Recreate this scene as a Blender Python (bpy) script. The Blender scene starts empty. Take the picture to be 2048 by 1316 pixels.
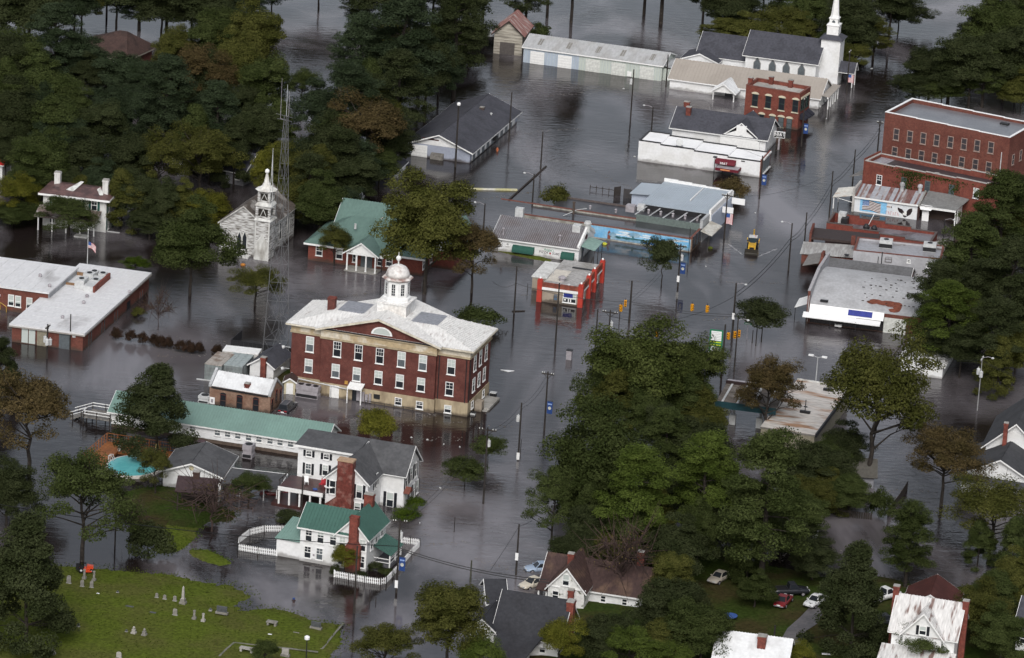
import bpy, bmesh, math, random
import numpy as np
from mathutils import Vector, Matrix
R = math.radians
scn = bpy.context.scene
col = scn.collection
# ------------------------------------------------------------------ camera
FPX, PITCH, ROLL, DIST = 8500.0, R(18.5), R(3.5), 691.0
CAM = Vector((0, -DIST*math.cos(PITCH), DIST*math.sin(PITCH)))
cam = bpy.data.cameras.new('camera'); co = bpy.data.objects.new('camera', cam); col.objects.link(co)
cam.sensor_width = 36; cam.lens = FPX/2048*36; cam.clip_start = 1; cam.clip_end = 6000
co.location = CAM
co.rotation_mode = 'XYZ'
co.matrix_world = Matrix.Translation(CAM) @ Matrix.Rotation(R(90)-PITCH, 4, 'X') @ Matrix.Rotation(ROLL, 4, 'Z')
scn.camera = co
# ------------------------------------------------------------------ overcast daylight
SUN_EL, SUN_AZ = R(42), R(184)
w = bpy.data.worlds.new('World'); scn.world = w; w.use_nodes = True
nt = w.node_tree; bg = nt.nodes['Background']
sky = nt.nodes.new('ShaderNodeTexSky'); sky.sky_type = 'NISHITA'; sky.sun_disc = False
sky.sun_elevation = SUN_EL; sky.sun_rotation = SUN_AZ; sky.air_density = 1.0; sky.dust_density = 3.6; sky.ozone_density = 1.5
hs = nt.nodes.new('ShaderNodeHueSaturation'); hs.inputs['Saturation'].default_value = 0.36
nt.links.new(sky.outputs[0], hs.inputs['Color']); nt.links.new(hs.outputs[0], bg.inputs[0])
bg.inputs[1].default_value = 0.12
sl = bpy.data.lights.new('sun', 'SUN'); sl.energy = 1.3; sl.angle = R(30); sl.color = (1, .98, .95)
so = bpy.data.objects.new('sun', sl); col.objects.link(so)
sd = Vector((math.sin(SUN_AZ)*math.cos(SUN_EL), math.cos(SUN_AZ)*math.cos(SUN_EL), math.sin(SUN_EL)))
so.location = sd*300; so.rotation_euler = sd.to_track_quat('Z', 'Y').to_euler()
scn.view_settings.view_transform = 'Standard'; scn.view_settings.look = 'None'
scn.view_settings.gamma = 1; scn.view_settings.use_curve_mapping = False
scn.view_settings.exposure = 0.3
scn.render.engine = 'CYCLES'
scn.cycles.max_bounces = 6; scn.cycles.diffuse_bounces = 3; scn.cycles.glossy_bounces = 3; scn.cycles.transparent_max_bounces = 4
scn.cycles.transmission_bounces = 3
scn.cycles.use_denoising = True
# ------------------------------------------------------------------ survey helpers: points measured in the photograph -> ground metres
def ray(px, py):
 x, y = px-1024, py-658
 c, s = math.cos(ROLL), math.sin(ROLL)
 a, b = c*x+s*y, s*x-c*y
 return Vector((a, FPX*math.cos(PITCH)+b*math.sin(PITCH), b*math.cos(PITCH)-FPX*math.sin(PITCH)))
def W(p, z=0.0):
 d = ray(*p); return CAM + d*((z-CAM.z)/d.z)
def PX(v):
 d = Vector(v)-CAM
 f = d.y*math.cos(PITCH)-d.z*math.sin(PITCH); b = d.y*math.sin(PITCH)+d.z*math.cos(PITCH)
 a, b = d.x/f*FPX, b/f*FPX
 c, s = math.cos(ROLL), math.sin(ROLL)
 return (1024+c*a+s*b, 658+s*a-c*b)
def HT(p, ytop, z0=0.0):
 g = W(p, z0); lo, hi = 0, 120
 for _ in range(40):
  m = (lo+hi)/2
  if PX((g.x, g.y, z0+m))[1] > ytop: lo = m
  else: hi = m
 return lo
def zoom(s, ox, oy): return lambda x, y: (x/s+ox, y/s+oy)
zA = zoom(2.924, 0, 0); zB = zoom(2.924, 0, 400); zC = zoom(2.326, 0, 750); zD = zoom(3.464, 560, 480)
zE = zoom(3.289, 540, 800); zF = zoom(3.061, 680, 130); zG = zoom(2.56, 960, 0); zH = zoom(3.103, 940, 240)
zI = zoom(2.393, 1560, 150); zJ = zoom(2.631, 1060, 600); zK = zoom(1.947, 1600, 640); zL = zoom(2.56, 900, 1000)
zM = zoom(6.267, 420, 330); zO = zoom(4.387, 1330, 0); zP = zoom(4.7, 1600, 280); zQ = zoom(4.096, 160, 740)
zR = zoom(3.793, 1400, 1030); zS = zoom(5.12, 1120, 560); zT = zoom(8.533, 40, 340); zU = zoom(4.096, 980, 380)
zV = zoom(11.96, 1460, 430); zW = zoom(3.938, 1380, 640); zX = zoom(5.484, 1580, 480); zY = zoom(5.983, 580, 980)
zZ = zoom(5.389, 930, 1080); z0 = lambda x, y: (x, y)
z1 = zoom(5.982, 0, 500); z2 = zoom(5.983, 540, 640); z3 = zoom(5.482, 1880, 780); z4 = zoom(8.904, 330, 280)
# ------------------------------------------------------------------ materials
MATS = {}
def mat(name, c, rough=.7, c2=None, scale=.6, amt=.5, lo=.45, hi=.62, fine=.12, spec=.3, metal=0.0, bump=0.0, bscale=8.0, stretch=(1, 1, 1), objc=False, wet=0, brick=None, lines=None, transl=0, emit=0):
 """base colour c, patches of c2 where a noise of that scale passes lo..hi, fine grain, optional brick courses / boards"""
 if name in MATS: return MATS[name]
 m = bpy.data.materials.new(name); m.use_nodes = True; nt = m.node_tree; N = nt.nodes; L = nt.links
 b = N['Principled BSDF']; b.inputs['Roughness'].default_value = rough; b.inputs['Specular IOR Level'].default_value = spec
 b.inputs['Metallic'].default_value = metal
 tc = N.new('ShaderNodeTexCoord'); mp = N.new('ShaderNodeMapping'); mp.inputs['Scale'].default_value = stretch
 L.new(tc.outputs['Object'], mp.inputs[0])
 def noise(sc, det=4):
  n = N.new('ShaderNodeTexNoise'); n.inputs['Scale'].default_value = sc; n.inputs['Detail'].default_value = det
  L.new(mp.outputs[0], n.inputs['Vector']); return n.outputs['Fac']
 def ramp(f, a, bb):
  r = N.new('ShaderNodeMapRange'); r.inputs['From Min'].default_value = a; r.inputs['From Max'].default_value = bb; L.new(f, r.inputs['Value']); return r.outputs[0]
 def mix(f, A, B, mode='MIX'):
  x = N.new('ShaderNodeMix'); x.data_type = 'RGBA'; x.blend_type = mode
  for s, v in ((0, f), (6, A), (7, B)):
   if hasattr(v, 'links'): L.new(v, x.inputs[s])
   else: x.inputs[s].default_value = v if s == 0 else (*v, 1) if len(v) == 3 else v
  return x.outputs[2]
 cur = c
 if objc:
  oi = N.new('ShaderNodeObjectInfo'); cur = mix(1.0, oi.outputs['Color'], c, 'MULTIPLY')
 if brick:
  wet = 1
  bt = N.new('ShaderNodeTexBrick'); bt.inputs['Scale'].default_value = 1; bt.inputs['Brick Width'].default_value = .22; bt.inputs['Row Height'].default_value = .075
  bt.inputs['Mortar Size'].default_value = .008; bt.inputs['Color1'].default_value = (*c, 1); bt.inputs['Color2'].default_value = (*[v*.72 for v in c], 1); bt.inputs['Mortar'].default_value = (*brick, 1)
  sx = N.new('ShaderNodeSeparateXYZ'); cb = N.new('ShaderNodeCombineXYZ'); ad = N.new('ShaderNodeMath'); ad.operation = 'ADD'
  L.new(tc.outputs['Object'], sx.inputs[0]); L.new(sx.outputs[0], ad.inputs[0]); L.new(sx.outputs[1], ad.inputs[1]); L.new(ad.outputs[0], cb.inputs[0]); L.new(sx.outputs[2], cb.inputs[1])
  L.new(cb.outputs[0], bt.inputs['Vector']); cur = bt.outputs['Color']
 if c2 and objc:
  cur = mix(ramp(noise(scale, 3), lo, hi), cur, mix(1.0, cur, c2, 'MULTIPLY'))
 elif c2:
  cur = mix(ramp(noise(scale, 6), lo, hi), cur, c2) if amt >= 1 else mix(_scale(N, L, ramp(noise(scale, 6), lo, hi), amt), cur, c2)
 if fine:
  v = N.new('ShaderNodeMapRange'); v.inputs['To Min'].default_value = 1-fine*2; v.inputs['To Max'].default_value = 1+fine*2
  v.inputs['From Min'].default_value = .25; v.inputs['From Max'].default_value = .75; L.new(noise(2.3, 5), v.inputs['Value'])
  cur = mix(1.0, cur, v.outputs[0], 'MULTIPLY')
 if wet:
  sz = N.new('ShaderNodeSeparateXYZ'); L.new(tc.outputs['Object'], sz.inputs[0]); a2 = N.new('ShaderNodeMath'); a2.operation = 'MULTIPLY_ADD'; a2.inputs[1].default_value = -1.1; L.new(noise(.9, 3), a2.inputs[0]); L.new(sz.outputs[2], a2.inputs[2])
  cur = mix(_scale(N, L, ramp(a2.outputs[0], .06, -.36), .55 if name == 'white_paint' else .8), cur, (.06, .045, .035))
 if hasattr(cur, 'links'): L.new(cur, b.inputs['Base Color'])
 else: b.inputs['Base Color'].default_value = (*cur, 1)
 h = None
 if lines:
  wv = N.new('ShaderNodeTexWave'); wv.wave_profile = 'SAW'; wv.bands_direction = lines[0]; wv.inputs['Scale'].default_value = lines[1]; L.new(tc.outputs['Object'], wv.inputs[0]); h = wv.outputs['Fac']
 elif bump: h = noise(bscale, 4)
 if h:
  bp = N.new('ShaderNodeBump'); bp.inputs['Strength'].default_value = bump or .3; bp.inputs['Distance'].default_value = .03; L.new(h, bp.inputs['Height']); L.new(bp.outputs[0], b.inputs['Normal'])
 if transl:
  tr = N.new('ShaderNodeBsdfTranslucent'); ms = N.new('ShaderNodeMixShader'); ms.inputs[0].default_value = transl
  if hasattr(cur, 'links'): L.new(cur, tr.inputs[0])
  L.new(b.outputs[0], ms.inputs[1]); L.new(tr.outputs[0], ms.inputs[2]); L.new(ms.outputs[0], N['Material Output'].inputs[0])
 MATS[name] = m; return m
def _scale(N, L, s, k):
 x = N.new('ShaderNodeMath'); x.operation = 'MULTIPLY'; x.inputs[1].default_value = k; L.new(s, x.inputs[0]); return x.outputs[0]
WHITE = mat('white_paint', (.74, .745, .75), .6, (.55, .54, .5), .35, .35, fine=.04, lines=('Z', 1.3), wet=1)
WHITET = mat('white_trim', (.76, .76, .75), .55, fine=.05)
WHITEROOF = mat('white_membrane', (.63, .63, .64), .6, (.30, .29, .29), .22, .8, .60, .74, fine=.05, stretch=(1.1, .35, 1))
BRIGHTROOF = mat('bright_white_roof', (.86, .86, .86), .7, (.7, .7, .7), .3, .4, fine=.02)
PEEL = mat('peeling_white_boards', (.60, .60, .59), .8, (.13, .115, .10), 1.7, .95, .43, .62, fine=.14, stretch=(.5, .5, 3.4), lines=('Z', 1.0), wet=1)
WORN = mat('worn_white_paint', (.58, .58, .56), .8, (.25, .23, .2), .7, .7, .5, .66, fine=.1, stretch=(1, 1, .5))
BRICK = mat('dark_red_brick', (.128, .033, .024), .85, (.075, .022, .018), .5, .6, brick=(.15, .08, .07), fine=.1)
BRICKR = mat('red_brick', (.150, .044, .031), .85, (.095, .029, .022), .35, .6, brick=(.18, .09, .07), fine=.12)
BRICKB = mat('orange_red_brick', (.195, .047, .032), .85, (.115, .032, .024), .5, .6, brick=(.2, .09, .07), fine=.12)
BRICKT = mat('old_tan_brick', (.27, .165, .115), .85, (.17, .09, .06), .6, .8, .42, .62, brick=(.3, .22, .17), fine=.12)
BRICKC = mat('chimney_brick', (.20, .042, .028), .85, (.09, .028, .022), .8, .7, brick=(.22, .1, .08), fine=.18)
STONE = mat('cream_stone', (.39, .32, .215), .8, (.22, .17, .11), .55, .8, .48, .66, fine=.1, stretch=(1, 1, .35), wet=1)
STONEW = mat('pale_stone', (.55, .50, .41), .8, (.38, .29, .17), .35, .9, .48, .58, fine=.1)
METALW = mat('weathered_white_metal_roof', (.60, .595, .585), .5, (.17, .11, .095), .9, .75, .6, .78, fine=.10, stretch=(1.6, .5, 1))
METALR = mat('rusty_white_metal_roof', (.58, .57, .56), .6, (.14, .075, .06), .8, .9, .535, .63, fine=.12, stretch=(1.8, .35, .35))
METALB = mat('white_metal_roof', (.66, .67, .68), .45, (.45, .45, .45), .4, .5, fine=.05)
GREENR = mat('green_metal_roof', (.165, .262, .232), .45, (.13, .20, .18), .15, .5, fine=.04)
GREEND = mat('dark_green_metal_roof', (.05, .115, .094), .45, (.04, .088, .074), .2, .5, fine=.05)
SHING = mat('grey_shingles', (.082, .083, .088), .9, (.055, .056, .06), .5, .7, fine=.10, bump=.3, bscale=6, lines=('Z', 2.2))
SHINGB = mat('blue_black_shingles', (.060, .061, .074), .9, (.042, .043, .052), .35, .7, fine=.12, lines=('Z', 2.2))
SHINGR = mat('brown_shingles', (.060, .036, .031), .9, (.03, .02, .018), .4, .7, fine=.12)
RUSTR = mat('rust_brown_metal_roof', (.055, .032, .029), .75, (.12, .075, .052), .5, .8, .5, .68, fine=.15, stretch=(1, .5, 1))
RUSTRED = mat('red_rust_metal_roof', (.062, .02, .017), .7, (.09, .03, .025), .6, .7, fine=.1)
TANR = mat('tan_metal_roof', (.34, .305, .27), .55, (.28, .25, .22), .2, .5, fine=.03)
TARR = mat('wet_tar_roof', (.032, .032, .038), .35, (.06, .058, .06), .25, .8, fine=.2, spec=.5)
GRAVEL = mat('grey_flat_roof', (.36, .35, .34), .8, (.22, .21, .19), .3, .8, fine=.15)
PONDW = mat('ponded_roof_water', (.04, .04, .045), .12, (.08, .08, .085), .2, .6, spec=.5, fine=.05)
BLUEMET = mat('pale_blue_metal_roof', (.36, .41, .46), .4, (.31, .35, .39), .25, .5, fine=.03)
GALV = mat('galvanised_metal', (.40, .41, .42), .5, (.25, .25, .25), .5, .7, fine=.1, stretch=(1, .3, 1))
QUON = mat('corrugated_grey_roof', (.47, .475, .49), .5, (.37, .37, .38), .3, .6, fine=.08)
RUSTSTAIN = mat('bare_rust', (.16, .05, .03), .8, fine=.2)
BLUESID = mat('blue_grey_siding', (.33, .36, .44), .7, (.27, .29, .35), .3, .5, fine=.05, lines=('Z', 1.0), wet=1)
STUCCO = mat('grey_stucco', (.40, .40, .42), .8, (.30, .30, .31), .4, .7, fine=.06, wet=1)
CONC = mat('concrete', (.32, .31, .29), .85, (.2, .19, .17), .5, .7, fine=.1)
TAN = mat('tan_paint', (.33, .28, .225), .75, (.27, .23, .18), .4, .6, fine=.05, wet=1)
REDP = mat('red_paint', (.42, .045, .03), .6, (.30, .04, .03), .6, .6, fine=.08)
ORANGEP = mat('faded_orange_red_fascia', (.27, .075, .045), .7, (.12, .04, .03), .8, .8, fine=.12)
GLASS = mat('dark_window_glass', (.018, .021, .026), .12, spec=.55, fine=0)
GLASSG = mat('grey_window_glass', (.10, .115, .125), .2, spec=.5, fine=.1)
BLIND = mat('window_blind', (.45, .49, .47), .7, fine=.03)
SHUT = mat('black_shutter', (.012, .013, .018), .6, fine=.05)
SHUTG = mat('green_shutter', (.012, .065, .055), .7, fine=.1)
DARK = mat('dark_metal', (.02, .02, .022), .5, fine=.1)
BLACK = mat('black_rubber', (.010, .010, .011), .8, fine=.1)
GREYM = mat('grey_equipment_metal', (.33, .31, .33), .5, (.22, .2, .21), .8, .6, fine=.08)
TOWG = mat('tower_grey', (.125, .127, .132), .6, fine=.1)
LGREY = mat('light_grey_equipment', (.52, .53, .53), .5, (.38, .38, .38), .9, .5, fine=.08)
WOODP = mat('dark_pole_wood', (.028, .024, .022), .85, (.05, .042, .036), 1.2, .5, fine=.2, stretch=(3, 3, .3))
WOODD = mat('dark_wet_wood', (.035, .028, .024), .8, fine=.2)
WOODG = mat('weathered_grey_wood', (.20, .19, .175), .85, (.11, .1, .09), .8, .7, fine=.15)
DECKW = mat('orange_deck_boards', (.30, .115, .04), .6, (.2, .075, .03), .8, .6, fine=.12)
DECKR = mat('dark_red_decking', (.06, .022, .02), .4, (.03, .015, .014), .7, .6, fine=.1, spec=.5)
CANVASG = mat('dark_green_canvas', (.022, .085, .065), .8, fine=.06)
MAROON = mat('maroon_canvas', (.12, .012, .022), .7, fine=.06)
POOLB = mat('pool_water', (.10, .38, .40), .15, (.14, .45, .46), .8, .5, spec=.5, fine=.03)
BARK = mat('bark', (.026, .021, .018), .95, (.05, .042, .034), 1.6, .6, fine=.25)
TWIG = mat('reddish_twigs', (.05, .032, .028), .95, fine=.2)
LEAF = mat('leaves', (1, 1, 1), .75, (.58, .62, .55), .35, .55, .4, .62, fine=.22, spec=.03, objc=True, transl=.25)
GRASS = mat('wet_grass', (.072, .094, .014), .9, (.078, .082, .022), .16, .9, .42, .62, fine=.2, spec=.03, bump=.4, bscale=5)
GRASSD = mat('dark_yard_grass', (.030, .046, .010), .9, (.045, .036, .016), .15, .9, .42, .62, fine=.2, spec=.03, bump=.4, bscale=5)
MUD = mat('river_mud', (.05, .036, .026), .9, (.03, .022, .018), .2, .7, fine=.15)
ASPH = mat('wet_asphalt', (.10, .095, .10), .5, (.15, .14, .14), .25, .6, fine=.15)
GRAN = mat('weathered_gravestone', (.22, .21, .19), .85, (.16, .15, .13), 1.5, .7, fine=.15)
GRAND = mat('dark_polished_granite', (.075, .08, .085), .4, fine=.15)
MARB = mat('pale_marble', (.34, .325, .30), .7, (.3, .28, .26), 1.5, .6, fine=.1)
YELLOW = mat('machine_yellow', (.55, .33, .03), .5, (.35, .2, .03), 1.5, .5, fine=.08)
SIGY = mat('signal_yellow', (.62, .28, .012), .5, fine=.05)
BLUEB = mat('banner_blue', (.018, .05, .18), .6, fine=.05)
SIGNB = mat('royal_blue_board', (.018, .03, .22), .6, fine=.1)
SIGNG = mat('sign_green', (.01, .16, .07), .5, fine=.04)
PLAINW = mat('plain_white', (.8, .8, .8), .5, fine=0)
PLAINR = mat('flag_red', (.40, .03, .04), .7, fine=.05)
PLAINB = mat('flag_blue', (.04, .09, .28), .7, fine=.05)
# ------------------------------------------------------------------ mesh building
class MB:
 def __init__(s): s.v = []; s.f = []; s.m = []; s.mi = 0
 def face(s, pts):
  n = len(s.v); s.v += [tuple(p) for p in pts]; s.f.append(tuple(range(n, n+len(pts)))); s.m.append(s.mi); return s
 def idx(s, pts, faces):
  n = len(s.v); s.v += [tuple(p) for p in pts]
  for f in faces: s.f.append(tuple(i+n for i in f)); s.m.append(s.mi)
  return s
 def box(s, x0, y0, z0, x1, y1, z1):
  P = [(x0, y0, z0), (x1, y0, z0), (x1, y1, z0), (x0, y1, z0), (x0, y0, z1), (x1, y0, z1), (x1, y1, z1), (x0, y1, z1)]
  return s.idx(P, [(3, 2, 1, 0), (4, 5, 6, 7), (0, 1, 5, 4), (1, 2, 6, 5), (2, 3, 7, 6), (3, 0, 4, 7)])
 def ext(s, poly, vec):
  poly = [Vector(p) for p in poly]; vec = Vector(vec); n = len(poly)
  nrm = Vector((0, 0, 0))
  for i in range(n): nrm += poly[i].cross(poly[(i+1) % n])
  if nrm.dot(vec) > 0: poly = poly[::-1]
  P = poly + [p+vec for p in poly]
  F = [tuple(range(n)), tuple(range(2*n-1, n-1, -1))] + [((i+1) % n, i, n+i, n+(i+1) % n) for i in range(n)]
  return s.idx(P, F)
 def prism(s, poly, za, zb): return s.ext([(p[0], p[1], za) for p in poly], (0, 0, zb-za))
 def slab(s, pts, t=.12):
  pts = [Vector(p) for p in pts]; n = (pts[1]-pts[0]).cross(pts[2]-pts[0]).normalized()
  if n.z < 0: n = -n
  return s.ext([p for p in pts], n*t)
 def tube(s, p, q, r0, r1=None, n=6, cap=True):
  p, q = Vector(p), Vector(q); r1 = r0 if r1 is None else r1
  d = (q-p); d = d.normalized() if d.length > 1e-6 else Vector((0, 0, 1))
  a = d.cross(Vector((1, 0, 0)) if abs(d.x) < .8 else Vector((0, 1, 0))).normalized(); b = d.cross(a)
  P = [p+(a*math.cos(2*math.pi*i/n)+b*math.sin(2*math.pi*i/n))*r0 for i in range(n)] + [q+(a*math.cos(2*math.pi*i/n)+b*math.sin(2*math.pi*i/n))*r1 for i in range(n)]
  F = [(i, (i+1) % n, n+(i+1) % n, n+i) for i in range(n)]
  if cap: F += [tuple(range(n-1, -1, -1)), tuple(range(n, 2*n))]
  return s.idx(P, F)
 def path(s, pts, r, n=4):
  for a, b in zip(pts, pts[1:]): s.tube(a, b, r, r, n)
  return s
 def lathe(s, prof, c=(0, 0), n=16, rot=0, sq=1.0):
  P = []
  for r, z in prof:
   for i in range(n):
    a = 2*math.pi*i/n+rot; P.append((c[0]+r*math.cos(a), c[1]+r*math.sin(a)*sq, z))
  F = []
  for k in range(len(prof)-1):
   for i in range(n): F.append((k*n+i, k*n+(i+1) % n, (k+1)*n+(i+1) % n, (k+1)*n+i))
  F += [tuple(range(n-1, -1, -1)), tuple(range((len(prof)-1)*n, len(prof)*n))]
  return s.idx(P, F)
 def build(s, name, mats, parent=None, loc=None, rz=0, smooth=False, kind=None):
  me = bpy.data.meshes.new(name); me.from_pydata(s.v, [], s.f)
  mats = mats if isinstance(mats, (list, tuple)) else [mats]
  for m in mats: me.materials.append(m)
  if len(mats) > 1: me.polygons.foreach_set('material_index', s.m)
  if smooth: me.polygons.foreach_set('use_smooth', [True]*len(me.polygons))
  me.update()
  return link(name, me, parent, loc, rz, kind)
def link(name, data, parent=None, loc=None, rz=0, kind=None):
 o = bpy.data.objects.new(name, data); col.objects.link(o)
 if parent is not None: o.parent = parent
 if loc is not None: o.location = loc
 if rz: o.rotation_euler = (0, 0, rz)
 if kind: o['kind'] = kind
 return o
def tag(o, label, cat, group=None):
 o['label'] = label; o['category'] = cat
 if group: o['group'] = group
 return o
def thing(name, label, cat, loc, rz=0, group=None):
 o = bpy.data.objects.new(name, None); col.objects.link(o); o.empty_display_size = .5
 o.location = loc; o.rotation_euler = (0, 0, rz); return tag(o, label, cat, group)
def copy_tree(o, parent=None):
 c = o.copy(); col.objects.link(c)
 if parent is not None: c.parent = parent
 for ch in list(o.children): copy_tree(ch, c)
 return c
class Site:
 """a building plot: origin at its front left corner, x along the front, y to the back, z up"""
 def __init__(s, name, label, cat, a, b, z=0.0, back=None, group=None, depth=None, width=None):
  A, B = W(a, z), W(b, z); d = B-A; s.w = width or math.hypot(d.x, d.y); s.rz = math.atan2(d.y, d.x)
  s.u = Vector((math.cos(s.rz), math.sin(s.rz), 0)); s.v = Vector((-s.u.y, s.u.x, 0))
  s.o = Vector((A.x, A.y, 0)); s.e = thing(name, label, cat, s.o, s.rz, group)
  s.d = depth or (s.T(back, z)[1] if back else 8)
 def loc(s, P): q = P-s.o; return (q.dot(s.u), q.dot(s.v), q.z)
 def T(s, p, z=0): return s.loc(W(p, z))[:2]
 def F(s, p, y=0.0):
  d = ray(*p); t = (y-(CAM-s.o).dot(s.v))/d.dot(s.v); q = s.loc(CAM+d*t); return q[0], q[2]
 def S(s, p, x=None):
  x = s.w if x is None else x
  d = ray(*p); t = (x-(CAM-s.o).dot(s.u))/d.dot(s.u); q = s.loc(CAM+d*t); return q[1], q[2]
 def world(s, x, y, z=0): return s.o+s.u*x+s.v*y+Vector((0, 0, z))
 def p(s, name, mb, m, **k): return mb.build(name, m, s.e, **k)
SHARE = {}
def shared(key, make):
 if key not in SHARE: SHARE[key] = make()
 return SHARE[key]
def raw(mb, name, mats):
 o = mb.build(name, mats); me = o.data; bpy.data.objects.remove(o); return me
WR = random.Random(5)
ROT = {'F': 0, 'S': R(90), 'L': R(-90), 'B': R(180)}
def at_wall(site, wall, a, z, off=0.0, x=None, y=0.0):
 return {'F': (a, y-off, z), 'S': ((site.w if x is None else x)+off, a, z), 'L': ((0 if x is None else x)-off, a, z), 'B': (a, (site.d if y == 0.0 else y)+off, z)}[wall]
def win(site, wall, P, w, h, frame=WHITET, glass=GLASS, blind=0.0, shut=None, bars=1, x=None, y=0.0, name='window', sill=True, local=False, arch=0, ft=.1):
 """a framed sash window: frame with sill, pane, optional blind and shutters"""
 if local: a, z = P
 elif wall == 'F': a, z = site.F(P, y)
 else: a, z = site.S(P, x)
 L = at_wall(site, wall, a, z, 0, x, y); rz = ROT[wall]
 w, h = round(w, 2), round(h, 2)
 if not blind and h > 1.2 and frame in (WHITET, PLAINW) and WR.random() < .4: blind = WR.choice((.3, .42, .55))
 def fr():
  b = MB(); W2, H2 = w/2, h/2
  b.box(-W2, -.09, -H2, -W2+ft, -.005, H2); b.box(W2-ft, -.09, -H2, W2, -.005, H2)
  b.box(-W2+ft, -.088, H2-ft, W2-ft, -.005, H2); b.box(-W2+ft, -.088, -H2, W2-ft, -.005, -H2+ft)
  if bars: b.box(-W2+ft, -.07, -.045, W2-ft, -.007, .045)
  if bars > 1:
   for i in range(1, bars): xx = -W2+ft+(w-2*ft)*i/bars; b.box(xx-.02, -.066, .047, xx+.02, -.008, H2-ft-.002)
   b.box(-W2+ft, -.064, h*.25-.02, W2-ft, -.009, h*.25+.02)
  if sill: b.box(-W2-.08, -.16, -H2-.1, W2+.08, -.004, -H2-.002)
  return raw(b, 'window_frame', frame)
 f = link(name, shared(('fr', w, h, frame.name, bars, sill, ft), fr), site.e, L, rz)
 link('pane', shared(('gl', w, h, glass.name), lambda: raw(MB().box(-w/2+.06, -.035, -h/2+.06, w/2-.06, -.002, h/2-.06), 'pane', glass)), f)
 if blind:
  link('blind', shared(('bl', w, h, blind), lambda: raw(MB().box(-w/2+ft, -.052, h/2-ft-h*blind, w/2-ft, -.037, h/2-ft), 'blind', BLIND)), f)
 if shut:
  sw = round(w*.36, 2); me = shared(('sh', sw, h, shut.name), lambda: raw(MB().box(-sw/2, -.07, -h/2, sw/2, -.004, h/2), 'shutter', shut))
  for sgn in (-1, 1):
   q = {'F': (a+sgn*(w/2+sw/2+.03), L[1], z), 'S': (L[0], a+sgn*(w/2+sw/2+.03), z), 'L': (L[0], a-sgn*(w/2+sw/2+.03), z), 'B': (a-sgn*(w/2+sw/2+.03), L[1], z)}[wall]
   link('shutter', me, site.e, q, rz)
 return f
def flat(site, name, wall, P, w, h, m, t=.06, x=None, y=0.0, local=False, kind=None):
 """a board, door, sign or plate fixed on a wall"""
 if local: a, z = P
 elif wall == 'F': a, z = site.F(P, y)
 else: a, z = site.S(P, x)
 return link(name, raw(MB().box(-w/2, -t, -h/2, w/2, -.004, h/2), name, m), site.e, at_wall(site, wall, a, z, 0, x, y), ROT[wall], kind)
def seams(q, n, r=.035, h=.07, gap=.0):
 """standing seams down a roof quad q = eave a, eave b, ridge b, ridge a"""
 a, b, c, d = [Vector(p) for p in q]; m = MB(); nn = (b-a).cross(d-a).normalized()
 if nn.z < 0: nn = -nn
 for i in range(n):
  t = (i+.5)/n; p, s = a.lerp(b, t), d.lerp(c, t); e = (b-a).normalized()*r
  m.ext([p-e, p+e, s+e, s-e], nn*h)
 return m
def gable_roof(site, x0, x1, y0, y1, ze, zr, axis, m, ov=.4, t=.16, nseam=0, seam_mat=None, name='roof', trim=WHITET, mid=None, parent=None):
 """two roof slopes with bargeboards; axis = direction of the ridge"""
 par = parent or site.e
 b = MB()
 if axis == 'x':
  ym = (y0+y1)/2 if mid is None else mid; k = (zr-ze)/(ym-y0); k2 = (zr-ze)/(y1-ym)
  Q = [[(x0-ov, y0-ov, ze-k*ov), (x1+ov, y0-ov, ze-k*ov), (x1+ov, ym, zr), (x0-ov, ym, zr)], [(x1+ov, y1+ov, ze-k2*ov), (x0-ov, y1+ov, ze-k2*ov), (x0-ov, ym, zr), (x1+ov, ym, zr)]]
 else:
  xm = (x0+x1)/2 if mid is None else mid; k = (zr-ze)/(xm-x0); k2 = (zr-ze)/(x1-xm)
  Q = [[(x0-ov, y1+ov, ze-k*ov), (x0-ov, y0-ov, ze-k*ov), (xm, y0-ov, zr), (xm, y1+ov, zr)], [(x1+ov, y0-ov, ze-k2*ov), (x1+ov, y1+ov, ze-k2*ov), (xm, y1+ov, zr), (xm, y0-ov, zr)]]
 for q in Q: b.slab(q, t)
 r = b.build(name, m, par)
 if nseam:
  s = MB()
  for q in Q:
   q2 = [Vector(p)+Vector((0, 0, t*1.02)) for p in q]; g = seams(q2, nseam); s.idx(g.v, g.f)
  s.build('seam', seam_mat or m, par if parent is None else par, kind='stuff')
 if trim:
  e = MB()
  for q in Q:
   p0, p1, p2, p3 = [Vector(p)+Vector((0, 0, t)) for p in q]; dn = Vector((0, 0, -.24))
   out = (p0-p3); out.z = 0; out.normalize(); al = (p1-p0).normalized()
   e.ext([p0-al*.02, p1+al*.02, p1+al*.02+dn, p0-al*.02+dn], out*.05)
   e.ext([p1+al*.004, p2+al*.004, p2+al*.004+dn, p1+al*.004+dn], al*.06); e.ext([p0-al*.004, p3-al*.004, p3-al*.004+dn, p0-al*.004+dn], -al*.06)
  e.build('eave_board', trim, par)
 return r
def gable_walls(x0, x1, y0, y1, zb, ze, zr, axis, mid=None):
 b = MB()
 if axis == 'x':
  ym = (y0+y1)/2 if mid is None else mid; b.ext([(x0, y0, zb), (x0, y1, zb), (x0, y1, ze), (x0, ym, zr), (x0, y0, ze)], (x1-x0, 0, 0))
 else:
  xm = (x0+x1)/2 if mid is None else mid; b.ext([(x0, y0, zb), (x1, y0, zb), (x1, y0, ze), (xm, y0, zr), (x0, y0, ze)], (0, y1-y0, 0))
 return b
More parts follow.
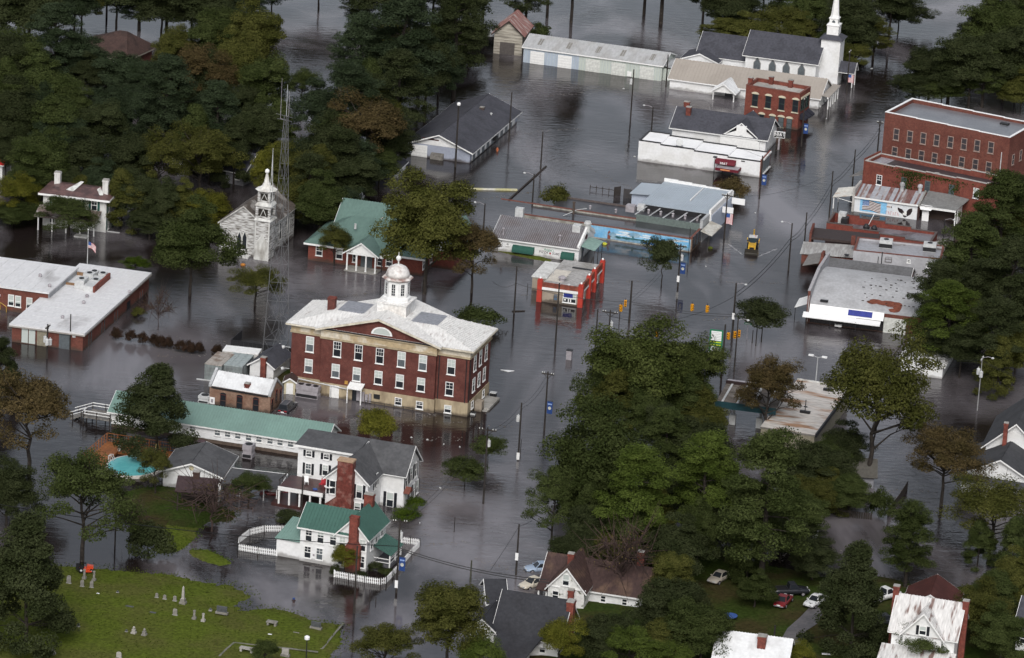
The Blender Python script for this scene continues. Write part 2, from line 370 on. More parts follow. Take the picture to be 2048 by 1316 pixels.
def chimney(site, x, y, z0, z1, w=.8, d=.7, m=BRICKC, name='chimney', cap=CONC):
 c = site.p(name, MB().box(x-w/2, y-d/2, z0, x+w/2, y+d/2, z1-.12).box(x-w/2-.07, y-d/2-.07, z1-.4, x+w/2+.07, y+d/2+.07, z1-.22), m)
 MB().box(x-w/2-.04, y-d/2-.04, z1-.118, x+w/2+.04, y+d/2+.04, z1).build('chimney_cap', cap, c); return c
def parapet_box(site, x0, x1, y0, y1, z, ph, m, roof, cap, t=.3, steps=0, zb=-.6, stepdir='x', name='wall', drop=.25, front=None):
 """flat roofed block: walls with a parapet (optionally stepping down), roof sheet and coping"""
 b = MB(); n = max(1, steps); c = MB()
 hs = [ph-(i*drop if steps else 0) for i in range(n)]
 if stepdir == 'x':
  for i in range(n):
   xa, xb = x0+(x1-x0)*i/n, x0+(x1-x0)*(i+1)/n
   for ya in (y0, y1-t): b.box(xa, ya, zb, xb, ya+t, z+hs[i]); c.box(xa-.05*(i == 0), ya-.05, z+hs[i]+.002, xb+.05, ya+t+.05, z+hs[i]+.1)
  b.box(x0, y0+t, zb, x0+t, y1-t, z+hs[0]); b.box(x1-t, y0+t, zb, x1, y1-t, z+hs[-1])
  c.box(x0-.05, y0+t+.052, z+hs[0]+.002, x0+t+.05, y1-t-.052, z+hs[0]+.1); c.box(x1-t-.05, y0+t+.052, z+hs[-1]+.002, x1+.05, y1-t-.052, z+hs[-1]+.1)
 else:
  for i in range(n):
   ya, yb = y0+(y1-y0)*i/n, y0+(y1-y0)*(i+1)/n
   for xa in (x0, x1-t): b.box(xa, ya, zb, xa+t, yb, z+hs[i]); c.box(xa-.05, ya, z+hs[i]+.002, xa+t+.05, yb+.05, z+hs[i]+.1)
  b.box(x0+t, y0, zb, x1-t, y0+t, z+hs[0]); b.box(x0+t, y1-t, zb, x1-t, y1, z+hs[-1])
  c.box(x0+t+.052, y0-.05, z+hs[0]+.002, x1-t-.052, y0+t+.05, z+hs[0]+.1); c.box(x0+t+.052, y1-t-.05, z+hs[-1]+.002, x1-t-.052, y1+.05, z+hs[-1]+.1)
 o = site.p(name, b, m); site.p('coping', c, cap); r = site.p('roof', MB().box(x0+t+.002, y0+t+.002, z-.3, x1-t-.002, y1-t-.002, z), roof); return r
def letters(txt, size, m, parent, loc, rot, name='lettering', ext=.01, align='CENTER'):
 cu = bpy.data.curves.new(name, 'FONT'); cu.body = txt; cu.size = size; cu.extrude = ext; cu.align_x = align; cu.align_y = 'CENTER'; cu.resolution_u = 2
 o = bpy.data.objects.new(name, cu); col.objects.link(o); dg = bpy.context.evaluated_depsgraph_get()
 me = bpy.data.meshes.new_from_object(o.evaluated_get(dg)); bpy.data.objects.remove(o)
 me.materials.clear(); me.materials.append(m); q = link(name, me, parent, loc); q.rotation_euler = rot; return q
def leafquads(name, P, Nn, size, rr, jit=.7):
 """many small leaf faces at points P facing roughly along Nn"""
 n = len(P); N = Nn+rr.randn(n, 3)*jit; N /= np.linalg.norm(N, axis=1)[:, None]+1e-9
 A = np.cross(N, rr.randn(n, 3)); A /= np.linalg.norm(A, axis=1)[:, None]+1e-9; B = np.cross(N, A)
 s = size*(.6+.8*rr.rand(n))[:, None]; a = A*s*.5; b = B*s*.5*(.55+.45*rr.rand(n))[:, None]
 V = np.stack([P-a-b*.4, P+a*.2-b, P+a+b*.4, P-a*.2+b], 1).reshape(-1, 3); return npmesh(name, V, np.arange(4*n).reshape(n, 4), None)
# ------------------------------------------------------------------ the setting: mud under the flood, the water, the lawns that stand above it
MB().box(-1600, -900, -2.4, 1600, 3600, -1.6).build('ground', MUD, kind='structure')
def water_mat():
 m = bpy.data.materials.new('flood_water'); m.use_nodes = True; nt = m.node_tree; N = nt.nodes; L = nt.links; b = N['Principled BSDF']
 tc = N.new('ShaderNodeTexCoord')
 def noise(sc, det, st, rz=0, dist=0):
  mp = N.new('ShaderNodeMapping'); mp.inputs['Scale'].default_value = st; mp.inputs['Rotation'].default_value = (0, 0, rz); L.new(tc.outputs['Object'], mp.inputs[0])
  n = N.new('ShaderNodeTexNoise'); n.inputs['Scale'].default_value = sc; n.inputs['Detail'].default_value = det; n.inputs['Distortion'].default_value = dist; L.new(mp.outputs[0], n.inputs['Vector']); return n.outputs['Fac']
 def rng(f, a, bb, c, d):
  r = N.new('ShaderNodeMapRange'); [setattr(r.inputs[k], 'default_value', v) for k, v in (('From Min', a), ('From Max', bb), ('To Min', c), ('To Max', d))]; L.new(f, r.inputs['Value']); return r.outputs[0]
 cr = N.new('ShaderNodeMix'); cr.data_type = 'RGBA'; cr.inputs[6].default_value = (.015, .011, .0105, 1); cr.inputs[7].default_value = (.155, .142, .152, 1)  # dark water to pale silt, lightened so broad patches carry sheen in the colour
 L.new(rng(noise(.026, 8, (1, .45, 1), R(22), 2.2), .42, .66, 0, 1), cr.inputs[0]); L.new(cr.outputs[2], b.inputs['Base Color'])
 b.inputs['IOR'].default_value = 1.52; b.inputs['Specular IOR Level'].default_value = .5
 ro = rng(noise(.035, 4, (1, .35, 1), R(-12), .8), .4, .65, .05, .22); L.new(ro, b.inputs['Roughness'])
 ad = N.new('ShaderNodeMath'); ad.operation = 'ADD'
 L.new(rng(noise(.55, 3, (.55, 1.5, 1), R(10), .6), 0, 1, 0, 1), ad.inputs[0]); L.new(rng(noise(1.9, 2, (.6, 1.4, 1), R(-18)), 0, 1, 0, .4), ad.inputs[1])
 bp = N.new('ShaderNodeBump'); bp.inputs['Distance'].default_value = .22; L.new(rng(noise(.022, 5, (1, .5, 1), R(15), 1.5), .38, .66, .04, .50), bp.inputs['Strength'])
 L.new(ad.outputs[0], bp.inputs['Height']); L.new(bp.outputs[0], b.inputs['Normal']); return m
FLOOD = water_mat()
MB().face([(-1600, -900, 0), (1600, -900, 0), (1600, 3600, 0), (-1600, 3600, 0)]).build('floodwater', FLOOD, kind='structure')
def bank(name, poly, top, m, step=1.1, soft=5.0, seed=0, rough=1.0, blades=0, bcol=(.06, .095, .012)):
 """a low grassy rise whose edge slips under the water line"""
 P = np.array([W(p).to_tuple()[:2] for p in poly]); x0, y0 = P.min(0)-4; x1, y1 = P.max(0)+4
 xs = np.arange(x0, x1+step, step); ys = np.arange(y0, y1+step, step); X, Y = np.meshgrid(xs, ys)
 ins = np.zeros(X.shape, bool); dist = np.full(X.shape, 1e9)
 for i in range(len(P)):
  a, b = P[i], P[(i+1) % len(P)]
  c = (a[1] > Y) != (b[1] > Y); den = (b[1]-a[1]) or 1e-9
  ins ^= c & (X < (b[0]-a[0])*(Y-a[1])/den+a[0])
  ab = b-a; t = np.clip(((X-a[0])*ab[0]+(Y-a[1])*ab[1])/(ab@ab), 0, 1); dist = np.minimum(dist, np.hypot(X-a[0]-t*ab[0], Y-a[1]-t*ab[1]))
 sd = np.where(ins, dist, -dist)
 rr = np.random.RandomState(seed); nz = 0
 for k in range(14):
  a = rr.rand()*6.28; f = .12+rr.rand()*.9; nz = nz+np.sin((X*math.cos(a)+Y*math.sin(a))*f+rr.rand()*6)/(f*9)
 Z = np.clip((sd+nz*rough)/soft, -.6, 1); Z = np.where(Z > 0, top*(1-(1-Z)**2), Z*.9)-.004+np.where(sd > 1, nz*.03, 0)+(rr.rand(*X.shape)-.5)*.09*(np.abs(Z) < .6)
 n, mm = X.shape; V = np.stack([X, Y, Z], -1).reshape(-1, 3)
 I = np.arange(n*mm).reshape(n, mm); Fq = np.stack([I[:-1, :-1], I[:-1, 1:], I[1:, 1:], I[1:, :-1]], -1).reshape(-1, 4)
 keep = (Z.reshape(-1)[Fq] > -.5).any(1); me = npmesh(name, V, Fq[keep], m); me.polygons.foreach_set('use_smooth', [True]*len(me.polygons))
 o = link(name, me, kind='structure')
 if blades:
  r2 = np.random.RandomState(seed+50); nb = blades; i = r2.randint(0, n-1, nb*3); j = r2.randint(0, mm-1, nb*3); zz = Z[i, j]; ok = (zz > -.12)&(zz < top*1.2)&((zz < .12)|(r2.rand(len(zz)) < .25)); i, j, zz = i[ok][:nb], j[ok][:nb], zz[ok][:nb]
  Pb = np.stack([X[i, j]+r2.rand(len(i))*step, Y[i, j]+r2.rand(len(i))*step, np.maximum(zz, -.02)+.03], -1); gb = leafquads('grass_blades', Pb, np.tile([0, -.3, 1], (len(i), 1)), .2, r2, .6); gb.materials.append(LEAF); q = link('grass_blades', gb, o, kind='stuff'); q.color = (*bcol, 1)
 return o
def npmesh(name, V, F, m):
 me = bpy.data.meshes.new(name); V = np.asarray(V, np.float32); F = np.asarray(F, np.int32); k = F.shape[1]
 me.vertices.add(len(V)); me.vertices.foreach_set('co', V.ravel()); me.loops.add(F.size); me.loops.foreach_set('vertex_index', F.ravel())
 me.polygons.add(len(F)); me.polygons.foreach_set('loop_start', np.arange(0, F.size, k, dtype=np.int32)); me.polygons.foreach_set('loop_total', np.full(len(F), k, np.int32))
 if m: me.materials.append(m)
 me.update(calc_edges=True); return me
bank('cemetery_lawn', [(-60, 1110), (60, 1118), (130, 1128), (240, 1143), (330, 1158), (400, 1166), (456, 1176), (474, 1192), (472, 1210), (486, 1222), (540, 1220), (600, 1236), (655, 1245), (684, 1248), (672, 1275), (640, 1325), (560, 1420), (-60, 1420)], .55, GRASS, soft=8, seed=1, rough=1.4, step=.7, blades=9000, bcol=(.072, .092, .015))
bank('grass_island', [(386, 1103), (412, 1101), (440, 1112), (458, 1126), (440, 1131), (410, 1122), (392, 1113)], .22, GRASS, .4, 2, 2, .6, 500)
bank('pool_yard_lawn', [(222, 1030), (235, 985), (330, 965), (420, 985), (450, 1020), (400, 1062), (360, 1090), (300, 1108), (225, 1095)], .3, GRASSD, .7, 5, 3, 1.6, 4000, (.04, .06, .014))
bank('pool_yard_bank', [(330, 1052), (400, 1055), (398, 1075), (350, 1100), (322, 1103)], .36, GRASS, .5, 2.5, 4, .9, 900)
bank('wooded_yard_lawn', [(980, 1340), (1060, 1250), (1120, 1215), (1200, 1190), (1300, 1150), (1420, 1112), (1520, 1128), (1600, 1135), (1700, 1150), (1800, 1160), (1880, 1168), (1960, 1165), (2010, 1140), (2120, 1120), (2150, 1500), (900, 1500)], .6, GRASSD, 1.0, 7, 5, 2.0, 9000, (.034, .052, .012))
bank('shop_grass_strip', [(985, 492), (1010, 495), (1060, 508), (1105, 519), (1100, 526), (1050, 515), (990, 503)], .16, GRASS, .5, 1.0, 6, .3)
bank('courthouse_grass_strip', [(520, 700), (580, 712), (582, 760), (560, 768), (530, 740)], .16, GRASSD, .6, 1.5, 7, .4)
dr = MB(); pts = [((1622, 1212), (1650, 1218)), ((1600, 1235), (1634, 1248)), ((1575, 1257), (1612, 1262)), ((1550, 1300), (1590, 1312)), ((1530, 1345), (1568, 1360))]
for (a, b), (c, d) in zip(pts, pts[1:]): dr.ext([W(a, .62), W(b, .62), W(d, .62), W(c, .62)], (0, 0, .05))
dr.build('driveway', ASPH, kind='structure')
# ------------------------------------------------------------------ courthouse
def courthouse():
 s = Site('courthouse', 'three storey red brick courthouse with white hip roof, pediment and domed cupola', 'courthouse', (579, 777), (933, 833.5))
 w = s.w; d = s.S(zD(1440, 1048))[0]; s.d = d
 zb = s.F(zD(1303, 1132))[1]; zw = s.F(zD(1318, 820))[1]; zc = s.F(zD(1326, 764))[1]; pj = .7
 xa = s.F(zD(298, 700))[0]; xb = s.F(zD(1092, 800))[0]
 s.p('basement_wall', MB().box(-.12, -.12, -.8, w+.12, d+.12, zb).box(xa-.12, -pj-.12, -.8, xb+.12, -.122, zb-.003), STONE)
 s.p('wall', MB().box(0, 0, zb, w, d, zw).box(xa, -pj, zb+.002, xb, -.002, zw), BRICK)
 cn = MB()
 for (x0, y0, x1, y1) in ((-.1, -.1, w+.1, d+.1), (xa-.1, -pj-.1, xb+.1, -.102)):
  cn.box(x0, y0, zw+.002, x1, y1, zw+.9*(zc-zw)); cn.box(x0-.12, y0-.12, zw, x1+.12, y1, zw+.16) if 0 else None
 s.p('frieze', cn, STONEW)
 c2 = MB(); c2.box(-.35, -.35, zw+.9*(zc-zw)+.002, w+.35, d+.35, zc); c2.box(xa-.35, -pj-.35, zw+.9*(zc-zw)+.003, xb+.35, -.353, zc-.002)
 s.p('cornice', c2, STONE)
 b2 = MB(); b2.box(-.18, -.18, zw-.2, w+.18, -.101, zw+.12); b2.box(w+.101, -.18, zw-.2, w+.18, d+.18, zw+.12); b2.box(xa-.18, -pj-.2, zw-.2, xb+.18, -pj-.101, zw+.12); s.p('string_course', b2, STONE)
 # truncated hip roof with a flat deck, crossed by the pediment gable
 ov = .75; e = zc+.02; zt = zc+2.0; dx = 6.4; y1, y2 = d/2-2.4, d/2+2.4
 E4 = [(-ov, -ov, e), (w+ov, -ov, e), (w+ov, d+ov, e), (-ov, d+ov, e)]; D4 = [(dx, y1, zt), (w-dx, y1, zt), (w-dx, y2, zt), (dx, y2, zt)]
 r = MB()
 for i in range(4): r.slab([E4[i], E4[(i+1) % 4], D4[(i+1) % 4], D4[i]], .14)
 zp = s.F(zD(705, 548), -pj-.5)[1]; xm = (xa+xb)/2
 for q in ([(xa-.9, d+.8, e+.05), (xa-.9, -pj-.7, e+.05), (xm, -pj-.7, zp), (xm, d+.8, zp)], [(xb+.9, -pj-.7, e+.05), (xb+.9, d+.8, e+.05), (xm, d+.8, zp), (xm, -pj-.7, zp)]): r.slab(q, .16)
 s.p('roof', r, METALW)
 sm = MB()
 for i in range(4):
  A, B, C, D = [Vector(x)+Vector((0, 0, .15)) for x in (E4[i], E4[(i+1) % 4], D4[(i+1) % 4], D4[i])]
  L = (B-A).length; n = int(L/.62); al = (B-A).normalized(); ml = (Vector(D)-A).dot(al); mr = (Vector(C)-A).dot(al)
  for k in range(1, n):
   u = L*k/n; p = A+al*u
   if u < ml: q = A+(D-A)*(u/ml)
   elif u > mr: q = B+(C-B)*((L-u)/(L-mr))
   else: q = D+(C-D)*((u-ml)/(mr-ml))
   sm.ext([p-al*.03, p+al*.03, q+al*.03, q-al*.03], (0, 0, .06))
 for q in ([(xa-.9, d+.8, e+.05), (xa-.9, -pj-.7, e+.05), (xm, -pj-.7, zp), (xm, d+.8, zp)], [(xb+.9, -pj-.7, e+.05), (xb+.9, d+.8, e+.05), (xm, d+.8, zp), (xm, -pj-.7, zp)]):
  g = seams([Vector(p)+Vector((0, 0, .16)) for p in q], 26, .03, .06); sm.idx(g.v, g.f)
 s.p('seam', sm, METALW, kind='stuff')
 s.p('roof_deck', MB().box(w/2+2.8, y1-.1, zt-.1, w-dx+.1, y2+.1, zt+.2), mat('grey_deck_membrane', (.25, .26, .29), .6, (.2, .21, .23), .3, .6))
 s.p('roof_deck', MB().box(dx-.1, y1-.1, zt-.1, w/2-2.8, y2+.1, zt+.2), MATS['grey_deck_membrane'])
 g = MB(); ed = MB()
 for i in range(4):
  A, B = Vector(E4[i]), Vector(E4[(i+1) % 4]); o = (Vector((w/2, d/2, e))-(A+B)/2); o.z = 0; o.normalize(); ed.ext([A, B, B+Vector((0, 0, -.2)), A+Vector((0, 0, -.2))], -o*.1)
 s.p('gutter', ed, mat('cream_trim', (.62, .57, .47), .6, (.4, .36, .28), .6, .6))
 zq = zp-.45
 s.p('pediment', MB().ext([(xa-.2, -pj-.05, zc+.02), (xb+.2, -pj-.05, zc+.02), (xm, -pj-.05, zq)], (0, .4, 0)), BRICK)
 rk = MB()
 for sx, xe in ((1, xa-.9), (-1, xb+.9)):
  rk.ext([(xe, -pj-.68, e-.25), (xe, -pj-.68, e+.05), (xm, -pj-.68, zp), (xm, -pj-.68, zp-.38)], (0, .6, 0))
 s.p('raking_cornice', rk, mat('cream_trim', (.6, .5, .4)))
 s.p('pediment_gutter', MB().box(xa+.6, -pj-.34, zc+.001, xb-.6, -pj-.06, zc+.16), DARK)
 fx, fz = s.F(zD(706, 640), -pj-.05); fz = zc+.5
 fan = MB().ext([(fx+1.7*math.cos(a), -pj-.06, fz+1.25*math.sin(a)) for a in [math.pi*i/14 for i in range(15)]], (0, -.08, 0)); f = s.p('fanlight', fan, WHITET)
 MB().ext([(fx+1.35*math.cos(a), -pj-.145, fz+.12+.95*math.sin(a)) for a in [math.pi*i/14 for i in range(15)]], (0, -.02, 0)).build('pane', BLIND, f)
 cx, cy = s.T(zD(358, 500), zc+1.2); chimney(s, cx, cy, zc, s.F(zD(358, 395), cy)[1], 1.15, 1.0, BRICK, cap=BRICKC)
 # cupola
 X, Y = w/2+.15, d/2; X, zd = s.F(zD(808, 408), Y); zt2 = s.F(zD(815, 262), Y)[1]; zf = s.F(zD(823, 168), Y)[1]; zk = s.F(zD(824, 118), Y)[1]
 s.p('cupola_base', MB().box(X-2.35, Y-2.3, zc+.9, X+2.35, Y+2.3, zd-.25).box(X-2.5, Y-2.45, zd-.248, X+2.5, Y+2.45, zd-.02), mat('cupola_white', (.74, .735, .72), .6, (.5, .45, .4), .5, .5))
 a8 = math.pi/8; Rd = 1.95
 s.p('cupola_drum', MB().lathe([(Rd+.3, zd-.018), (Rd+.3, zd+.45), (Rd, zd+.6), (Rd, zt2-.3), (Rd+.12, zt2-.2)], (X, Y), 8, a8), WHITET)
 s.p('cupola_cornice', MB().lathe([(Rd+.15, zt2-.199), (Rd+.42, zt2), (Rd+.5, zt2+.12), (Rd+.3, zt2+.3), (Rd-.1, zt2+.35)], (X, Y), 8, a8), mat('stained_white', (.62, .59, .56), .6, (.2, .09, .07), .9, .8, .45, .6))
 hd = zf-zt2-.35; R0 = Rd-.1
 s.p('dome', MB().lathe([(R0, zt2+.351), (R0*.99, zt2+.35+hd*.25), (R0*.9, zt2+.35+hd*.52), (R0*.7, zt2+.35+hd*.77), (R0*.4, zt2+.35+hd*.93), (.22, zt2+.35+hd)], (X, Y), 16), mat('rust_streaked_dome', (.62, .60, .58), .45, (.20, .10, .085), .7, 1, .56, .76, fine=.12), smooth=True)
 s.p('finial', MB().lathe([(.16, zf-.02), (.1, zf+.3), (.12, zf+.5), (.34, zf+.75), (.42, zf+1.0), (.3, zf+1.28), (.05, zf+1.4), (.03, zk+.8)], (X, Y), 10), WHITET, smooth=True)
 for k in range(8):
  a = -math.pi/2+k*math.pi/4; ap = Rd*math.cos(a8)
  f = link('cupola_window', shared('cupfr', lambda: raw(MB().box(-.36, -.05, -1.0, .36, -.002, 1.0), 'cupola_window', WHITET)), s.e, (X+ap*math.cos(a), Y+ap*math.sin(a), (zd+zt2)/2+.25), a+math.pi/2)
  link('pane', shared('cupgl', lambda: raw(MB().box(-.27, -.065, -.9, .27, -.051, .9), 'pane', GLASS)), f)
  link('muntin', shared('cupmu', lambda: raw(MB().box(-.025, -.08, -.9, .025, -.066, .9).box(-.27, -.078, -.5, .27, -.067, -.46).box(-.27, -.078, -.1, .27, -.067, -.06).box(-.27, -.078, .3, .27, -.067, .34), 'muntin', WHITET)), f)
 for i, (x, y) in enumerate(((208, 722), (397, 756), (545, 779), (692, 803), (842, 827), (990, 851), (1187, 879))):
  win(s, 'F', zD(x, y), 1.3, 2.5, blind=.46 if i in (0, 4, 5, 6) else 0, bars=3 if i in (1, 2, 3) else 2, glass=GLASSG if i in (0, 4, 5) else GLASS, y=0 if i in (0, 6) else -pj)
 for i, (x, y) in enumerate(((199, 871), (386, 906), (532, 930), (682, 953), (830, 978), (977, 1002), (1174, 1031))):
  win(s, 'F', zD(x, y), 1.3, 2.2, blind=0 if i == 6 else .44, bars=2, glass=GLASSG if i < 3 else GLASS, y=0 if i in (0, 6) else -pj)
 for i, (x, y) in enumerate(((820, 1119), (967, 1144), (1163, 1171))): win(s, 'F', zD(x, y), 1.15, 1.25, blind=0, bars=2, y=-.12 if i == 2 else -pj-.12)
 for x, y in ((1350, 853), (1388, 815), (1427, 778)): win(s, 'S', zD(x, y), 1.25, 2.5, blind=.3)
 for x, y in ((1340, 1003), (1377, 964), (1413, 928)): win(s, 'S', zD(x, y), 1.25, 2.2, blind=.3)
 for x, y in ((1330, 1140), (1407, 1062)): win(s, 'S', zD(x, y), 1.1, 1.2, x=w+.12)
 flat(s, 'metal_door', 'F', zD(377, 1050), 1.5, 2.0, WHITET, y=-pj-.12); flat(s, 'entrance_door', 'F', zD(523, 1085), 1.1, 2.2, GLASS, y=-pj-.12)
 flat(s, 'vent_grille', 'F', zD(671, 1085), 1.0, .75, DARK, y=-pj-.12); flat(s, 'yellow_plate', 'F', zD(459, 987), .5, .55, mat('plate_yellow', (.45, .25, .06)), y=-pj)
 x, z = s.F(zD(515, 1020), -pj-1.6)
 cv = MB().ext([(x-1.2, -pj-1.7, z-.25), (x-1.2, -pj-.13, z+.25), (x-1.2, -pj-.13, z+.1), (x-1.2, -pj-1.7, z-.4)], (2.4, 0, 0)); c = s.p('entrance_canopy', cv, WHITET)
 for q in (-1.1, 1.1): MB().tube((x+q, -pj-1.6, -.5), (x+q, -pj-1.6, z-.4), .1).build('canopy_post', WHITET, c)
 sm2 = MB()
 for i in range(7): sm2.ext([(x-1.15+i*.38, -pj-1.7, z-.24), (x-1.1+i*.38, -pj-1.7, z-.24), (x-1.1+i*.38, -pj-.14, z+.26), (x-1.15+i*.38, -pj-.14, z+.26)], (0, 0, .05))
 sm2.build('seam', WHITET, c, kind='stuff')
 xx = s.F(zD(300, 1000), -pj)[0]; zz = s.F(zD(300, 1000), -pj-.12)[1]
 pp = MB().path([(.6, -.45, zz+.2), (xa+4.5, -pj-.4, zz-.05)], .1, 6); pp.tube((1.5, -.45, 0), (1.5, -.45, zz+.2), .06); pp.tube((xa+2, -pj-.4, -.3), (xa+2, -pj-.4, zz), .06); s.p('service_pipe', pp, LGREY)
 eb = MB()
 for i, (xo, h, wd) in enumerate(((0, 1.7, .8), (.95, 1.5, .7), (1.75, 1.2, .6), (2.5, 1.4, .5))): eb.box(xa+6.2+xo*.8, -pj-.45, .2, xa+6.2+xo*.8+wd*.7, -pj-.125, .2+h)
 s.p('meter_box', eb, GREYM)
 rl = MB(); x0, x1 = x+1.8, x+9.5
 for i in range(6): xx = x0+(x1-x0)*i/5; rl.tube((xx, -pj-1.3, -.4), (xx, -pj-1.3, .75), .04)
 rl.tube((x0, -pj-1.3, .75), (x1, -pj-1.3, .75), .04).tube((x0, -pj-1.3, .35), (x1, -pj-1.3, .35), .03); s.p('ramp_railing', rl, DARK)
 dp = MB(); dp.box(xb+.3, -.14, zb, xb+.42, -.002, zw).box(w-.5, -.14, zb, w-.38, -.002, zw).box(w+.003, .3, zb, w+.12, .42, zw); s.p('downpipe', dp, DARK)
 lp = MB();
 for z in (zb+1.1, zb+4.6): lp.tube((-.1, -.2, z), (-.9, -.5, z+.1), .05); lp.tube((-.9, -.5, z+.1), (-1.25, -.6, z-.05), .22, .3, 8)
 s.p('flood_lamp', lp, LGREY)
 st = MB().box(w+.13, d-6.5, -.6, w+2.3, d-1, .35).box(w+.13, d-7.3, -.6, w+2.2, d-6.502, .1); s.p('side_step', st, CONC)
 s.p('mechanical_box', MB().box(w+.3, d*.28, -.5, w+1.4, d*.28+1.3, 1.6), TAN)
 return s
CH = courthouse()
# ------------------------------------------------------------------ things round the courthouse
def ac_unit(name, label, p, w, d, h, m=LGREY, fans=1, z=0, rz=None, group=None):
 t = thing(name, label, 'air conditioner', W(p, z), CH.rz if rz is None else rz, group)
 MB().box(-w/2, 0, -.4 if z == 0 else 0, w/2, d, h*.32).box(-w/2+.08, .08, h*.32, w/2-.08, d-.08, h*.62).box(-w/2, 0, h*.62, w/2, d, h).build('casing', m, t)
 g = MB()
 for i in range(fans):
  x = -w/2+w*(i+.5)/fans; b = MB().lathe([(min(w/fans, d)*.36, h), (min(w/fans, d)*.38, h+.07), (min(w/fans, d)*.3, h+.09)], (x, d/2), 12).build('fan', DARK, t)
 MB().box(-w/2+.1, -.02, h*.05, w/2-.1, -.003, h*.3).build('grille', DARK, t); return t
ac_unit('chiller', 'long mauve grey chiller with three top fans by courthouse wall', z2(435, 935), 3.6, 1.5, 1.9, GREYM, 3)
ac_unit('condenser', 'white condenser box in water beside the small tan brick building', zQ(1008, 272), 1.7, 1.6, 1.1, LGREY, 1)
ac_unit('package_unit', 'grey heat pump standing in water along the motel', zQ(1365, 725), 1.5, 1.6, 2.0, GREYM, 1)
def pump_house():
 s = Site('utility_shed', 'narrow cream shed with white door between brick jail and chiller', 'shed', z2(165, 885), z2(300, 895)); w, d = s.w, 2.4; h = s.F(z2(200, 735))[1]
 s.p('wall', gable_walls(0, w, 0, d, -.5, h, h+.55, 'y'), mat('cream_boards', (.5, .45, .32), .8)); gable_roof(s, 0, w, 0, d, h, h+.55, 'y', SHINGR, .2, .1)
 flat(s, 'door', 'F', (w*.5, h*.45), w*.62, h*.85, WHITET, local=True)
pump_house()
def small_box(name, label, cat, p, w, d, h, m, lid=None, rz=None, zb=-.3, part='body'):
 t = thing(name, label, cat, W(p), CH.rz if rz is None else rz); MB().box(-w/2, 0, zb, w/2, d, h).build(part, m, t)
 if lid: MB().box(-w/2-.05, -.05, h+.002, w/2+.05, d+.05, h+.1).build('lid', lid, t)
 return t
small_box('utility_cabinet', 'dark grey cabinet standing alone in the flooded street', 'utility box', zS(86, 818), .85, .8, 1.5, GREYM, DARK)
small_box('trash_bin', 'dark square bin in water off the courthouse right wall', 'bin', zD(1472, 1085), .9, .8, .5, DARK, LGREY)
small_box('floating_bin', 'small pale box in water at the courthouse front right corner', 'box', zD(1333, 1212), .75, .6, .3, LGREY, DARK)
# ------------------------------------------------------------------ small tan brick jail
def jail():
 s = Site('brick_jail', 'small tan brick jail with arched windows and white metal roof', 'building', zQ(1058, 272), zQ(1553, 358)); w = s.w
 d = s.S(zQ(1652, 232))[0]; s.d = d; h = s.F(zQ(1552, 212))[1]; zr = h+1.7
 s.p('wall', gable_walls(0, w, 0, d, -.6, h, zr-.1, 'x'), BRICKT)
 gable_roof(s, .35, w-.35, 0, d, h, zr, 'x', METALB, 0.02, .1, 20, METALB, trim=None)
 pr = MB()
 for xa in (-.12, w-.3): pr.ext([(xa, -.15, h-.1), (xa, d/2, zr+.1), (xa, d+.15, h-.1), (xa, d+.15, h+.28), (xa, d/2, zr+.5), (xa, -.15, h+.28)], (.42, 0, 0))
 s.p('gable_parapet', pr, GALV)
 s.p('gutter', MB().box(.35, -.2, h-.25, w-.35, -.02, h-.05), DARK)
 cx, cz = s.F(zQ(1376, 170), d*.22); chimney(s, cx, d*.16, h, s.F(zQ(1376, 104), d*.16)[1], .75, .7, BRICKC)
 for i, (x, y) in enumerate(((1172, 250), (1307, 268), (1440, 288))):
  f = win(s, 'F', zQ(x, y), 1.0, 1.95, BRICKC, GLASS, ft=.06)
  MB().ext([(.5*math.cos(a), -.09, .97+.32*math.sin(a)) for a in [math.pi*k/8 for k in range(9)]], (0, .085, 0)).build('arch', SHUT, f)
 for x, y in ((1572, 282), (1607, 208), (1640, 200)): win(s, 'S', zQ(x, y), .8, 1.9, BRICKC, GLASS, ft=.06)
 fp = flat(s, 'notice_board', 'F', zQ(1083, 250), .85, 1.1, PLAINW); MB().box(-.18, -.07, -.3, .18, -.061, .25).build('notice', GREYM, fp)
jail()
def white_shed():
 s = Site('storage_shed', 'small white shed with dark gable roof and chimney behind brick jail', 'shed', z0(499, 755), z0(546, 763)); w = s.w; d = 7; h = s.F(z0(546, 748))[1]+.4; h = 2.3
 s.p('wall', gable_walls(0, w, 0, d, -.5, h, h+1.3, 'y'), WHITE); gable_roof(s, 0, w, 0, d, h, h+1.3, 'y', SHINGB, .35)
 chimney(s, w*.62, -.5, 0, h+1.7, .8, .7)
white_shed()
# ------------------------------------------------------------------ containers and fence by the tower
def container(label, a, b, h, d, m, top, door=False):
 s = Site('shipping_container', label, 'container', a, b, group='cargo containers behind the courthouse'); w = s.w; cb = MB(); n = int(w/.35)
 for i in range(n):
  x = w*i/n; cb.box(x, 0 if i % 2 else .07, -.3, x+w/n, d if i % 2 else d-.07, h)
 s.p('side_panel', cb, m); s.p('roof', MB().box(-.06, -.06, h+.002, w+.06, d+.06, h+.16), top)
 fr = MB()
 for x in (-.06, w-.06):
  for y in (-.05, d-.05): fr.box(x, y, -.3, x+.12, y+.1, h)
 s.p('corner_post', fr, m)
 for q in (.33, .66): s.p('top_rib', MB().box(w*q, -.03, h+.163, w*q+.12, d+.03, h+.22), top)
 if door: s.p('door', MB().box(w*.08, -.1, .1, w*.48, -.03, h-.15).box(w*.52, -.1, .1, w*.92, -.03, h-.15), m)
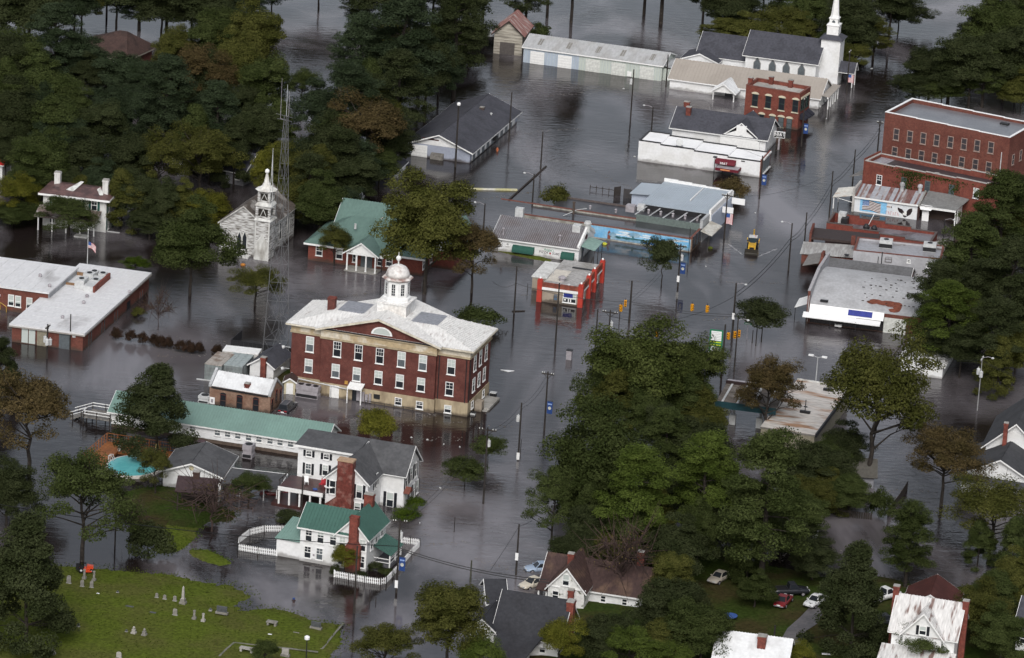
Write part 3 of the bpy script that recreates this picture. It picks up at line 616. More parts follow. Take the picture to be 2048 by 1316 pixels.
GC = mat('grey_green_container', (.20, .225, .225), .6, (.12, .125, .125), .7, .7); GC2 = mat('rusty_grey_container_top', (.34, .31, .28), .7, (.17, .12, .09), .6, .8, .48, .62)
container('grey container with streaked tan roof, left of the grey pair', zB(1197, 1048), zB(1292, 1062), 2.5, 6.0, GC, GC2)
container('grey green container with clean flat roof, middle of the three', zB(1296, 1050), zB(1412, 1066), 2.4, 6.0, GC, mat('grey_green_top', (.30, .34, .34), .6))
container('white steel container with rusty front doors behind the grey pair', zB(1300, 965), zB(1505, 987), 2.3, 2.6, mat('dirty_white_container', (.6, .59, .57), .6, (.3, .25, .2), .6, .7), WHITET, True)
def wallfence():
 A, B = W((461, 698)), W((584, 716)); d = B-A; L = math.hypot(d.x, d.y); t = thing('metal_enclosure', 'low black metal enclosure of panels at the lattice tower foot', 'fence', A, math.atan2(d.y, d.x))
 n = 14
 for i in range(n): MB().box(L*i/n+.03, -.05, -.3, L*(i+1)/n-.03, .05, 1.5).build('panel', DARK, t)
 for i in range(6): MB().box(-.05, .9*i+.08, -.3, .05, .9*(i+1), 1.5).build('panel', DARK, t)
 MB().box(0, -.08, 1.502, L, .08, 1.58).build('top_rail', DARK, t)
wallfence()
def lattice_tower():
 b = [W(z0(524, 718)), W(z0(577, 722)), W(z0(556, 694))]; c = (b[0]+b[1]+b[2])/3; t = thing('lattice_tower', 'tall grey three legged lattice radio tower with antennas beside courthouse', 'tower', c)
 base = W((551, 712)); H = HT((551, 712), 232); b = [p-c for p in b]; top = [Vector((math.cos(a), math.sin(a), 0))*.45 for a in (math.atan2(p.y, p.x) for p in b)]
 n = 15; lv = [1-(1-i/n)**1.25 for i in range(n+1)]; lg = MB()
 def pt(k, f): q = b[k].lerp(top[k], f); return Vector((q.x, q.y, f*H))
 for k in range(3):
  g = MB()
  for i in range(n): g.tube(pt(k, lv[i]), pt(k, lv[i+1]), .065-.03*lv[i], .065-.03*lv[i+1], 5)
  g.build('leg', TOWG, t)
 for k in range(3):
  g = MB(); j = (k+1) % 3
  for i in range(n):
   r = .034-.012*lv[i]; m0 = (pt(k, lv[i])+pt(j, lv[i]))/2
   g.tube(pt(k, lv[i+1]), pt(j, lv[i+1]), r, r, 4); g.tube(m0, pt(k, lv[i+1]), r, r, 4); g.tube(m0, pt(j, lv[i+1]), r, r, 4)
  g.build('bracing', TOWG, t)
 MB().tube((0, 0, H), (0, 0, H+5), .06, .04).build('mast', GALV, t)
 for x, z, h in ((-.9, H-.5, 6.5), (.35, H, 4.0)): MB().tube((x, 0, z), (x, 0, z+h), .04, .025, 5).tube((x, 0, z), (0, 0, z-.2), .03).build('whip_antenna', GREYM, t)
 a = MB().path([(-1.6, -.2, H+.3), (1.0, .3, H-.4)], .04).path([(-1.4, .2, H-.6), (.9, -.3, H-.8)], .04)
 for i in range(7): x = -1.5+i*.38; a.path([(x, -.3, H+.3-.2*i*.3), (x+.1, .4, H+.1-.2*i*.3)], .025)
 a.build('dipole_array', TOWG, t)
 d = MB(); z = H*.62
 for x in (-2.1, -1.6): d.path([(x, 0, z), (-1.85, 0, z+8.5)], .05)
 d.path([(-2.1, 0, z), (-1.3, 0, z)], .04).path([(-1.85, 0, z+8.5), (-1.85, 0, z+9.6)], .04); d.build('folded_dipole', LGREY, t)
 lp = MB(); z = H*.12; lp.path([(2.1, -.8, z), (3.4, -1.2, z+.05)], .05); lp.box(3.2, -1.4, z-.08, 3.7, -1.0, z+.06); lp.build('lamp_arm', LGREY, t)
lattice_tower()
# ------------------------------------------------------------------ brick school with white flat roofs
def school():
 s = Site('brick_school', 'low red brick school with white flat roofs in two wings', 'school', z1(140, 1097), z1(988, 1212)); w = s.w; zr = s.F(z1(990, 990))[1]; d = s.T(z1(1910, 290), zr)[1]; s.d = d
 s.p('wall', MB().box(0, 0, -.6, w, d, zr-.3), BRICKR)
 s.p('roof', MB().box(-.35, -.35, zr-.28, w+.35, d+.35, zr), WHITEROOF); s.p('fascia', MB().box(-.40, -.40, zr-.5, w+.40, d+.40, zr-.285), mat('fascia_grey', (.3, .28, .26)))
 h2 = zr+1.1; x2, y2 = s.T(z1(575, 500), h2); xb, yb = s.T(z1(968, 215), h2)
 s.p('wing_wall', MB().box(-42, y2, -.6, -.003, yb, h2-.28).box(-.003, y2, zr+.003, x2, yb, h2-.28), BRICKR); s.p('wing_roof', MB().box(-42, y2-.35, h2-.278, x2+.3, yb+.3, h2), WHITEROOF)
 s.p('roof_flashing', MB().box(x2+.003, y2+.1, zr+.003, x2+.2, yb-.1, h2-.285), mat('flashing_grey', (.34, .35, .37), .5, (.22, .22, .24), .6, .6))
 for x, y in ((300, 1008), (382, 1022)): win(s, 'F', z1(x, y), 1.25, 2.9, BRICKR, BLIND, bars=0, ft=.05)
 f = flat(s, 'entrance_door', 'F', z1(505, 1060), 1.7, 2.6, mat('dull_tan', (.22, .2, .15))); flat(s, 'double_door', 'F', z1(775, 1102), 1.9, 2.6, GLASSG); flat(s, 'wall_lamp', 'F', z1(888, 1025), .5, .5, LGREY, .2)
 for (x, y) in ((1060, 1055), (1088, 1045), (1215, 950), (1245, 925), (1368, 830), (1400, 810), (1672, 590), (1698, 570)): win(s, 'S', z1(x, y), .75, 2.7, BRICKR, GLASSG, bars=1, ft=.06)
 flat(s, 'side_door', 'S', z1(1535, 705), 1.6, 2.6, SHUT)
 for x, y in ((134, 600), (217, 615), (352, 636)): win(s, 'F', z1(x, y), 1.0, 1.9, WHITET, GLASS, blind=.62, bars=1, y=y2)
 sm = MB()
 for i in range(1, 13): y = d*i/13; sm.box(-.3, y-.05, zr+.002, w+.3, y+.05, zr+.03)
 for i in range(1, 15): x = -42+(x2+42)*i/15; sm.box(x-.05, y2-.3, h2+.002, x+.05, yb+.25, h2+.03)
 s.p('membrane_seam', sm, mat('seam_grey_white', (.55, .55, .56), .6), kind='stuff')
 # sunken plant well on the roof
 bx = s.T(z1(1110, 510), zr); bx2 = s.T(z1(1370, 350), zr)
 s.p('screen_wall', MB().box(bx[0], bx[1], zr+.003, bx[0]+.3, bx2[1], zr+1.0), BRICKB); s.p('screen_duct', MB().box(bx[0]-1.7, bx[1], zr+.003, bx[0]-.02, bx2[1]-2, zr+.95), LGREY)
 s.p('well_curb', MB().box(x2+.3, yb-6, zr+.004, bx[0]-2, yb-5.7, zr+.35).box(x2+.3, yb-.6, zr+.004, bx[0]-.1, yb-.3, zr+.5), mat('rusty_curb', (.22, .13, .07)))
 for i, (x, y, ww, dd, hh) in enumerate(((945, 470, 1.6, 2.4, 1.5), (1050, 380, 1.7, 1.7, 1.3), (1115, 345, 1.2, 1.2, 1.2), (1215, 370, 1.3, 1.3, 1.2), (1130, 440, 1.3, 1.3, 1.1))):
  q = s.T(z1(x, y), zr); u = s.p('rooftop_unit', MB().box(q[0]-ww/2, q[1], zr+.05, q[0]+ww/2, q[1]+dd, zr+hh), LGREY); MB().lathe([(.42, zr+hh), (.42, zr+hh+.12)], (q[0], q[1]+dd*.5), 10).build('fan', DARK, u)
 for x, y in ((480, 318), (593, 440), (1040, 565), (1000, 640), (1550, 515), (748, 818)):
  z = h2 if x < 600 else zr; q = s.T(z1(x, y), z); s.p('roof_vent', MB().lathe([(.28, z), (.2, z+.2), (.35, z+.25), (.2, z+.5)], q, 8), GREYM)
 xa = s.T(z1(80, 470), zr-.4); s.p('entrance_block', MB().box(-30, xa[1], -.6, xa[0]-.6, y2-.003, zr-.7), BRICKR); s.p('entrance_roof', MB().box(-30, xa[1]-.4, zr-.697, xa[0], y2-.36, zr-.4), WHITEROOF)
 q = s.T(z1(75, 745)); s.p('handrail', MB().path([(q[0], q[1], -.2), (q[0], q[1], .9), (q[0]-1.2, q[1]+.4, 1.4), (q[0]-1.2, q[1]+.4, .2)], .07), mat('rail_yellow', (.4, .25, .06)))
school()
# ------------------------------------------------------------------ long motel
def motel():
 s = Site('long_motel', 'long one storey white motel building with green metal roof', 'motel', zQ(252, 468), zQ(1782, 708)); w = s.w+4; h = s.F(zQ(900, 450))[1]+.42
 zr = h+1.95; y = s.T(zQ(905, 265), zr)[1]; d = 2*y; s.d = d
 s.p('wall', gable_walls(0, w, 0, d, .55, h, zr-.08, 'x'), WHITE); s.p('foundation', MB().box(.05, .05, -.6, w-.05, d-.05, .548), mat('brown_block', (.10, .075, .06), .9, fine=.15))
 gable_roof(s, 0, w, 0, d, h, zr, 'x', GREENR, .45, .12, 80, GREENR)
 for x, y in ((921, 480), (1127, 511), (1210, 524), (1294, 538), (1382, 552), (1467, 565), (1558, 579), (1640, 592), (1726, 605), (343, 384)): win(s, 'F', zQ(x, y), .95, 1.0, WHITET, GLASSG, bars=2, ft=.07)
 flat(s, 'crawl_vent', 'F', zQ(1312, 645), .8, .4, DARK)
 return s
MO = motel()
def ramp():
 t = thing('wooden_ramp', 'grey wooden stair and deck with white rails at motel left end', 'stairs', W(zQ(250, 480)), MO.rz); h = 1.3
 MB().box(-4.3, -.2, h-.15, -.05, 3.6, h).build('deck', WOODG, t)
 st = MB()
 for i in range(6): st.box(-4.3-.45*(i+1), 1.2, h-.2*(i+1)-.1, -4.3-.45*i, 3.4, h-.2*(i+1))
 st.build('step', WOODG, t); ps = MB(); rl = MB()
 for x, y in ((-4.3, -.2), (-2.2, -.2), (-.1, -.2), (-4.3, 1.2), (-4.3, 3.6), (-2.2, 3.6), (-.1, 3.6)): ps.box(x-.06, y-.06, -.5, x+.06, y+.06, h+1.0)
 for y in (1.2, 3.5):
  for i in (2, 5): ps.box(-4.3-.45*i-.06, y-.06, -.5, -4.3-.45*i+.06, y+.06, h-.2*i+.95)
  for dz in (.95, .5): rl.ext([(-4.3, y-.06, h+dz), (-4.3, y+.06, h+dz), (-7.1, y+.06, h-1.2+dz), (-7.1, y-.06, h-1.2+dz)], (0, 0, .09))
 for dz in (.95, .5): rl.box(-4.3, -.26, h+dz, -.05, -.14, h+dz+.09).box(-4.3, 3.54, h+dz, -.05, 3.66, h+dz+.09).box(-4.36, -.14, h+dz, -4.24, 1.14, h+dz+.09)
 ps.build('post', WOODD, t); rl.build('rail', WHITET, t)
ramp()
# ------------------------------------------------------------------ swimming pool with deck and fence
def pool():
 z = .45; c = W(zQ(425, 780), z); rz = MO.rz; t = thing('swimming_pool', 'oval turquoise swimming pool with pale coping in orange deck', 'pool', (c.x, c.y, 0), rz)
 def el(k, zz, n=28): return [(3.55*k*math.cos(2*math.pi*i/n)*(1.15 if math.cos(2*math.pi*i/n) > 0 else 1.0), 4.4*k*math.sin(2*math.pi*i/n), zz) for i in range(n)]
 MB().ext(el(1.05, -.4), (0, 0, z+.35)).build('coping', mat('pool_coping', (.55, .52, .48), .6), t); MB().ext(el(.97, z-.04), (0, 0, .03)).build('pool_water', POOLB, t)
 l = MB()
 for dx in (0, .6): l.path([(-3.6, dx, z), (-3.7, dx, z+.9), (-3.2, dx, z+1.0), (-2.9, dx, z+.2)], .05)
 l.build('ladder', LGREY, t)
 q = MB(); n = 26
 dk = thing('pool_deck', 'orange brown wooden pool deck with plank boards round the pool', 'deck', (c.x, c.y, 0), rz)
 for i in range(n):
  x0 = -7+13*i/n; x1 = -7+13*(i+1)/n-.03
  b = MB().box(x0, 4.7, -.35, x1, 8.2, .36) if -4.2 < (x0+x1)/2 < 4.6 else MB().box(x0, -1.5 if x0 < 0 else 1.0, -.35, x1, 8.2, .36)
  b.build('plank', DECKW, dk)
 f = thing('pool_fence', 'orange brown rail fence of boards behind the pool', 'fence', (c.x, c.y, 0), rz)
 for k in range(9): x = -7.1+13.3*k/8; MB().box(x-.06, 8.25, -.4, x+.06, 8.37, 1.6).build('post', DECKW, f)
 for k in range(10): MB().box(-7.15, 8.2-10*k/9-.06, -.4, -7.03, 8.2-10*k/9+.06, 1.6).build('post', DECKW, f)
 for zz in (.5, 1.0, 1.5): MB().box(-7.1, 8.38, zz, 6.2, 8.42, zz+.1).build('rail', DECKW, f)
 for zz in (.5, 1.0, 1.5): MB().box(-7.2, -1.8, zz, -7.16, 8.2, zz+.1).build('rail', DECKW, f)
 sl = MB()
 for k in range(34): x = -7+13.2*k/34; sl.box(x, 8.29, .3, x+.1, 8.33, 1.45)
 sl.build('slat', WOODD, f, kind='stuff')
 g = thing('pool_railing', 'dark picket railing in front of the turquoise pool', 'fence', (c.x, c.y, 0), rz); sp = MB()
 for k in range(22): x = -4.6+4.4*k/22; sp.box(x, -5.2-.0*k, -.3, x+.09, -5.12, 1.1)
 sp.build('picket', DARK, g, kind='stuff'); MB().box(-4.6, -5.24, 1.1, -.2, -5.1, 1.2).build('rail', WOODG, g)
 p = thing('pool_pump', 'white upright filter cylinder on the pool deck', 'pump', W(zQ(322, 660), .4)); MB().lathe([(.22, -.02), (.25, .5), (.2, .8), (.05, .95)], n=10).build('tank', PLAINW, p); MB().lathe([(.26, .3), (.26, .4)], n=10).build('band', GREYM, p)
pool()
def swings():
 t = thing('swing_set', 'yellow and blue A frame swing set by the motel wall', 'swing set', W(zQ(745, 690)), MO.rz); y = mat('faded_yellow', (.55, .45, .2)); b = mat('faded_blue', (.08, .12, .2))
 f = MB();
 for x in (-2.2, 2.2): f.tube((x, -1.1, -.3), (x, 0, 2.3), .07).tube((x, 1.1, -.3), (x, 0, 2.3), .07)
 f.build('frame', y, t); MB().tube((-2.3, 0, 2.3), (2.3, 0, 2.3), .06).build('top_bar', b, t)
 for i, x in enumerate((-1.2, 0, 1.2)): MB().tube((x-.2, 0, 2.3), (x-.2, 0, .6), .02).tube((x+.2, 0, 2.3), (x+.2, 0, .6), .02).box(x-.25, -.12, .55, x+.25, .12, .6).build('swing', b, t)
swings()
def garage():
 s = Site('white_garage', 'white front gabled garage with grey shingle roof near the pool', 'garage', zQ(678, 950), zQ(1150, 1005)); w = s.w; h = s.F(zQ(680, 808))[1]; zr = s.F(zQ(915, 765))[1]
 h2 = s.F(zQ(1155, 885))[1]; h = (h+h2)/2; mid = s.F(zQ(915, 765))[0]; d = s.T(zQ(1080, 608), zr)[1]; s.d = d
 s.p('wall', gable_walls(0, w, 0, d, -.4, h, zr-.1, 'y', mid), WHITE); gable_roof(s, 0, w, 0, d, h, zr, 'y', SHING, .45, .15, mid=mid)
 z = h-.3; x1, y1 = s.T(zQ(1622, 972), z); x2, y2 = s.T(zQ(1682, 852), z)
 s.p('carport_roof', MB().box(w+.45, min(y1, 1.2), z-.18, x1, y2, z), SHING); s.p('carport_fascia', MB().box(w+.5, y2+.002, z-.28, x1+.05, y2+.12, z+.03).box(x1+.002, y1, z-.28, x1+.1, y2, z+.03), WHITET)
 for x in (w+3, w+6.5, x1-.3): s.p('carport_post', MB().box(x, y1+.3, -.4, x+.15, y1+.45, z-.18), WHITET)
 v = s.p('gable_vent', MB().lathe([(.35, 0), (.35, .05)], n=10), mat('yellowed_vent', (.5, .45, .3))); v.location = (mid, -.01, zr-.75); v.rotation_euler = (R(90), 0, 0)
garage()
def inn():
 s = Site('white_inn', 'large white two storey inn with grey roof, black shutters and porch', 'house', zE(178, 502), zE(365, 533), 3.05); w = s.w   # rear wing front wall line
 h = s.F(zE(190, 305))[1]+.3
 # main block: gable ridge along x, its gable end faces the street; the rear wing shares the ridge
 W1, yf, _ = s.loc(W(zE(872, 715))); ydep = s.S(zE(968, 612), W1)[0]-yf; yr = yf+ydep/2
 he = s.F(zE(882, 492), yf)[1]+.2; zm = s.S(zE(945, 300), W1)[1]; xm0 = s.F(zE(560, 368))[0]
 s.p('wall', MB().ext([(0, 0, -.5), (0, 0, h), (0, yr, zm-.12), (0, yf+ydep-.2, he-.1), (0, yf+ydep-.2, -.5)], (xm0+.5, 0, 0)), WHITE)
 s.p('street_block', gable_walls(xm0, W1, yf, yf+ydep, -.5, he, zm-.1, 'x'), WHITE)
 k = (zm-h)/yr; kb = (zm-he)/(ydep/2)
 s.p('rear_roof', MB().slab([(-.4, -.4, h-.4*k), (xm0+.3, -.4, h-.4*k), (xm0+.3, yr, zm), (-.4, yr, zm)], .15).slab([(xm0-.6, yf+ydep+.4, he-.4*kb), (-.4, yf+ydep+.4, he-.4*kb), (-.4, yr, zm), (xm0-.6, yr, zm)], .15), SHING)
 s.p('rear_eave', MB().box(-.45, -.5, h-.4*k-.2, xm0+.3, -.402, h-.4*k+.1), WHITET)
 gable_roof(s, xm0, W1, yf, yf+ydep, he, zm, 'x', SHING, .45, name='main_roof')
 # front gable wing with the great chimney
 xa = s.F(zE(368, 640), -3)[0]; yg = s.loc(W(zE(372, 735)))[1]; xg0 = s.loc(W(zE(362, 730)))[0]; xg1 = s.F(zE(645, 560), yg)[0]; hz = s.F(zE(645, 548), yg)[1]; hz2 = s.F(zE(372, 505), yg)[1]; hh = (hz+hz2)/2; zg = s.F(zE(500, 400), yg)[1]
 s.p('front_wing', gable_walls(xg0, xg1, yg, yf+ydep/2, -.5, hh, zg-.1, 'y'), WHITE); gable_roof(s, xg0, xg1, yg, yf+ydep/2, hh, zg, 'y', SHING, .35, name='wing_roof')
 cx = s.F(zE(500, 700), yg)[0]; zt = s.F(zE(500, 402), yg-.9)[1]; zs = s.F(zE(455, 640), yg-.9)[1]; wt = 2.3
 ch = MB(); ch.ext([(cx-1.0-wt/2-1.1, yg-1.3, -.4), (cx+wt/2, yg-1.3, -.4), (cx+wt/2, yg-1.3, zt), (cx-wt/2, yg-1.3, zt), (cx-wt/2, yg-1.3, zs), (cx-wt/2-2.0, yg-1.3, zs-1.6), (cx-wt/2-2.0, yg-1.3, -.4)][1:], (0, 1.25, 0)); c = s.p('great_chimney', ch, mat('mottled_brick', (.13, .034, .026), .9, (.23, .12, .10), 1.0, .8, .5, .66, fine=.2)); MB().box(cx-wt/2-.08, yg-1.38, zt+.002, cx+wt/2+.08, yg+.02, zt+.25).build('chimney_cap', mat('tan_cap', (.38, .26, .17)), c)
 wf = dict(frame=WHITET, shut=SHUT)
 win(s, 'F', zE(588, 603), 1.0, 2.1, blind=.4, y=yg, **wf); win(s, 'F', zE(412, 573), 1.0, 2.1, y=yg, **wf); win(s, 'F', zE(575, 715), 1.0, 1.9, y=yg, **wf)
 for x, y in ((257, 352), (372, 372)): win(s, 'F', zE(x, y), .95, .95, shut=SHUT, bars=2)
 for x, y in ((252, 452), (364, 462)): win(s, 'F', zE(x, y), .95, 1.7, glass=GLASSG if x < 300 else GLASS, shut=SHUT, bars=2)
 win(s, 'F', zE(790, 655), 1.15, 2.3, y=yf, blind=.45, **wf)
 for x, y in ((690, 545), (702, 520)): win(s, 'S', zE(x, y), .8, 1.9, x=xg1, shut=SHUT)
 for (x, y) in ((896, 528), (927, 490), (957, 458)): win(s, 'S', zE(x, y), 1.0, 2.2, x=W1, shut=SHUT)
 for (x, y) in ((918, 625), (944, 592), (966, 568)): win(s, 'S', zE(x, y), 1.0, 2.1, x=W1, shut=SHUT)
 win(s, 'S', zE(933, 386), .8, .8, x=W1)
 y, z = s.S(zE(886, 660), W1); D = flat(s, 'street_door', 'S', (y, 1.1), 1.2, 2.2, WHITET, x=W1, local=True)
 s.p('door_hood', MB().ext([(W1+.01, y-1.0, 2.4), (W1+.01, y+1.0, 2.4), (W1+.01, y, 3.2)], (.9, 0, 0)), REDP if 0 else mat('hood_shingle', (.15, .05, .035)))
 # two storey porch on the left
 xp0, yp0 = s.loc(W(zE(50, 700)))[:2]; xp1 = xg0; zd = s.F(zE(205, 592), yp0)[1]; yp0 = yp0
 s.p('porch_deck', MB().box(xp0, yp0, zd-.3, xp1-.003, -.003, zd), DECKR); s.p('porch_beam', MB().box(xp0-.05, yp0-.12, zd-.55, xp1-.01, yp0-.003, zd+.05), WHITET); s.p('porch_floor', MB().box(xp0-1.0, yp0, -.4, xp1-.01, -.01, .45), DECKR)
 n = 5
 for i in range(n): x = xp0+.1+(xp1-xp0-.5)*i/(n-1); s.p('porch_post', MB().box(x-.12, yp0+.02, .45, x+.12, yp0+.26, zd-.302), WHITET)
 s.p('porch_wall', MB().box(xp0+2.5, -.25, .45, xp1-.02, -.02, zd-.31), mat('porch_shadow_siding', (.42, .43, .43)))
 for i in range(3): win(s, 'F', (xp0+3.6+i*2.4, 1.9), 1.0, 1.9, y=-.25, local=True)
 rl = MB().box(xp0, yp0+.02, zd+.9, xp0+.1, -.01, zd+1.0); [rl.box(xp0+.01, yp0+.3+i*1.3, zd, xp0+.09, yp0+.38+i*1.3, zd+.9) for i in range(4)]; s.p('deck_rail', rl, WOODD)
 for i, (x, y) in enumerate(((305, 315), (480, 312), (692, 330))):
  q = s.T(zE(x, y), zm-1.6); s.p('roof_vent', MB().lathe([(.15, zm-2.6), (.15, zm-.9)], q, 8), LGREY)
 for i, p in enumerate((zE(350, 520), zE(335, 518))): pass
 return s, zd, yp0, xp0
IN, IZ, IY, IX = inn()
def deck_chair(label, dx, m, rz):
 p = IN.world(IX+dx, IY+2.6, IZ); t = thing('deck_chair', label, 'chair', p, IN.rz+rz, 'chairs on the inn porch roof')
 MB().box(-.3, -.3, .38, .3, .3, .44).build('seat', m, t); MB().ext([(-.3, .3, .44), (.3, .3, .44), (.3, .5, 1.1), (-.3, .5, 1.1)], (0, .05, 0)).build('backrest', m, t)
 for x in (-.27, .23):
  for y in (-.28, .24): MB().box(x, y, 0, x+.05, y+.05, .38).build('leg', m, t)
deck_chair('white plastic chair on the inn porch deck', 3.3, PLAINW, .4); deck_chair('red chair on the inn porch deck, nearer the house', 5.6, PLAINR, -.2); deck_chair('red chair on the porch deck next to blue cushion', 6.3, PLAINR, .1)
t = thing('patio_table', 'round white table tipped on the inn porch deck', 'table', IN.world(IX+7.2, IY+1.3, IZ), 0); MB().lathe([(.7, .7), (.7, .76)], n=16).build('tabletop', PLAINW, t); MB().tube((0, 0, 0), (0, 0, .7), .06).build('leg', PLAINW, t)
tag(MB().box(-.3, -.25, 0, .3, .25, .14).build('cushion', PLAINB, None, IN.world(IX+5.2, IY+1.0, IZ+.01), .3), 'blue cushion lying on the inn porch deck', 'cushion')
def cottage():
 s = Site('green_roof_cottage', 'white two storey cottage with green metal roof and tall red chimney', 'house', zY(110, 842), zY(905, 985)); w = s.w
 xg0 = s.F(zY(562, 600))[0]; he = s.F(zY(560, 520))[1]; xr = w; hr = s.F(zY(945, 600))[1]; h = (he+hr)/2; zg = s.F(zY(762, 345))[1]; d = s.S(zY(1140, 590))[0]; d2 = s.T(zY(985, 130), zg)[1]
 hl = s.F(zY(110, 448))[1]; h = (h+hl)/2+.3
 s.p('wall', MB().box(0, 0, -.5, xg0+.3, 6.2, h).ext([(0, 0, h), (0, 6.2, h), (0, 3.1, zg-.15)], (xg0+.3, 0, 0)), WHITE); s.p('gable_wing', gable_walls(xg0, w, -.02, d2, -.5, h, zg-.1, 'y'), WHITE)
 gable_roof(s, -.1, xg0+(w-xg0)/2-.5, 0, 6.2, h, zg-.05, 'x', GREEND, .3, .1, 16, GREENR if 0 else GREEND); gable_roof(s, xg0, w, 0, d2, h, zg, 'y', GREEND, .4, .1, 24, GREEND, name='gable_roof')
 cx = s.F(zY(760, 900))[0]; zt = s.F(zY(760, 330), -.6)[1]; zs = s.F(zY(760, 640), -.6)[1]
 c = s.p('front_chimney', MB().ext([(cx-1.05, -.9, -.4), (cx+1.05, -.9, -.4), (cx+1.05, -.9, zs-.5), (cx+.6, -.9, zs+.3), (cx+.6, -.9, zt), (cx-.6, -.9, zt), (cx-.6, -.9, zs+.3), (cx-1.05, -.9, zs-.5)], (0, .87, 0)), BRICKC); MB().box(cx-.66, -.96, zt+.002, cx+.66, .03, zt+.15).build('chimney_cap', BRICKC, c)
 chimney(s, xg0+(w-xg0)/2-.1, d2-1.0, h, s.F(zY(992, 45), d2-1)[1], 1.3, .9, BRICKC, 'rear_chimney')
 for x, y in ((226, 542), (368, 567), (517, 592)): win(s, 'F', zY(x, y), 1.0, 1.75, glass=GLASS, bars=2, ft=.07)
 for x, y in ((212, 742), (354, 765)): win(s, 'F', zY(x, y), 1.0, 1.75, glass=GLASS if x < 300 else GLASSG, bars=2, ft=.07)
 for x, y in ((628, 628), (870, 662), (612, 820), (855, 860)): win(s, 'F', zY(x, y), .95, 1.75, bars=2, y=-.02, ft=.07)
 for x, y in ((975, 640), (1030, 560), (1098, 480)): win(s, 'S', zY(x, y), .9, 1.8, bars=2)
 flat(s, 'wall_meter', 'F', zY(284, 778), .25, .3, GREYM);
 # left lean-to
 xl = s.T(zY(-220, 830))[0]; hz = s.F(zY(0, 612))[1]
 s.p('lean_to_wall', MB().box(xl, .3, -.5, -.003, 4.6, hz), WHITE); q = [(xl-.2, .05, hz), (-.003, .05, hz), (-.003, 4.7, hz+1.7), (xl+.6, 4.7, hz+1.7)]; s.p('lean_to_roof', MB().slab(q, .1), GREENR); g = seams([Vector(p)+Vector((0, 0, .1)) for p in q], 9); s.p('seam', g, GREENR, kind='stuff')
 # side porch
 zp = s.S(zY(1075, 590))[1]; y0 = s.S(zY(1000, 700))[0]; y1 = y0+4.6; zl = zp-1.15
 q = [(w+2.7, y0-.2, zl), (w+2.7, y1+.2, zl), (w+.003, y1+.2, zp), (w+.003, y0-.2, zp)]; s.p('porch_roof', MB().slab(q, .1), GREEND); g = seams([Vector(p)+Vector((0, 0, .1)) for p in q], 9); s.p('seam', g, GREEND, kind='stuff')
 s.p('porch_beam', MB().box(w+2.35, y0, zl-.3, w+2.55, y1, zl-.02), WHITET)
 for y in (y0+.05, (y0+y1)/2, y1-.05): s.p('porch_post', MB().box(w+2.36, y-.09, -.4, w+2.54, y+.09, zl-.302), WHITET)
 s.p('porch_floor', MB().box(w+.003, y0, -.4, w+2.6, y1, .4), mat('grey_floor', (.1, .1, .11))); rl = MB()
 for zz in (.65, 1.2): rl.box(w+2.4, y0+.15, zz, w+2.5, y1-.15, zz+.08).box(w+.1, y0+.02, zz, w+2.3, y0+.1, zz+.08)
 s.p('porch_rail', rl, WHITET)
 return s
CO = cottage()
def picket_fence(label, pts, h=1.0, gap=.26):
 Wp = [W(p) for p in pts]; t = thing('picket_fence', label, 'fence', Wp[0], 0); o = Wp[0]; pk = shared('picket', lambda: raw(MB().ext([(-.07, -.02, -.4), (.07, -.02, -.4), (.07, -.02, .85), (0, -.02, 1.0), (-.07, -.02, .85)], (0, .04, 0)), 'picket', PLAINW)); n = 0
 for a, b in zip(Wp, Wp[1:]):
  d = b-a; L = d.length; rz = math.atan2(d.y, d.x); u = d.normalized(); nn = Vector((-u.y, u.x, 0))
  k = max(2, int(L/gap))
  for i in range(k): link('picket', pk, t, a-o+u*(L*(i+.5)/k), rz)
  r = MB()
  for z in (.2, .65): r.ext([a-o+u*.02+nn*.025+Vector((0, 0, z)), b-o-u*.02+nn*.025+Vector((0, 0, z)), b-o-u*.02+nn*.07+Vector((0, 0, z)), a-o+u*.02+nn*.07+Vector((0, 0, z))], (0, 0, .09))
  r.build('rail', PLAINW, t)
  for p in (a, b): q = p-o; MB().box(q.x-.07, q.y-.07, -.5, q.x+.07, q.y+.07, 1.08).build('post', PLAINW, t)
picket_fence('white picket fence in front of the green roofed cottage', [zY(528, 1040), zY(700, 1072), zY(890, 1108), zY(1080, 1135), zY(1150, 1118), zY(1225, 1040), zY(1350, 900), zY(1450, 780), zY(1552, 678), zY(1548, 662), zY(1440, 648), zY(1330, 632)])
picket_fence('white picket fence curving round the flooded lawn left of cottage', [zC(1288, 842), zC(1200, 830), zC(1108, 815), zC(1112, 782), zC(1160, 745), zC(1230, 728), zC(1310, 728), zC(1385, 735)])
def pavilion():
 s = Site('open_shelter', 'open garden shelter with dark brown roof below the white garage', 'shelter', zQ(790, 1165), zQ(1090, 1190)); w = s.w; d = 4.5; h = 3.3
 gable_roof(s, 0, w, 0, d, h, h+1.3, 'x', mat('wet_brown_roof', (.045, .028, .03), .6, fine=.15), .3, trim=None)
 for x in (0, w/2, w-.2):
  for y in (0, d-.2): s.p('post', MB().box(x, y, -.4, x+.18, y+.18, h), WOODD)
 s.p('back_wall', MB().box(0, d-.02, 0, w, d, 1.2), WOODD); chimney(s, w*.45, d*.5, h, h+2.4, .9, .8, mat('dark_stack', (.06, .035, .03)))
pavilion()
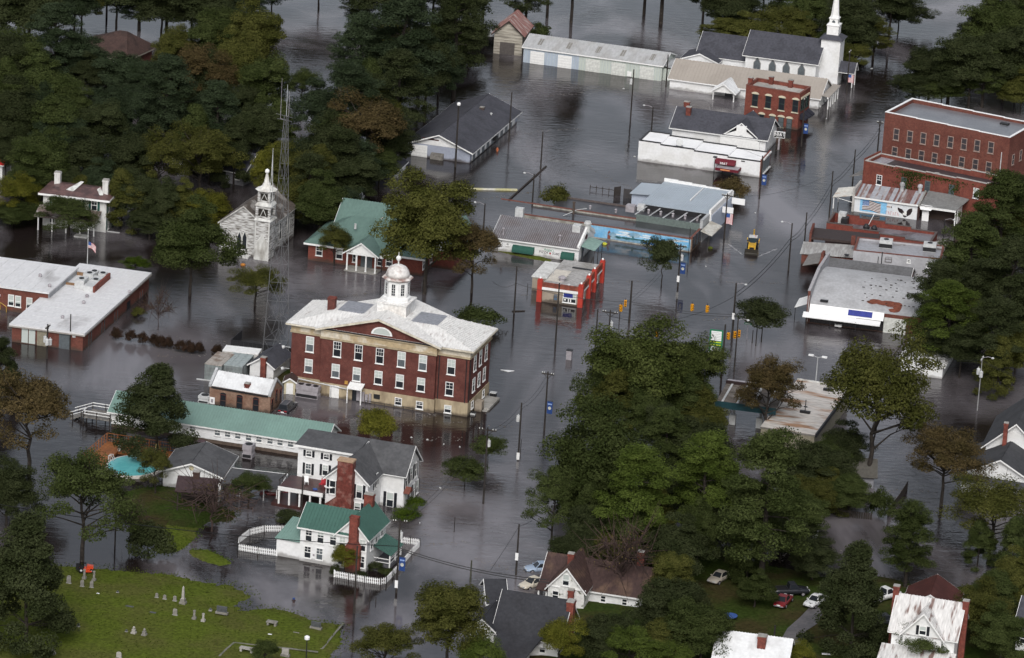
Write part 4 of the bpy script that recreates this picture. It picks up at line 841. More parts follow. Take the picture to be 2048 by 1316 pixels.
# ------------------------------------------------------------------ buildings along the upper edge
def grey_hall():
 s = Site('grey_hall', 'large blue grey hall with dark gable roof and white eaves in the flood', 'building', zF(408, 548), zF(793, 602)); w = s.w; h = (s.F(zF(408, 478))[1]+s.F(zF(797, 535))[1])/2+.1; zr = s.F(zF(612, 428))[1]; mid = s.F(zF(612, 428))[0]; d = s.S(zF(1083, 345))[0]; s.d = d
 s.p('wall', gable_walls(0, w, 0, d, -.6, h, zr-.15, 'y', mid), BLUESID); gable_roof(s, 0, w, 0, d, h, zr, 'y', SHINGB, .7, .18, mid=mid)
 s.p('gable_board', MB().ext([(.9, -.06, h+.25), (w-.9, -.06, h+.25), (mid, -.06, zr-.45)], (0, .055, 0)), WHITE)
 for a, b, c in ((.36, .55, .62), (.44, .5, .48)): s.p('missing_board', MB().box(w*(a-.12), -.075, h+(zr-h)*b, w*(a+.06), -.062, h+(zr-h)*b+.22), RUSTRED)
 dr = flat(s, 'garage_door', 'F', zF(486, 525), 3.0, 2.3, WHITET, .1)
 for i in range(3): MB().box(-1.45, -.115, -.9+i*.55, 1.45, -.101, -.86+i*.55).build('panel', LGREY, dr)
 y1 = d*.98
 s.p('side_wall_panel', MB().box(w+.002, 1.2, .2, w+.1, y1-1, h-.5), WHITE)
 for i in range(9): f = flat(s, 'side_window', 'S', (2.2+i*(d-5)/8.6, h-1.45), 1.6, 1.3, GLASSG, .14, local=True)
 for (x, y) in ((950, 440), ): s.p('wall_unit', MB().box(w+.1, d*.47, h-1.6, w+.8, d*.47+.9, h-.8), DARK)
 zz = h+(zr-h)*.45; q = s.T(zF(868, 300), zz); chimney(s, q[0], q[1], h, s.F(zF(870, 255), q[1])[1], .75, .7, mat('brown_flue', (.08, .06, .055)))
 q = s.T(zF(925, 310), zr-1.3); s.p('roof_vent', MB().lathe([(.15, h), (.15, zr-.9), (.3, zr-.85), (.05, zr-.7)], q, 8), LGREY)
grey_hall()
def gshed():
 s = Site('backyard_shed', 'small blue grey shed with dark gable roof below the grey hall', 'shed', zF(218, 692), zF(333, 707)); w = s.w; h = (s.F(zF(205, 636))[1]+s.F(zF(335, 655))[1])/2; zr = s.F(zF(270, 620))[1]+.1; d = s.S(zF(400, 655))[0]
 s.p('wall', gable_walls(0, w, 0, d, -.5, h, zr-.1, 'y'), BLUESID); gable_roof(s, 0, w, 0, d, h, zr, 'y', SHINGB, .4, .12); s.p('side_board', MB().box(w+.003, .1, -.3, w+.05, d-.1, h-.1), WHITE); s.p('gable_board', MB().ext([(.2, -.05, h+.02), (w-.2, -.05, h+.02), (w/2, -.05, zr-.3)], (0, .045, 0)), WHITE)
gshed()
t = thing('shed_roof_wreck', 'rusty white collapsed shed roof leaning by the trees', 'shed', W(zF(120, 690)), -.25)
MB().slab([(-3.2, 0, .2), (1.6, -.6, .3), (2.6, 3.5, 3.0), (-2.2, 4.1, 3.4)], .15).build('roof', METALR, t); MB().box(-2.6, 1.2, -.4, 1.8, 3.5, 1.6).build('wall', mat('rotten_boards', (.12, .07, .06), .9), t)
GREENL = mat('library_green_roof', (.115, .185, .162), .45, (.085, .14, .12), .18, .7, fine=.06, stretch=(1, .4, 1))
def library():
 s = Site('brick_library', 'red brick building with green metal roof and white columned porch', 'building', zB(1800, 350), zD(985, 250)); w = s.w; z = s.F(zB(1790, 248))[1]; h = z+.25
 d = 12; zr = h+3.6; s.d = d
 s.p('wall', MB().box(0, 0, -.6, w, d, h-.05), BRICKB)
 ov = .6; E4 = [(-ov, -ov, h-.2), (w+ov, -ov, h-.2), (w+ov, d+ov, h-.2), (-ov, d+ov, h-.2)]; D4 = [(d*.5, d/2, zr), (w-d*.5, d/2, zr)]; r = MB()
 Q = [[E4[0], E4[1], D4[1], D4[0]], [E4[2], E4[3], D4[0], D4[1]], [E4[3], E4[0], D4[0]], [E4[1], E4[2], D4[1]]]
 for q in Q: r.slab(q, .14)
 s.p('roof', r, GREENL); g = seams([Vector(p)+Vector((0, 0, .14)) for p in Q[0]], 44, .03, .05); s.p('seam', g, GREENL, kind='stuff')
 # higher rear block with its own roof
 x0, x1 = w*.12, w*.72; gable_roof(s, x0, x1, d*.55, d+6, h+.4, zr+.9, 'x', GREENL, .5, .14, 26, name='rear_roof'); s.p('rear_wall', gable_walls(x0, x1, d*.55, d+6, -.5, h+.4, zr+.8, 'x'), BRICKB)
 f = MB().box(-ov-.04, -ov-.08, h-.42, w+ov+.04, -ov-.002, h-.1).box(w+ov+.002, -ov, h-.42, w+ov+.08, d+ov, h-.1).box(-ov-.08, -ov, h-.42, -ov-.002, d+ov, h-.1); s.p('fascia', f, WHITET)
 xa, za = s.F(zD(460, 90), -2.6); xb = s.F(zD(668, 110), -2.6)[0]; ze = s.F(zD(560, 95), -2.6)[1]; zp = ze+1.9
 gable_roof(s, xa-.2, xb+.2, -2.7, 3.5, ze, zp, 'y', GREENL, .3, .12, name='porch_roof'); s.p('porch_gable', MB().ext([(xa, -2.7, ze-.3), (xb, -2.7, ze-.3), (xb, -2.7, ze), ((xa+xb)/2, -2.7, zp-.1), (xa, -2.7, ze)], (0, .3, 0)), WHITET)
 s.p('porch_slab', MB().box(xa-.2, -3.0, -.5, xb+.2, -.003, .15), CONC)
 for i in range(4): x = xa+.15+(xb-xa-.3)*i/3; s.p('porch_column', MB().lathe([(.2, .151), (.16, .4), (.14, ze-.5), (.2, ze-.302)], (x, -2.5), 10), WHITET)
 mx = (xa+xb)/2+.2; flat(s, 'glass_door', 'F', (mx, 1.2), 2.0, 2.4, GLASSG, .1, local=True); win(s, 'F', (mx-2.2, 1.5), .6, 1.5, local=True); win(s, 'F', (mx+2.3, 1.5), .9, 1.5, local=True)
 for x, y in ((272, 75), (411, 98), (757, 150)): win(s, 'F', zD(x, y), 1.2, 1.7, bars=2)
 for x, y in ((995, 165), (1045, 120)): win(s, 'S', zD(x, y), 1.2, 1.8)
 gable_roof(s, w-.4, w+4.0, d*.45, d+6, h-.3, h+2.6, 'y', GREENL, .4, .14, name='side_roof'); s.p('side_wing', gable_walls(w+.003, w+4.0, d*.45, d+6, -.5, h-.3, h+2.5, 'y'), BRICKB); s.p('side_gable', MB().ext([(w+.1, d*.45-.06, h-.3), (w+3.8, d*.45-.06, h-.3), (w+1.8, d*.45-.06, h+2.3)], (0, .05, 0)), WHITE)
 for x, y in ((95, 968), (258, 930), (110, 932)): q = s.T(zF(x, y), zr); s.p('roof_vent', MB().lathe([(.2, zr-1), (.2, zr-.1)], q, 8), LGREY)
library()
def far_house():
 s = Site('white_plantation_house', 'weathered white two storey house with dark green shutters and wide porch', 'house', zT(385, 940), zT(1460, 1065)); w = s.w; d = s.S(zT(1635, 930))[0]; h = (s.F(zT(1475, 510))[1]); s.d = d
 s.p('wall', MB().box(0, 0, -.5, w, d, h), WORN); ov = .7; zr = h+.9
 E4 = [(-ov, -ov, h), (w+ov, -ov, h), (w+ov, d+ov, h), (-ov, d+ov, h)]; D4 = [(w*.3, d*.5, zr), (w*.7, d*.5, zr)]; r = MB()
 for q in ([E4[0], E4[1], D4[1], D4[0]], [E4[2], E4[3], D4[0], D4[1]], [E4[3], E4[0], D4[0]], [E4[1], E4[2], D4[1]]): r.slab(q, .12)
 s.p('roof', r, mat('dull_red_tin_roof', (.13, .075, .07), .5, (.06, .04, .04), .5, .8, fine=.15))
 s.p('fascia', MB().box(-ov, -ov-.08, h-.25, w+ov, -ov-.002, h+.1).box(w+ov+.002, -ov, h-.25, w+ov+.08, d+ov, h+.1), WHITET)
 s.p('peeled_roof_sheet', MB().ext([(w*.3, 1, h+.35), (w*.43, .8, h+.35), (w*.55, d*.5, zr+.75), (w*.5, d*.55, zr+.7)], (0, .1, .12)), WORN); s.p('torn_roof_edge', MB().ext([(w*.78, d*.4, h+.8), (w*.83, d*.4, h+1.2), (w*.92, .8, h+.5), (w*.86, .6, h+.3)], (.05, .1, .12)), WORN)
 chimney(s, w*.1, d*.75, h, h+2.6, 1.0, .9, WORN); chimney(s, w*.93, d*.35, h, h+3.0, 1.0, .9, WORN)
 for x, y in ((598, 500), (1010, 560), (1268, 600)): win(s, 'F', zT(x, y), 1.1, 2.0, shut=SHUTG, bars=2)
 for x, y in ((1512, 620), (1607, 560)): win(s, 'S', zT(x, y), 1.0, 2.0, shut=SHUTG)
 for x, y in ((1500, 910), (1590, 850)): win(s, 'S', zT(x, y), 1.0, 2.0, shut=SHUTG)
 zp = s.F(zT(600, 625))[1]; q = [(-.6, -3.2, zp-1.2), (w*.93, -3.2, zp-1.2), (w*.93, -.003, zp), (-.6, -.003, zp)]; s.p('porch_roof', MB().slab(q, .12), mat('porch_tin', (.17, .13, .12), .6, (.4, .38, .36), .6, .8, .5, .66))
 for i in range(5): x = .1+(w*.88)*i/4; s.p('porch_post', MB().box(x-.1, -3.0, -.4, x+.1, -2.8, zp-1.15), WHITET)
 for i in range(3): win(s, 'F', (w*(.15+.3*i), 1.6), 1.0, 2.0, local=True)
 s.p('rear_wing', gable_walls(w-4.5, w+.4, d+.003, d+9, -.5, h*.5, h*.5+1.5, 'y'), WORN); gable_roof(s, w-4.5, w+.4, d+.3, d+9, h*.5, h*.5+1.6, 'y', mat('rear_tin', (.05, .045, .045), .6), .3)
 for i in range(3): win(s, 'S', (d+1.8+i*2.4, h*.27), .8, 1.6, x=w+.4, shut=SHUTG, local=True)
 s.p('front_step', MB().box(w*.62, -4.6, -.4, w*.82, -3.2, .25), WORN)
far_house()
def old_church():
 s = Site('old_wooden_church', 'derelict wooden church with peeling white boards and belfry tower', 'church', zM(225, 1175), zM(548, 1160)); s2 = s
 o = W(zM(560, 1185)); s.e.location = (o-s.u*0);
 xl = -7.4; A = W(zM(545, 1150)); s.o = Vector((A.x, A.y, 0)); s.rz = CH.rz; s.u = Vector((math.cos(s.rz), math.sin(s.rz), 0)); s.v = Vector((-s.u.y, s.u.x, 0)); s.e.location = s.o; s.e.rotation_euler = (0, 0, s.rz)
 w = 0; xl = s.F(zM(130, 720))[0]; he = s.F(zM(140, 705))[1]; ax, az = s.F(zM(428, 515)); d = 14.0; xr = 2*ax-xl
 s.p('wall', gable_walls(xl, xr, 0, d, -.5, he, az-.1, 'y'), PEEL); gable_roof(s, xl, xr, 0, d, he, az, 'y', mat('mossy_church_roof', (.085, .07, .06), .85, (.30, .28, .26), .5, .9, .52, .66, fine=.2), .3, .12, trim=WORN)
 x0 = s.F(zM(555, 1190), -1)[0]; x1 = s.F(zM(735, 1200), -1)[0]; tw = x1-x0; ty = -1.2; ztop = s.F(zM(760, 720), ty)[1]
 s.p('tower_wall', MB().box(x0, ty, -.5, x1, ty+tw, ztop), PEEL)
 for i, (zz, k) in enumerate(((.35, 1), )): pass
 zb2 = s.F(zM(690, 665), ty)[1]; zc2 = s.F(zM(690, 535), ty)[1]; zb3 = s.F(zM(690, 480), ty)[1]; zc3 = s.F(zM(700, 345), ty)[1]; zsp = s.F(zM(735, 110), ty+tw/2)[1]
 X, Y = (x0+x1)/2, ty+tw/2; r2 = tw/2/math.cos(math.pi/4)
 sk = MB().lathe([(r2*1.0+.1, ztop+.002), (r2*1.22, ztop+.05), (r2*1.0, ztop+.45), (r2*.95, ztop+.5)], (X, Y), 4, math.pi/4); s.p('lower_skirt_roof', sk, WORN)
 def stage(za, zb, k, nm):
  b = MB(); hw = tw/2*k
  for sx in (-1, 1):
   for sy in (-1, 1): b.box(X+sx*hw-.22, Y+sy*hw-.22, za, X+sx*hw+.22, Y+sy*hw+.22, zb)
  b.box(X-hw+.222, Y-hw-.2, zb-.4, X+hw-.222, Y-hw+.15, zb).box(X+hw-.15, Y-hw+.222, zb-.4, X+hw+.2, Y+hw-.222, zb).box(X-hw+.222, Y-hw-.2, za, X+hw-.222, Y-hw+.15, za+.25).box(X+hw-.15, Y-hw+.222, za, X+hw+.2, Y+hw-.222, za+.25); s.p(nm, b, PEEL)
  s.p('louvre_board', MB().box(X-hw+.2, Y-hw+.2, za+.05, X+hw-.2, Y+hw-.2, zb-.05), mat('dark_louvres', (.03, .026, .022), .9))
  br = MB().path([(X-.5, Y-hw-.1, za+.3), (X, Y-hw-.1, zb-.5), (X+.5, Y-hw-.1, za+.5)], .06); s.p('broken_tracery', br, WORN)
 stage(ztop+.51, zc2+.1, .86, 'belfry_stage'); s.p('middle_skirt_roof', MB().lathe([(r2*.95, zc2+.102), (r2*1.16, zc2+.2), (r2*.85, zc2+.75), (r2*.8, zc2+.8)], (X, Y), 4, math.pi/4), WORN)
 stage(zc2+.81, zc3+.1, .70, 'upper_belfry_stage')
 H = zsp-zc3; pr = [(r2*.85, zc3+.102), (r2*1.06, zc3+.2), (r2*.72, zc3+.12*H+.1), (r2*.42, zc3+.3*H), (r2*.27, zc3+.5*H), (r2*.15, zc3+.85*H), (r2*.1, zsp)]; s.p('spire', MB().lathe(pr, (X, Y), 8, math.pi/8), mat('spire_white', (.66, .65, .62), .6, (.4, .37, .33), .8, .5))
 s.p('finial_ball', MB().lathe([(.1, zsp-.02), (.34, zsp+.2), (.4, zsp+.45), (.3, zsp+.72), (.05, zsp+.85)], (X, Y), 10), WHITET, smooth=True)
 for cx in (372, 440):
  x, z1_ = s.F(zM(cx, 810)); zb_ = s.F(zM(cx, 1062))[1]; hw = .52
  f = s.p('lancet_window', MB().ext([(x-hw, -.08, zb_), (x+hw, -.08, zb_), (x+hw, -.08, z1_-1.3), (x, -.08, z1_), (x-hw, -.08, z1_-1.3)], (0, .075, 0)), WORN); hw -= .17
  MB().ext([(x-hw, -.1, zb_+.12), (x+hw, -.1, zb_+.12), (x+hw, -.1, z1_-1.35), (x, -.1, z1_-.4), (x-hw, -.1, z1_-1.35)], (0, .018, 0)).build('pane', GLASS, f)
 s.p('tower_door_panel', MB().box(X-1.1, ty-.06, .0, X+1.1, ty-.004, 3.0).ext([(X-1.1, ty-.06, 3.0), (X+1.1, ty-.06, 3.0), (X, ty-.06, 4.6)], (0, .056, 0)), WORN)
 for y in (3, 7, 11): win(s, 'S', (y, 3.0), 1.1, 3.2, frame=WORN, x=xr, local=True)
 s.p('corner_board', MB().box(xl-.05, -.07, -.3, xl+.2, -.003, he).box(x0-.03, ty-.09, -.3, x0+.2, ty-.063, ztop).box(x1-.2, ty-.09, -.3, x1+.03, ty-.063, ztop), WORN)
 s.p('front_step', MB().box(xl+3.6, -1.6, -.4, xl+5.8, -.1, .3), WORN)
old_church()
def simple_house(name, label, cat, a, b, h, rise, d, wallm, roofm, axis='x', ov=.5, z=0, wins=(), chim=(), trim=WHITET, nseam=0, mid=None, width=None):
 s = Site(name, label, cat, a, b, z, width=width); w = s.w; s.d = d; s.h = h
 s.p('wall', gable_walls(0, w, 0, d, -.6, h, h+rise-.1, axis, mid), wallm); gable_roof(s, 0, w, 0, d, h, h+rise, axis, roofm, ov, .14, nseam, trim=trim, mid=mid)
 for wl, a_, z_, ww, hh, sh in wins: win(s, wl, (a_, z_), ww, hh, local=True, shut=sh, bars=2 if ww > 1 else 1)
 for x, y, za, zb in chim: chimney(s, x, y, za, zb)
 return s
def brown_house():
 h = 3.4; s = Site('brown_roofed_house', 'red brick house under a wide brown hip roof in the dark wood', 'house', zA(560, 320), zA(735, 350), 3.2); w = s.w; d = s.S(zA(825, 300))[0]; d = max(11, min(d, 20))
 x0 = -6; s.p('wall', MB().box(x0, 0, -.5, w, d, h), BRICK); zr = s.F(zA(730, 185), d*.5)[1]; zr = max(h+2.5, min(zr, h+5)); ov = .7
 E4 = [(x0-ov, -ov, h-.1), (w+ov, -ov, h-.1), (w+ov, d+ov, h-.1), (x0-ov, d+ov, h-.1)]; D4 = [(w*.35, d/2, zr), (w*.6, d/2, zr)]; r = MB()
 for q in ([E4[0], E4[1], D4[1], D4[0]], [E4[2], E4[3], D4[0], D4[1]], [E4[3], E4[0], D4[0]], [E4[1], E4[2], D4[1]]): r.slab(q, .14)
 s.p('roof', r, SHINGR); s.p('fascia', MB().box(x0-ov, -ov-.08, h-.35, w+ov, -ov-.002, h), mat('tan_fascia', (.3, .26, .22)));
 for x in (-4, 1, 4): win(s, 'F', (x, 1.8), 1.4, 1.4, local=True)
 s.p('side_fascia', MB().box(w+ov+.002, -ov, h-.35, w+ov+.08, d+ov, h), mat('tan_fascia', (.3, .26, .22))); s.p('corner_pipe', MB().tube((w+.1, 0, 0), (w+.1, 0, h), .08), LGREY)
brown_house()
simple_house('red_roofed_house', 'small white house with bright red roof at left edge', 'house', (-62, 352), (4, 362), 3.2, 2.2, 8, WHITE, mat('bright_red_roof', (.55, .03, .03), .5, fine=.05), wins=(('S', 4, 1.8, .9, 1.3, None), ('F', 3, 1.8, .9, 1.3, None)))
simple_house('grey_cottage', 'grey sided cottage with lit white window half hidden among trees', 'house', z4(1080, 740), z4(1390, 800), 2.6, 2.4, 8, mat('dim_grey_siding', (.22, .22, .24), .8), SHINGB, wins=(('F', 2.3, 1.5, 1.0, 1.1, None),), z=.2)
simple_house('dark_gabled_cottage', 'dark shingled cottage with white bargeboard behind grey cottage', 'house', z4(1130, 480), z4(1540, 520), 3.4, 2.4, 8, mat('dim_grey_siding', (.2, .2, .2)), SHINGB, axis='y')
simple_house('hidden_grey_house', 'low grey house glimpsed through trees left of the cottages', 'house', z4(180, 640), z4(420, 650), 2.6, 1.6, 7, mat('dim_grey_siding', (.2, .2, .2)), SHINGB, wins=(('F', .8, 1.6, .8, .9, None),))
def barn():
 s = simple_house('old_barn', 'old barn of bleached boards with rusty red tin roof', 'barn', zG(68, 272), zG(212, 287), 4.4, 2.6, 9, mat('bleached_boards', (.42, .39, .33), .85, (.22, .2, .17), .8, .8, fine=.12, stretch=(.4, .4, 3)), METALR if 0 else mat('barn_tin', (.26, .13, .115), .6, (.42, .38, .36), .5, .8, .5, .64, fine=.15, stretch=(.5, 2, 1)), axis='y', ov=.5, trim=WOODD, nseam=10)
 d = flat(s, 'barn_door', 'F', (s.w*.48, 1.2), 3.0, 2.6, mat('grey_door', (.09, .08, .075)), local=True); bd = MB()
 for i in range(7): bd.box(.02, -.03, .4+i*.62, s.w-.02, -.004, .44+i*.62)
 s.p('board_joint', bd, WOODD, kind='stuff')
 s.p('lean_to_roof', MB().slab([(-6, 1.5, 2.4), (-.1, 1.5, 3.0), (-.1, 7, 3.0), (-6, 7, 2.6)], .12), mat('grey_tin', (.28, .28, .28), .6)); s.p('lean_to_post', MB().box(-5.9, 1.6, -.4, -5.7, 1.8, 2.4), WOODD)
barn()
def garages():
 s = Site('storage_garages', 'long row of pale metal storage garages with white roller doors', 'garage', zG(220, 318), zG(928, 416)); w = s.w; h = (s.F(zG(225, 240))[1]+s.F(zG(935, 340))[1])/2+.1; zr = h+1.5; d = s.T(zG(1000, 290), zr*.5+h*.5)[1]; d = 9.5; s.d = d; k = s.F(zG(505, 355))[0]
 s.p('blue_bay_wall', gable_walls(0, k, 0, d, -.5, h, zr-.1, 'x'), mat('pale_blue_sheet', (.40, .46, .54), .6, (.33, .38, .46), .6, .6, fine=.05, stretch=(2, 2, .2))); s.p('wall', gable_walls(k+.003, w, 0, d, -.5, h, zr-.1, 'x'), mat('pale_green_sheet', (.47, .51, .47), .6, (.40, .44, .40), .6, .6, fine=.05, stretch=(2, 2, .2)))
 gable_roof(s, 0, w, 0, d, h, zr, 'x', mat('grey_sheet_roof', (.42, .425, .43), .5, (.33, .32, .31), .5, .6, fine=.08, stretch=(1, .3, 1)), .3, .1, 60)
 sk = mat('skylight_sheet', (.22, .21, .19), .5)
 for x, y in ((292, 238), (440, 258), (590, 278), (714, 296), (866, 318)): q = s.T(zG(x, y), h+.45); kk = (zr-h)/(d/2); y0, y1 = 1.2, 3.4; s.p('skylight', MB().slab([(q[0]-.45, y0, h+kk*y0+.12), (q[0]+.45, y0, h+kk*y0+.12), (q[0]+.45, y1, h+kk*y1+.12), (q[0]-.45, y1, h+kk*y1+.12)], .03), sk)
 rb = MB()
 for i in range(int(w/.6)): rb.box(.2+i*.6, -.05, .1, .28+i*.6, -.003, h-.1)
 s.p('wall_rib', rb, mat('rib_grey', (.42, .47, .48)), kind='stuff')
 for x, y in ((293, 298), (434, 318), (577, 338), (708, 356), (854, 376)):
  D = flat(s, 'roller_door', 'F', zG(x, y), 2.9, 2.7, WHITET if x < 500 else mat('off_white_door', (.56, .57, .54)), .1)
  for i in range(4): MB().box(-1.4, -.112, -.9+i*.55, 1.4, -.101, -.86+i*.55).build('panel', LGREY, D)
 flat(s, 'small_door', 'F', zG(765, 378), .9, 1.0, WHITET, .12)
 q = [(w+.003, 1, -.4), (w+2.6, 1, -.4), (w+2.6, 7, -.4)]; s.p('end_shed', MB().box(w+.003, 1, -.4, w+2.4, 7, 2.4), mat('pale_green_sheet', (.5, .5, .5))); s.p('end_shed_roof', MB().slab([(w+.003, .8, 3.0), (w+2.7, .8, 2.42), (w+2.7, 7.2, 2.42), (w+.003, 7.2, 3.0)], .08), GALV)
garages()
def fellowship():
 s = Site('fellowship_hall', 'long white hall with tan metal roof and small white porch', 'building', zO(38, 778), zO(1345, 957)); w = s.w; h = s.F(zO(45, 695))[1]+.3; zr = s.F(zO(70, 512), 0)[1]; d = s.S(zO(1448, 838))[0]; zr = s.F(zO(72, 512), d/2)[1]; s.d = d
 s.p('wall', gable_walls(0, w, 0, d, -.5, h, zr-.1, 'x'), WHITE); gable_roof(s, 0, w, 0, d, h, zr, 'x', TANR, .4, .12, 46)
 xa, za = s.F(zO(418, 790), -3.6); xb = s.F(zO(610, 810), -3.6)[0]; ze = za; gable_roof(s, xa, xb, -3.6, 1.5, ze, ze+1.5, 'y', METALB, .35, .1, 8, name='porch_roof'); s.p('porch_gable', MB().ext([(xa, -3.6, ze-.25), (xb, -3.6, ze-.25), (xb, -3.6, ze), ((xa+xb)/2, -3.6, ze+1.4), (xa, -3.6, ze)], (0, .1, 0)), WHITET)
 for x in (xa+.05, xb-.2): s.p('porch_post', MB().box(x, -3.5, -.4, x+.18, -3.3, ze-.26), WHITET)
 flat(s, 'glass_door', 'F', zO(557, 835), 1.5, 2.2, GLASS); q = s.T(zO(675, 718), zr*.5+h*.5)
 for i in range(5): y = .8+i*(d-1.6)/4; s.p('end_post', MB().box(w+1.6, y-.12, -.4, w+1.8, y+.12, h), WHITET)
 s.p('end_beam', MB().box(w+1.55, 0, h+.003, w+1.85, d, h+.35), WHITET); s.p('end_roof', MB().slab([(w+.45, 0, h+.5), (w+2.0, 0, h+.36), (w+2.0, d, h+.36), (w+.45, d, h+.5)], .06), TANR)
 for i in range(4): win(s, 'S', (1.5+i*(d-3)/3, h*.5), 1.0, 1.8, local=True)
fellowship()
def church():
 s = Site('white_church', 'white church with dark roof, pointed windows and tall white steeple', 'church', zO(700, 590), zO(1318, 672), 2.4); w = s.w; h = (s.F(zO(708, 482))[1]+s.F(zO(1325, 562))[1])/2+.3; d = 10.5; zr = s.F(zO(750, 265), d/2)[1]; s.d = d
 s.p('wall', gable_walls(0, w, 0, d, -.5, h, zr-.12, 'x'), WHITE); gable_roof(s, 0, w, 0, d, h, zr, 'x', SHINGB, .55, .16)
 for x, y in ((808, 568), (942, 588), (1064, 605), (1197, 624)):
  X, z = s.F(zO(x, y)); hw = .75
  f = s.p('pointed_window', MB().ext([(X-hw, -.1, z-1.6), (X+hw, -.1, z-1.6), (X+hw, -.1, z+.4), (X, -.1, z+1.7), (X-hw, -.1, z+.4)], (0, .095, 0)), mat('grey_window_frame', (.2, .2, .2))); hw -= .14
  MB().ext([(X-hw, -.13, z-1.5), (X+hw, -.13, z-1.5), (X+hw, -.13, z+.35), (X, -.13, z+1.4), (X-hw, -.13, z+.35)], (0, .028, 0)).build('pane', GLASSG, f)
 # steeple at the street end
 tw = 3.9; X0 = w-.2; Y0 = d/2-tw/2; tx, zt = s.F(zO(1390, 345), Y0); x0 = s.F(zO(1330, 600), Y0)[0]; X = x0+tw/2+.5; Y = d/2
 s.p('tower_wall', MB().box(X-tw/2, Y-tw/2, -.5, X+tw/2, Y+tw/2, zt), WHITE); r2 = tw/2*1.414
 zs = s.F(zO(1395, 285), Y)[1]; zb = s.F(zO(1400, 210), Y)[1]; zl = s.F(zO(1410, 140), Y)[1];
 s.p('tower_skirt_roof', MB().lathe([(r2*1.02, zt+.002), (r2*1.25, zt+.12), (r2*.68, zs), (r2*.6, zs+.02)], (X, Y), 4, math.pi/4), SHINGB)
 s.p('belfry_base', MB().lathe([(r2*.6, zs+.022), (r2*.6, zb), (r2*.66, zb+.1), (r2*.66, zb+.3), (r2*.5, zb+.45)], (X, Y), 4, math.pi/4), WHITET); b3 = s.p('belfry', MB().lathe([(r2*.44, zb+.452), (r2*.44, zl-.3), (r2*.5, zl-.2), (r2*.5, zl)], (X, Y), 4, math.pi/4), WHITET)
 hw = r2*.44/1.414;
 for rz in (0, math.pi/2): q = MB().box(-.32, -hw-.04, zb+.7, .32, -hw-.004, zl-.7).ext([(-.32, -hw-.04, zl-.7), (.32, -hw-.04, zl-.7), (0, -hw-.04, zl-.35)], (0, .036, 0)); o = q.build('belfry_louvre', GLASSG, b3, (X, Y, 0), rz)
 s.p('spire', MB().lathe([(r2*.36, zl+.002), (r2*.3, zl+.5), (.04, zl+9)], (X, Y), 8, math.pi/8), WHITET)
 s.p('entry_gable', gable_walls(X+tw/2+.003, X+tw/2+3.0, Y-1.4, Y+1.4, 3.0, 3.3, 4.6, 'x'), WHITET); gable_roof(s, X+tw/2-.2, X+tw/2+3.0, Y-1.5, Y+1.5, 3.3, 4.8, 'x', SHINGB, .3, name='entry_roof')
 for y in (Y-1.35, Y+1.2): s.p('entry_post', MB().box(X+tw/2+2.75, y, -.4, X+tw/2+2.95, y+.18, 3.0), WHITET)
 # annex on the left
 ax = s.F(zO(285, 500), 2)[0]; zr2 = h+1.6; s.p('annex_wall', gable_walls(ax, -.003, 1.5, d+1, -.5, 3.4, zr2-.1, 'x'), WHITE); gable_roof(s, ax, -.4, 1.5, d+1, 3.4, zr2, 'x', SHINGB, .3, name='annex_roof')
 q0 = s.T(zO(150, 505), 3)[0]; s.p('annex_link', gable_walls(q0, ax+5, -1.5, 4, -.5, 2.9, 4.2, 'y'), WHITE); gable_roof(s, q0, ax+5, -1.5, 5, 2.9, 4.3, 'y', SHINGB, .3, name='link_roof')
 for x in (q0+1.5, q0+4): win(s, 'F', (x, 2.0), 1.0, .9, y=-1.5, local=True)
church()
def pavhouse():
 s = simple_house('mossy_roofed_shed', 'low brown mossy shed roof behind the church', 'shed', zO(485, 385), zO(690, 405), 2.4, 1.8, 9, WOODG, mat('mossy_brown_roof', (.12, .10, .075), .85, (.2, .19, .16), .5, .8, fine=.2), trim=None)
pavhouse()
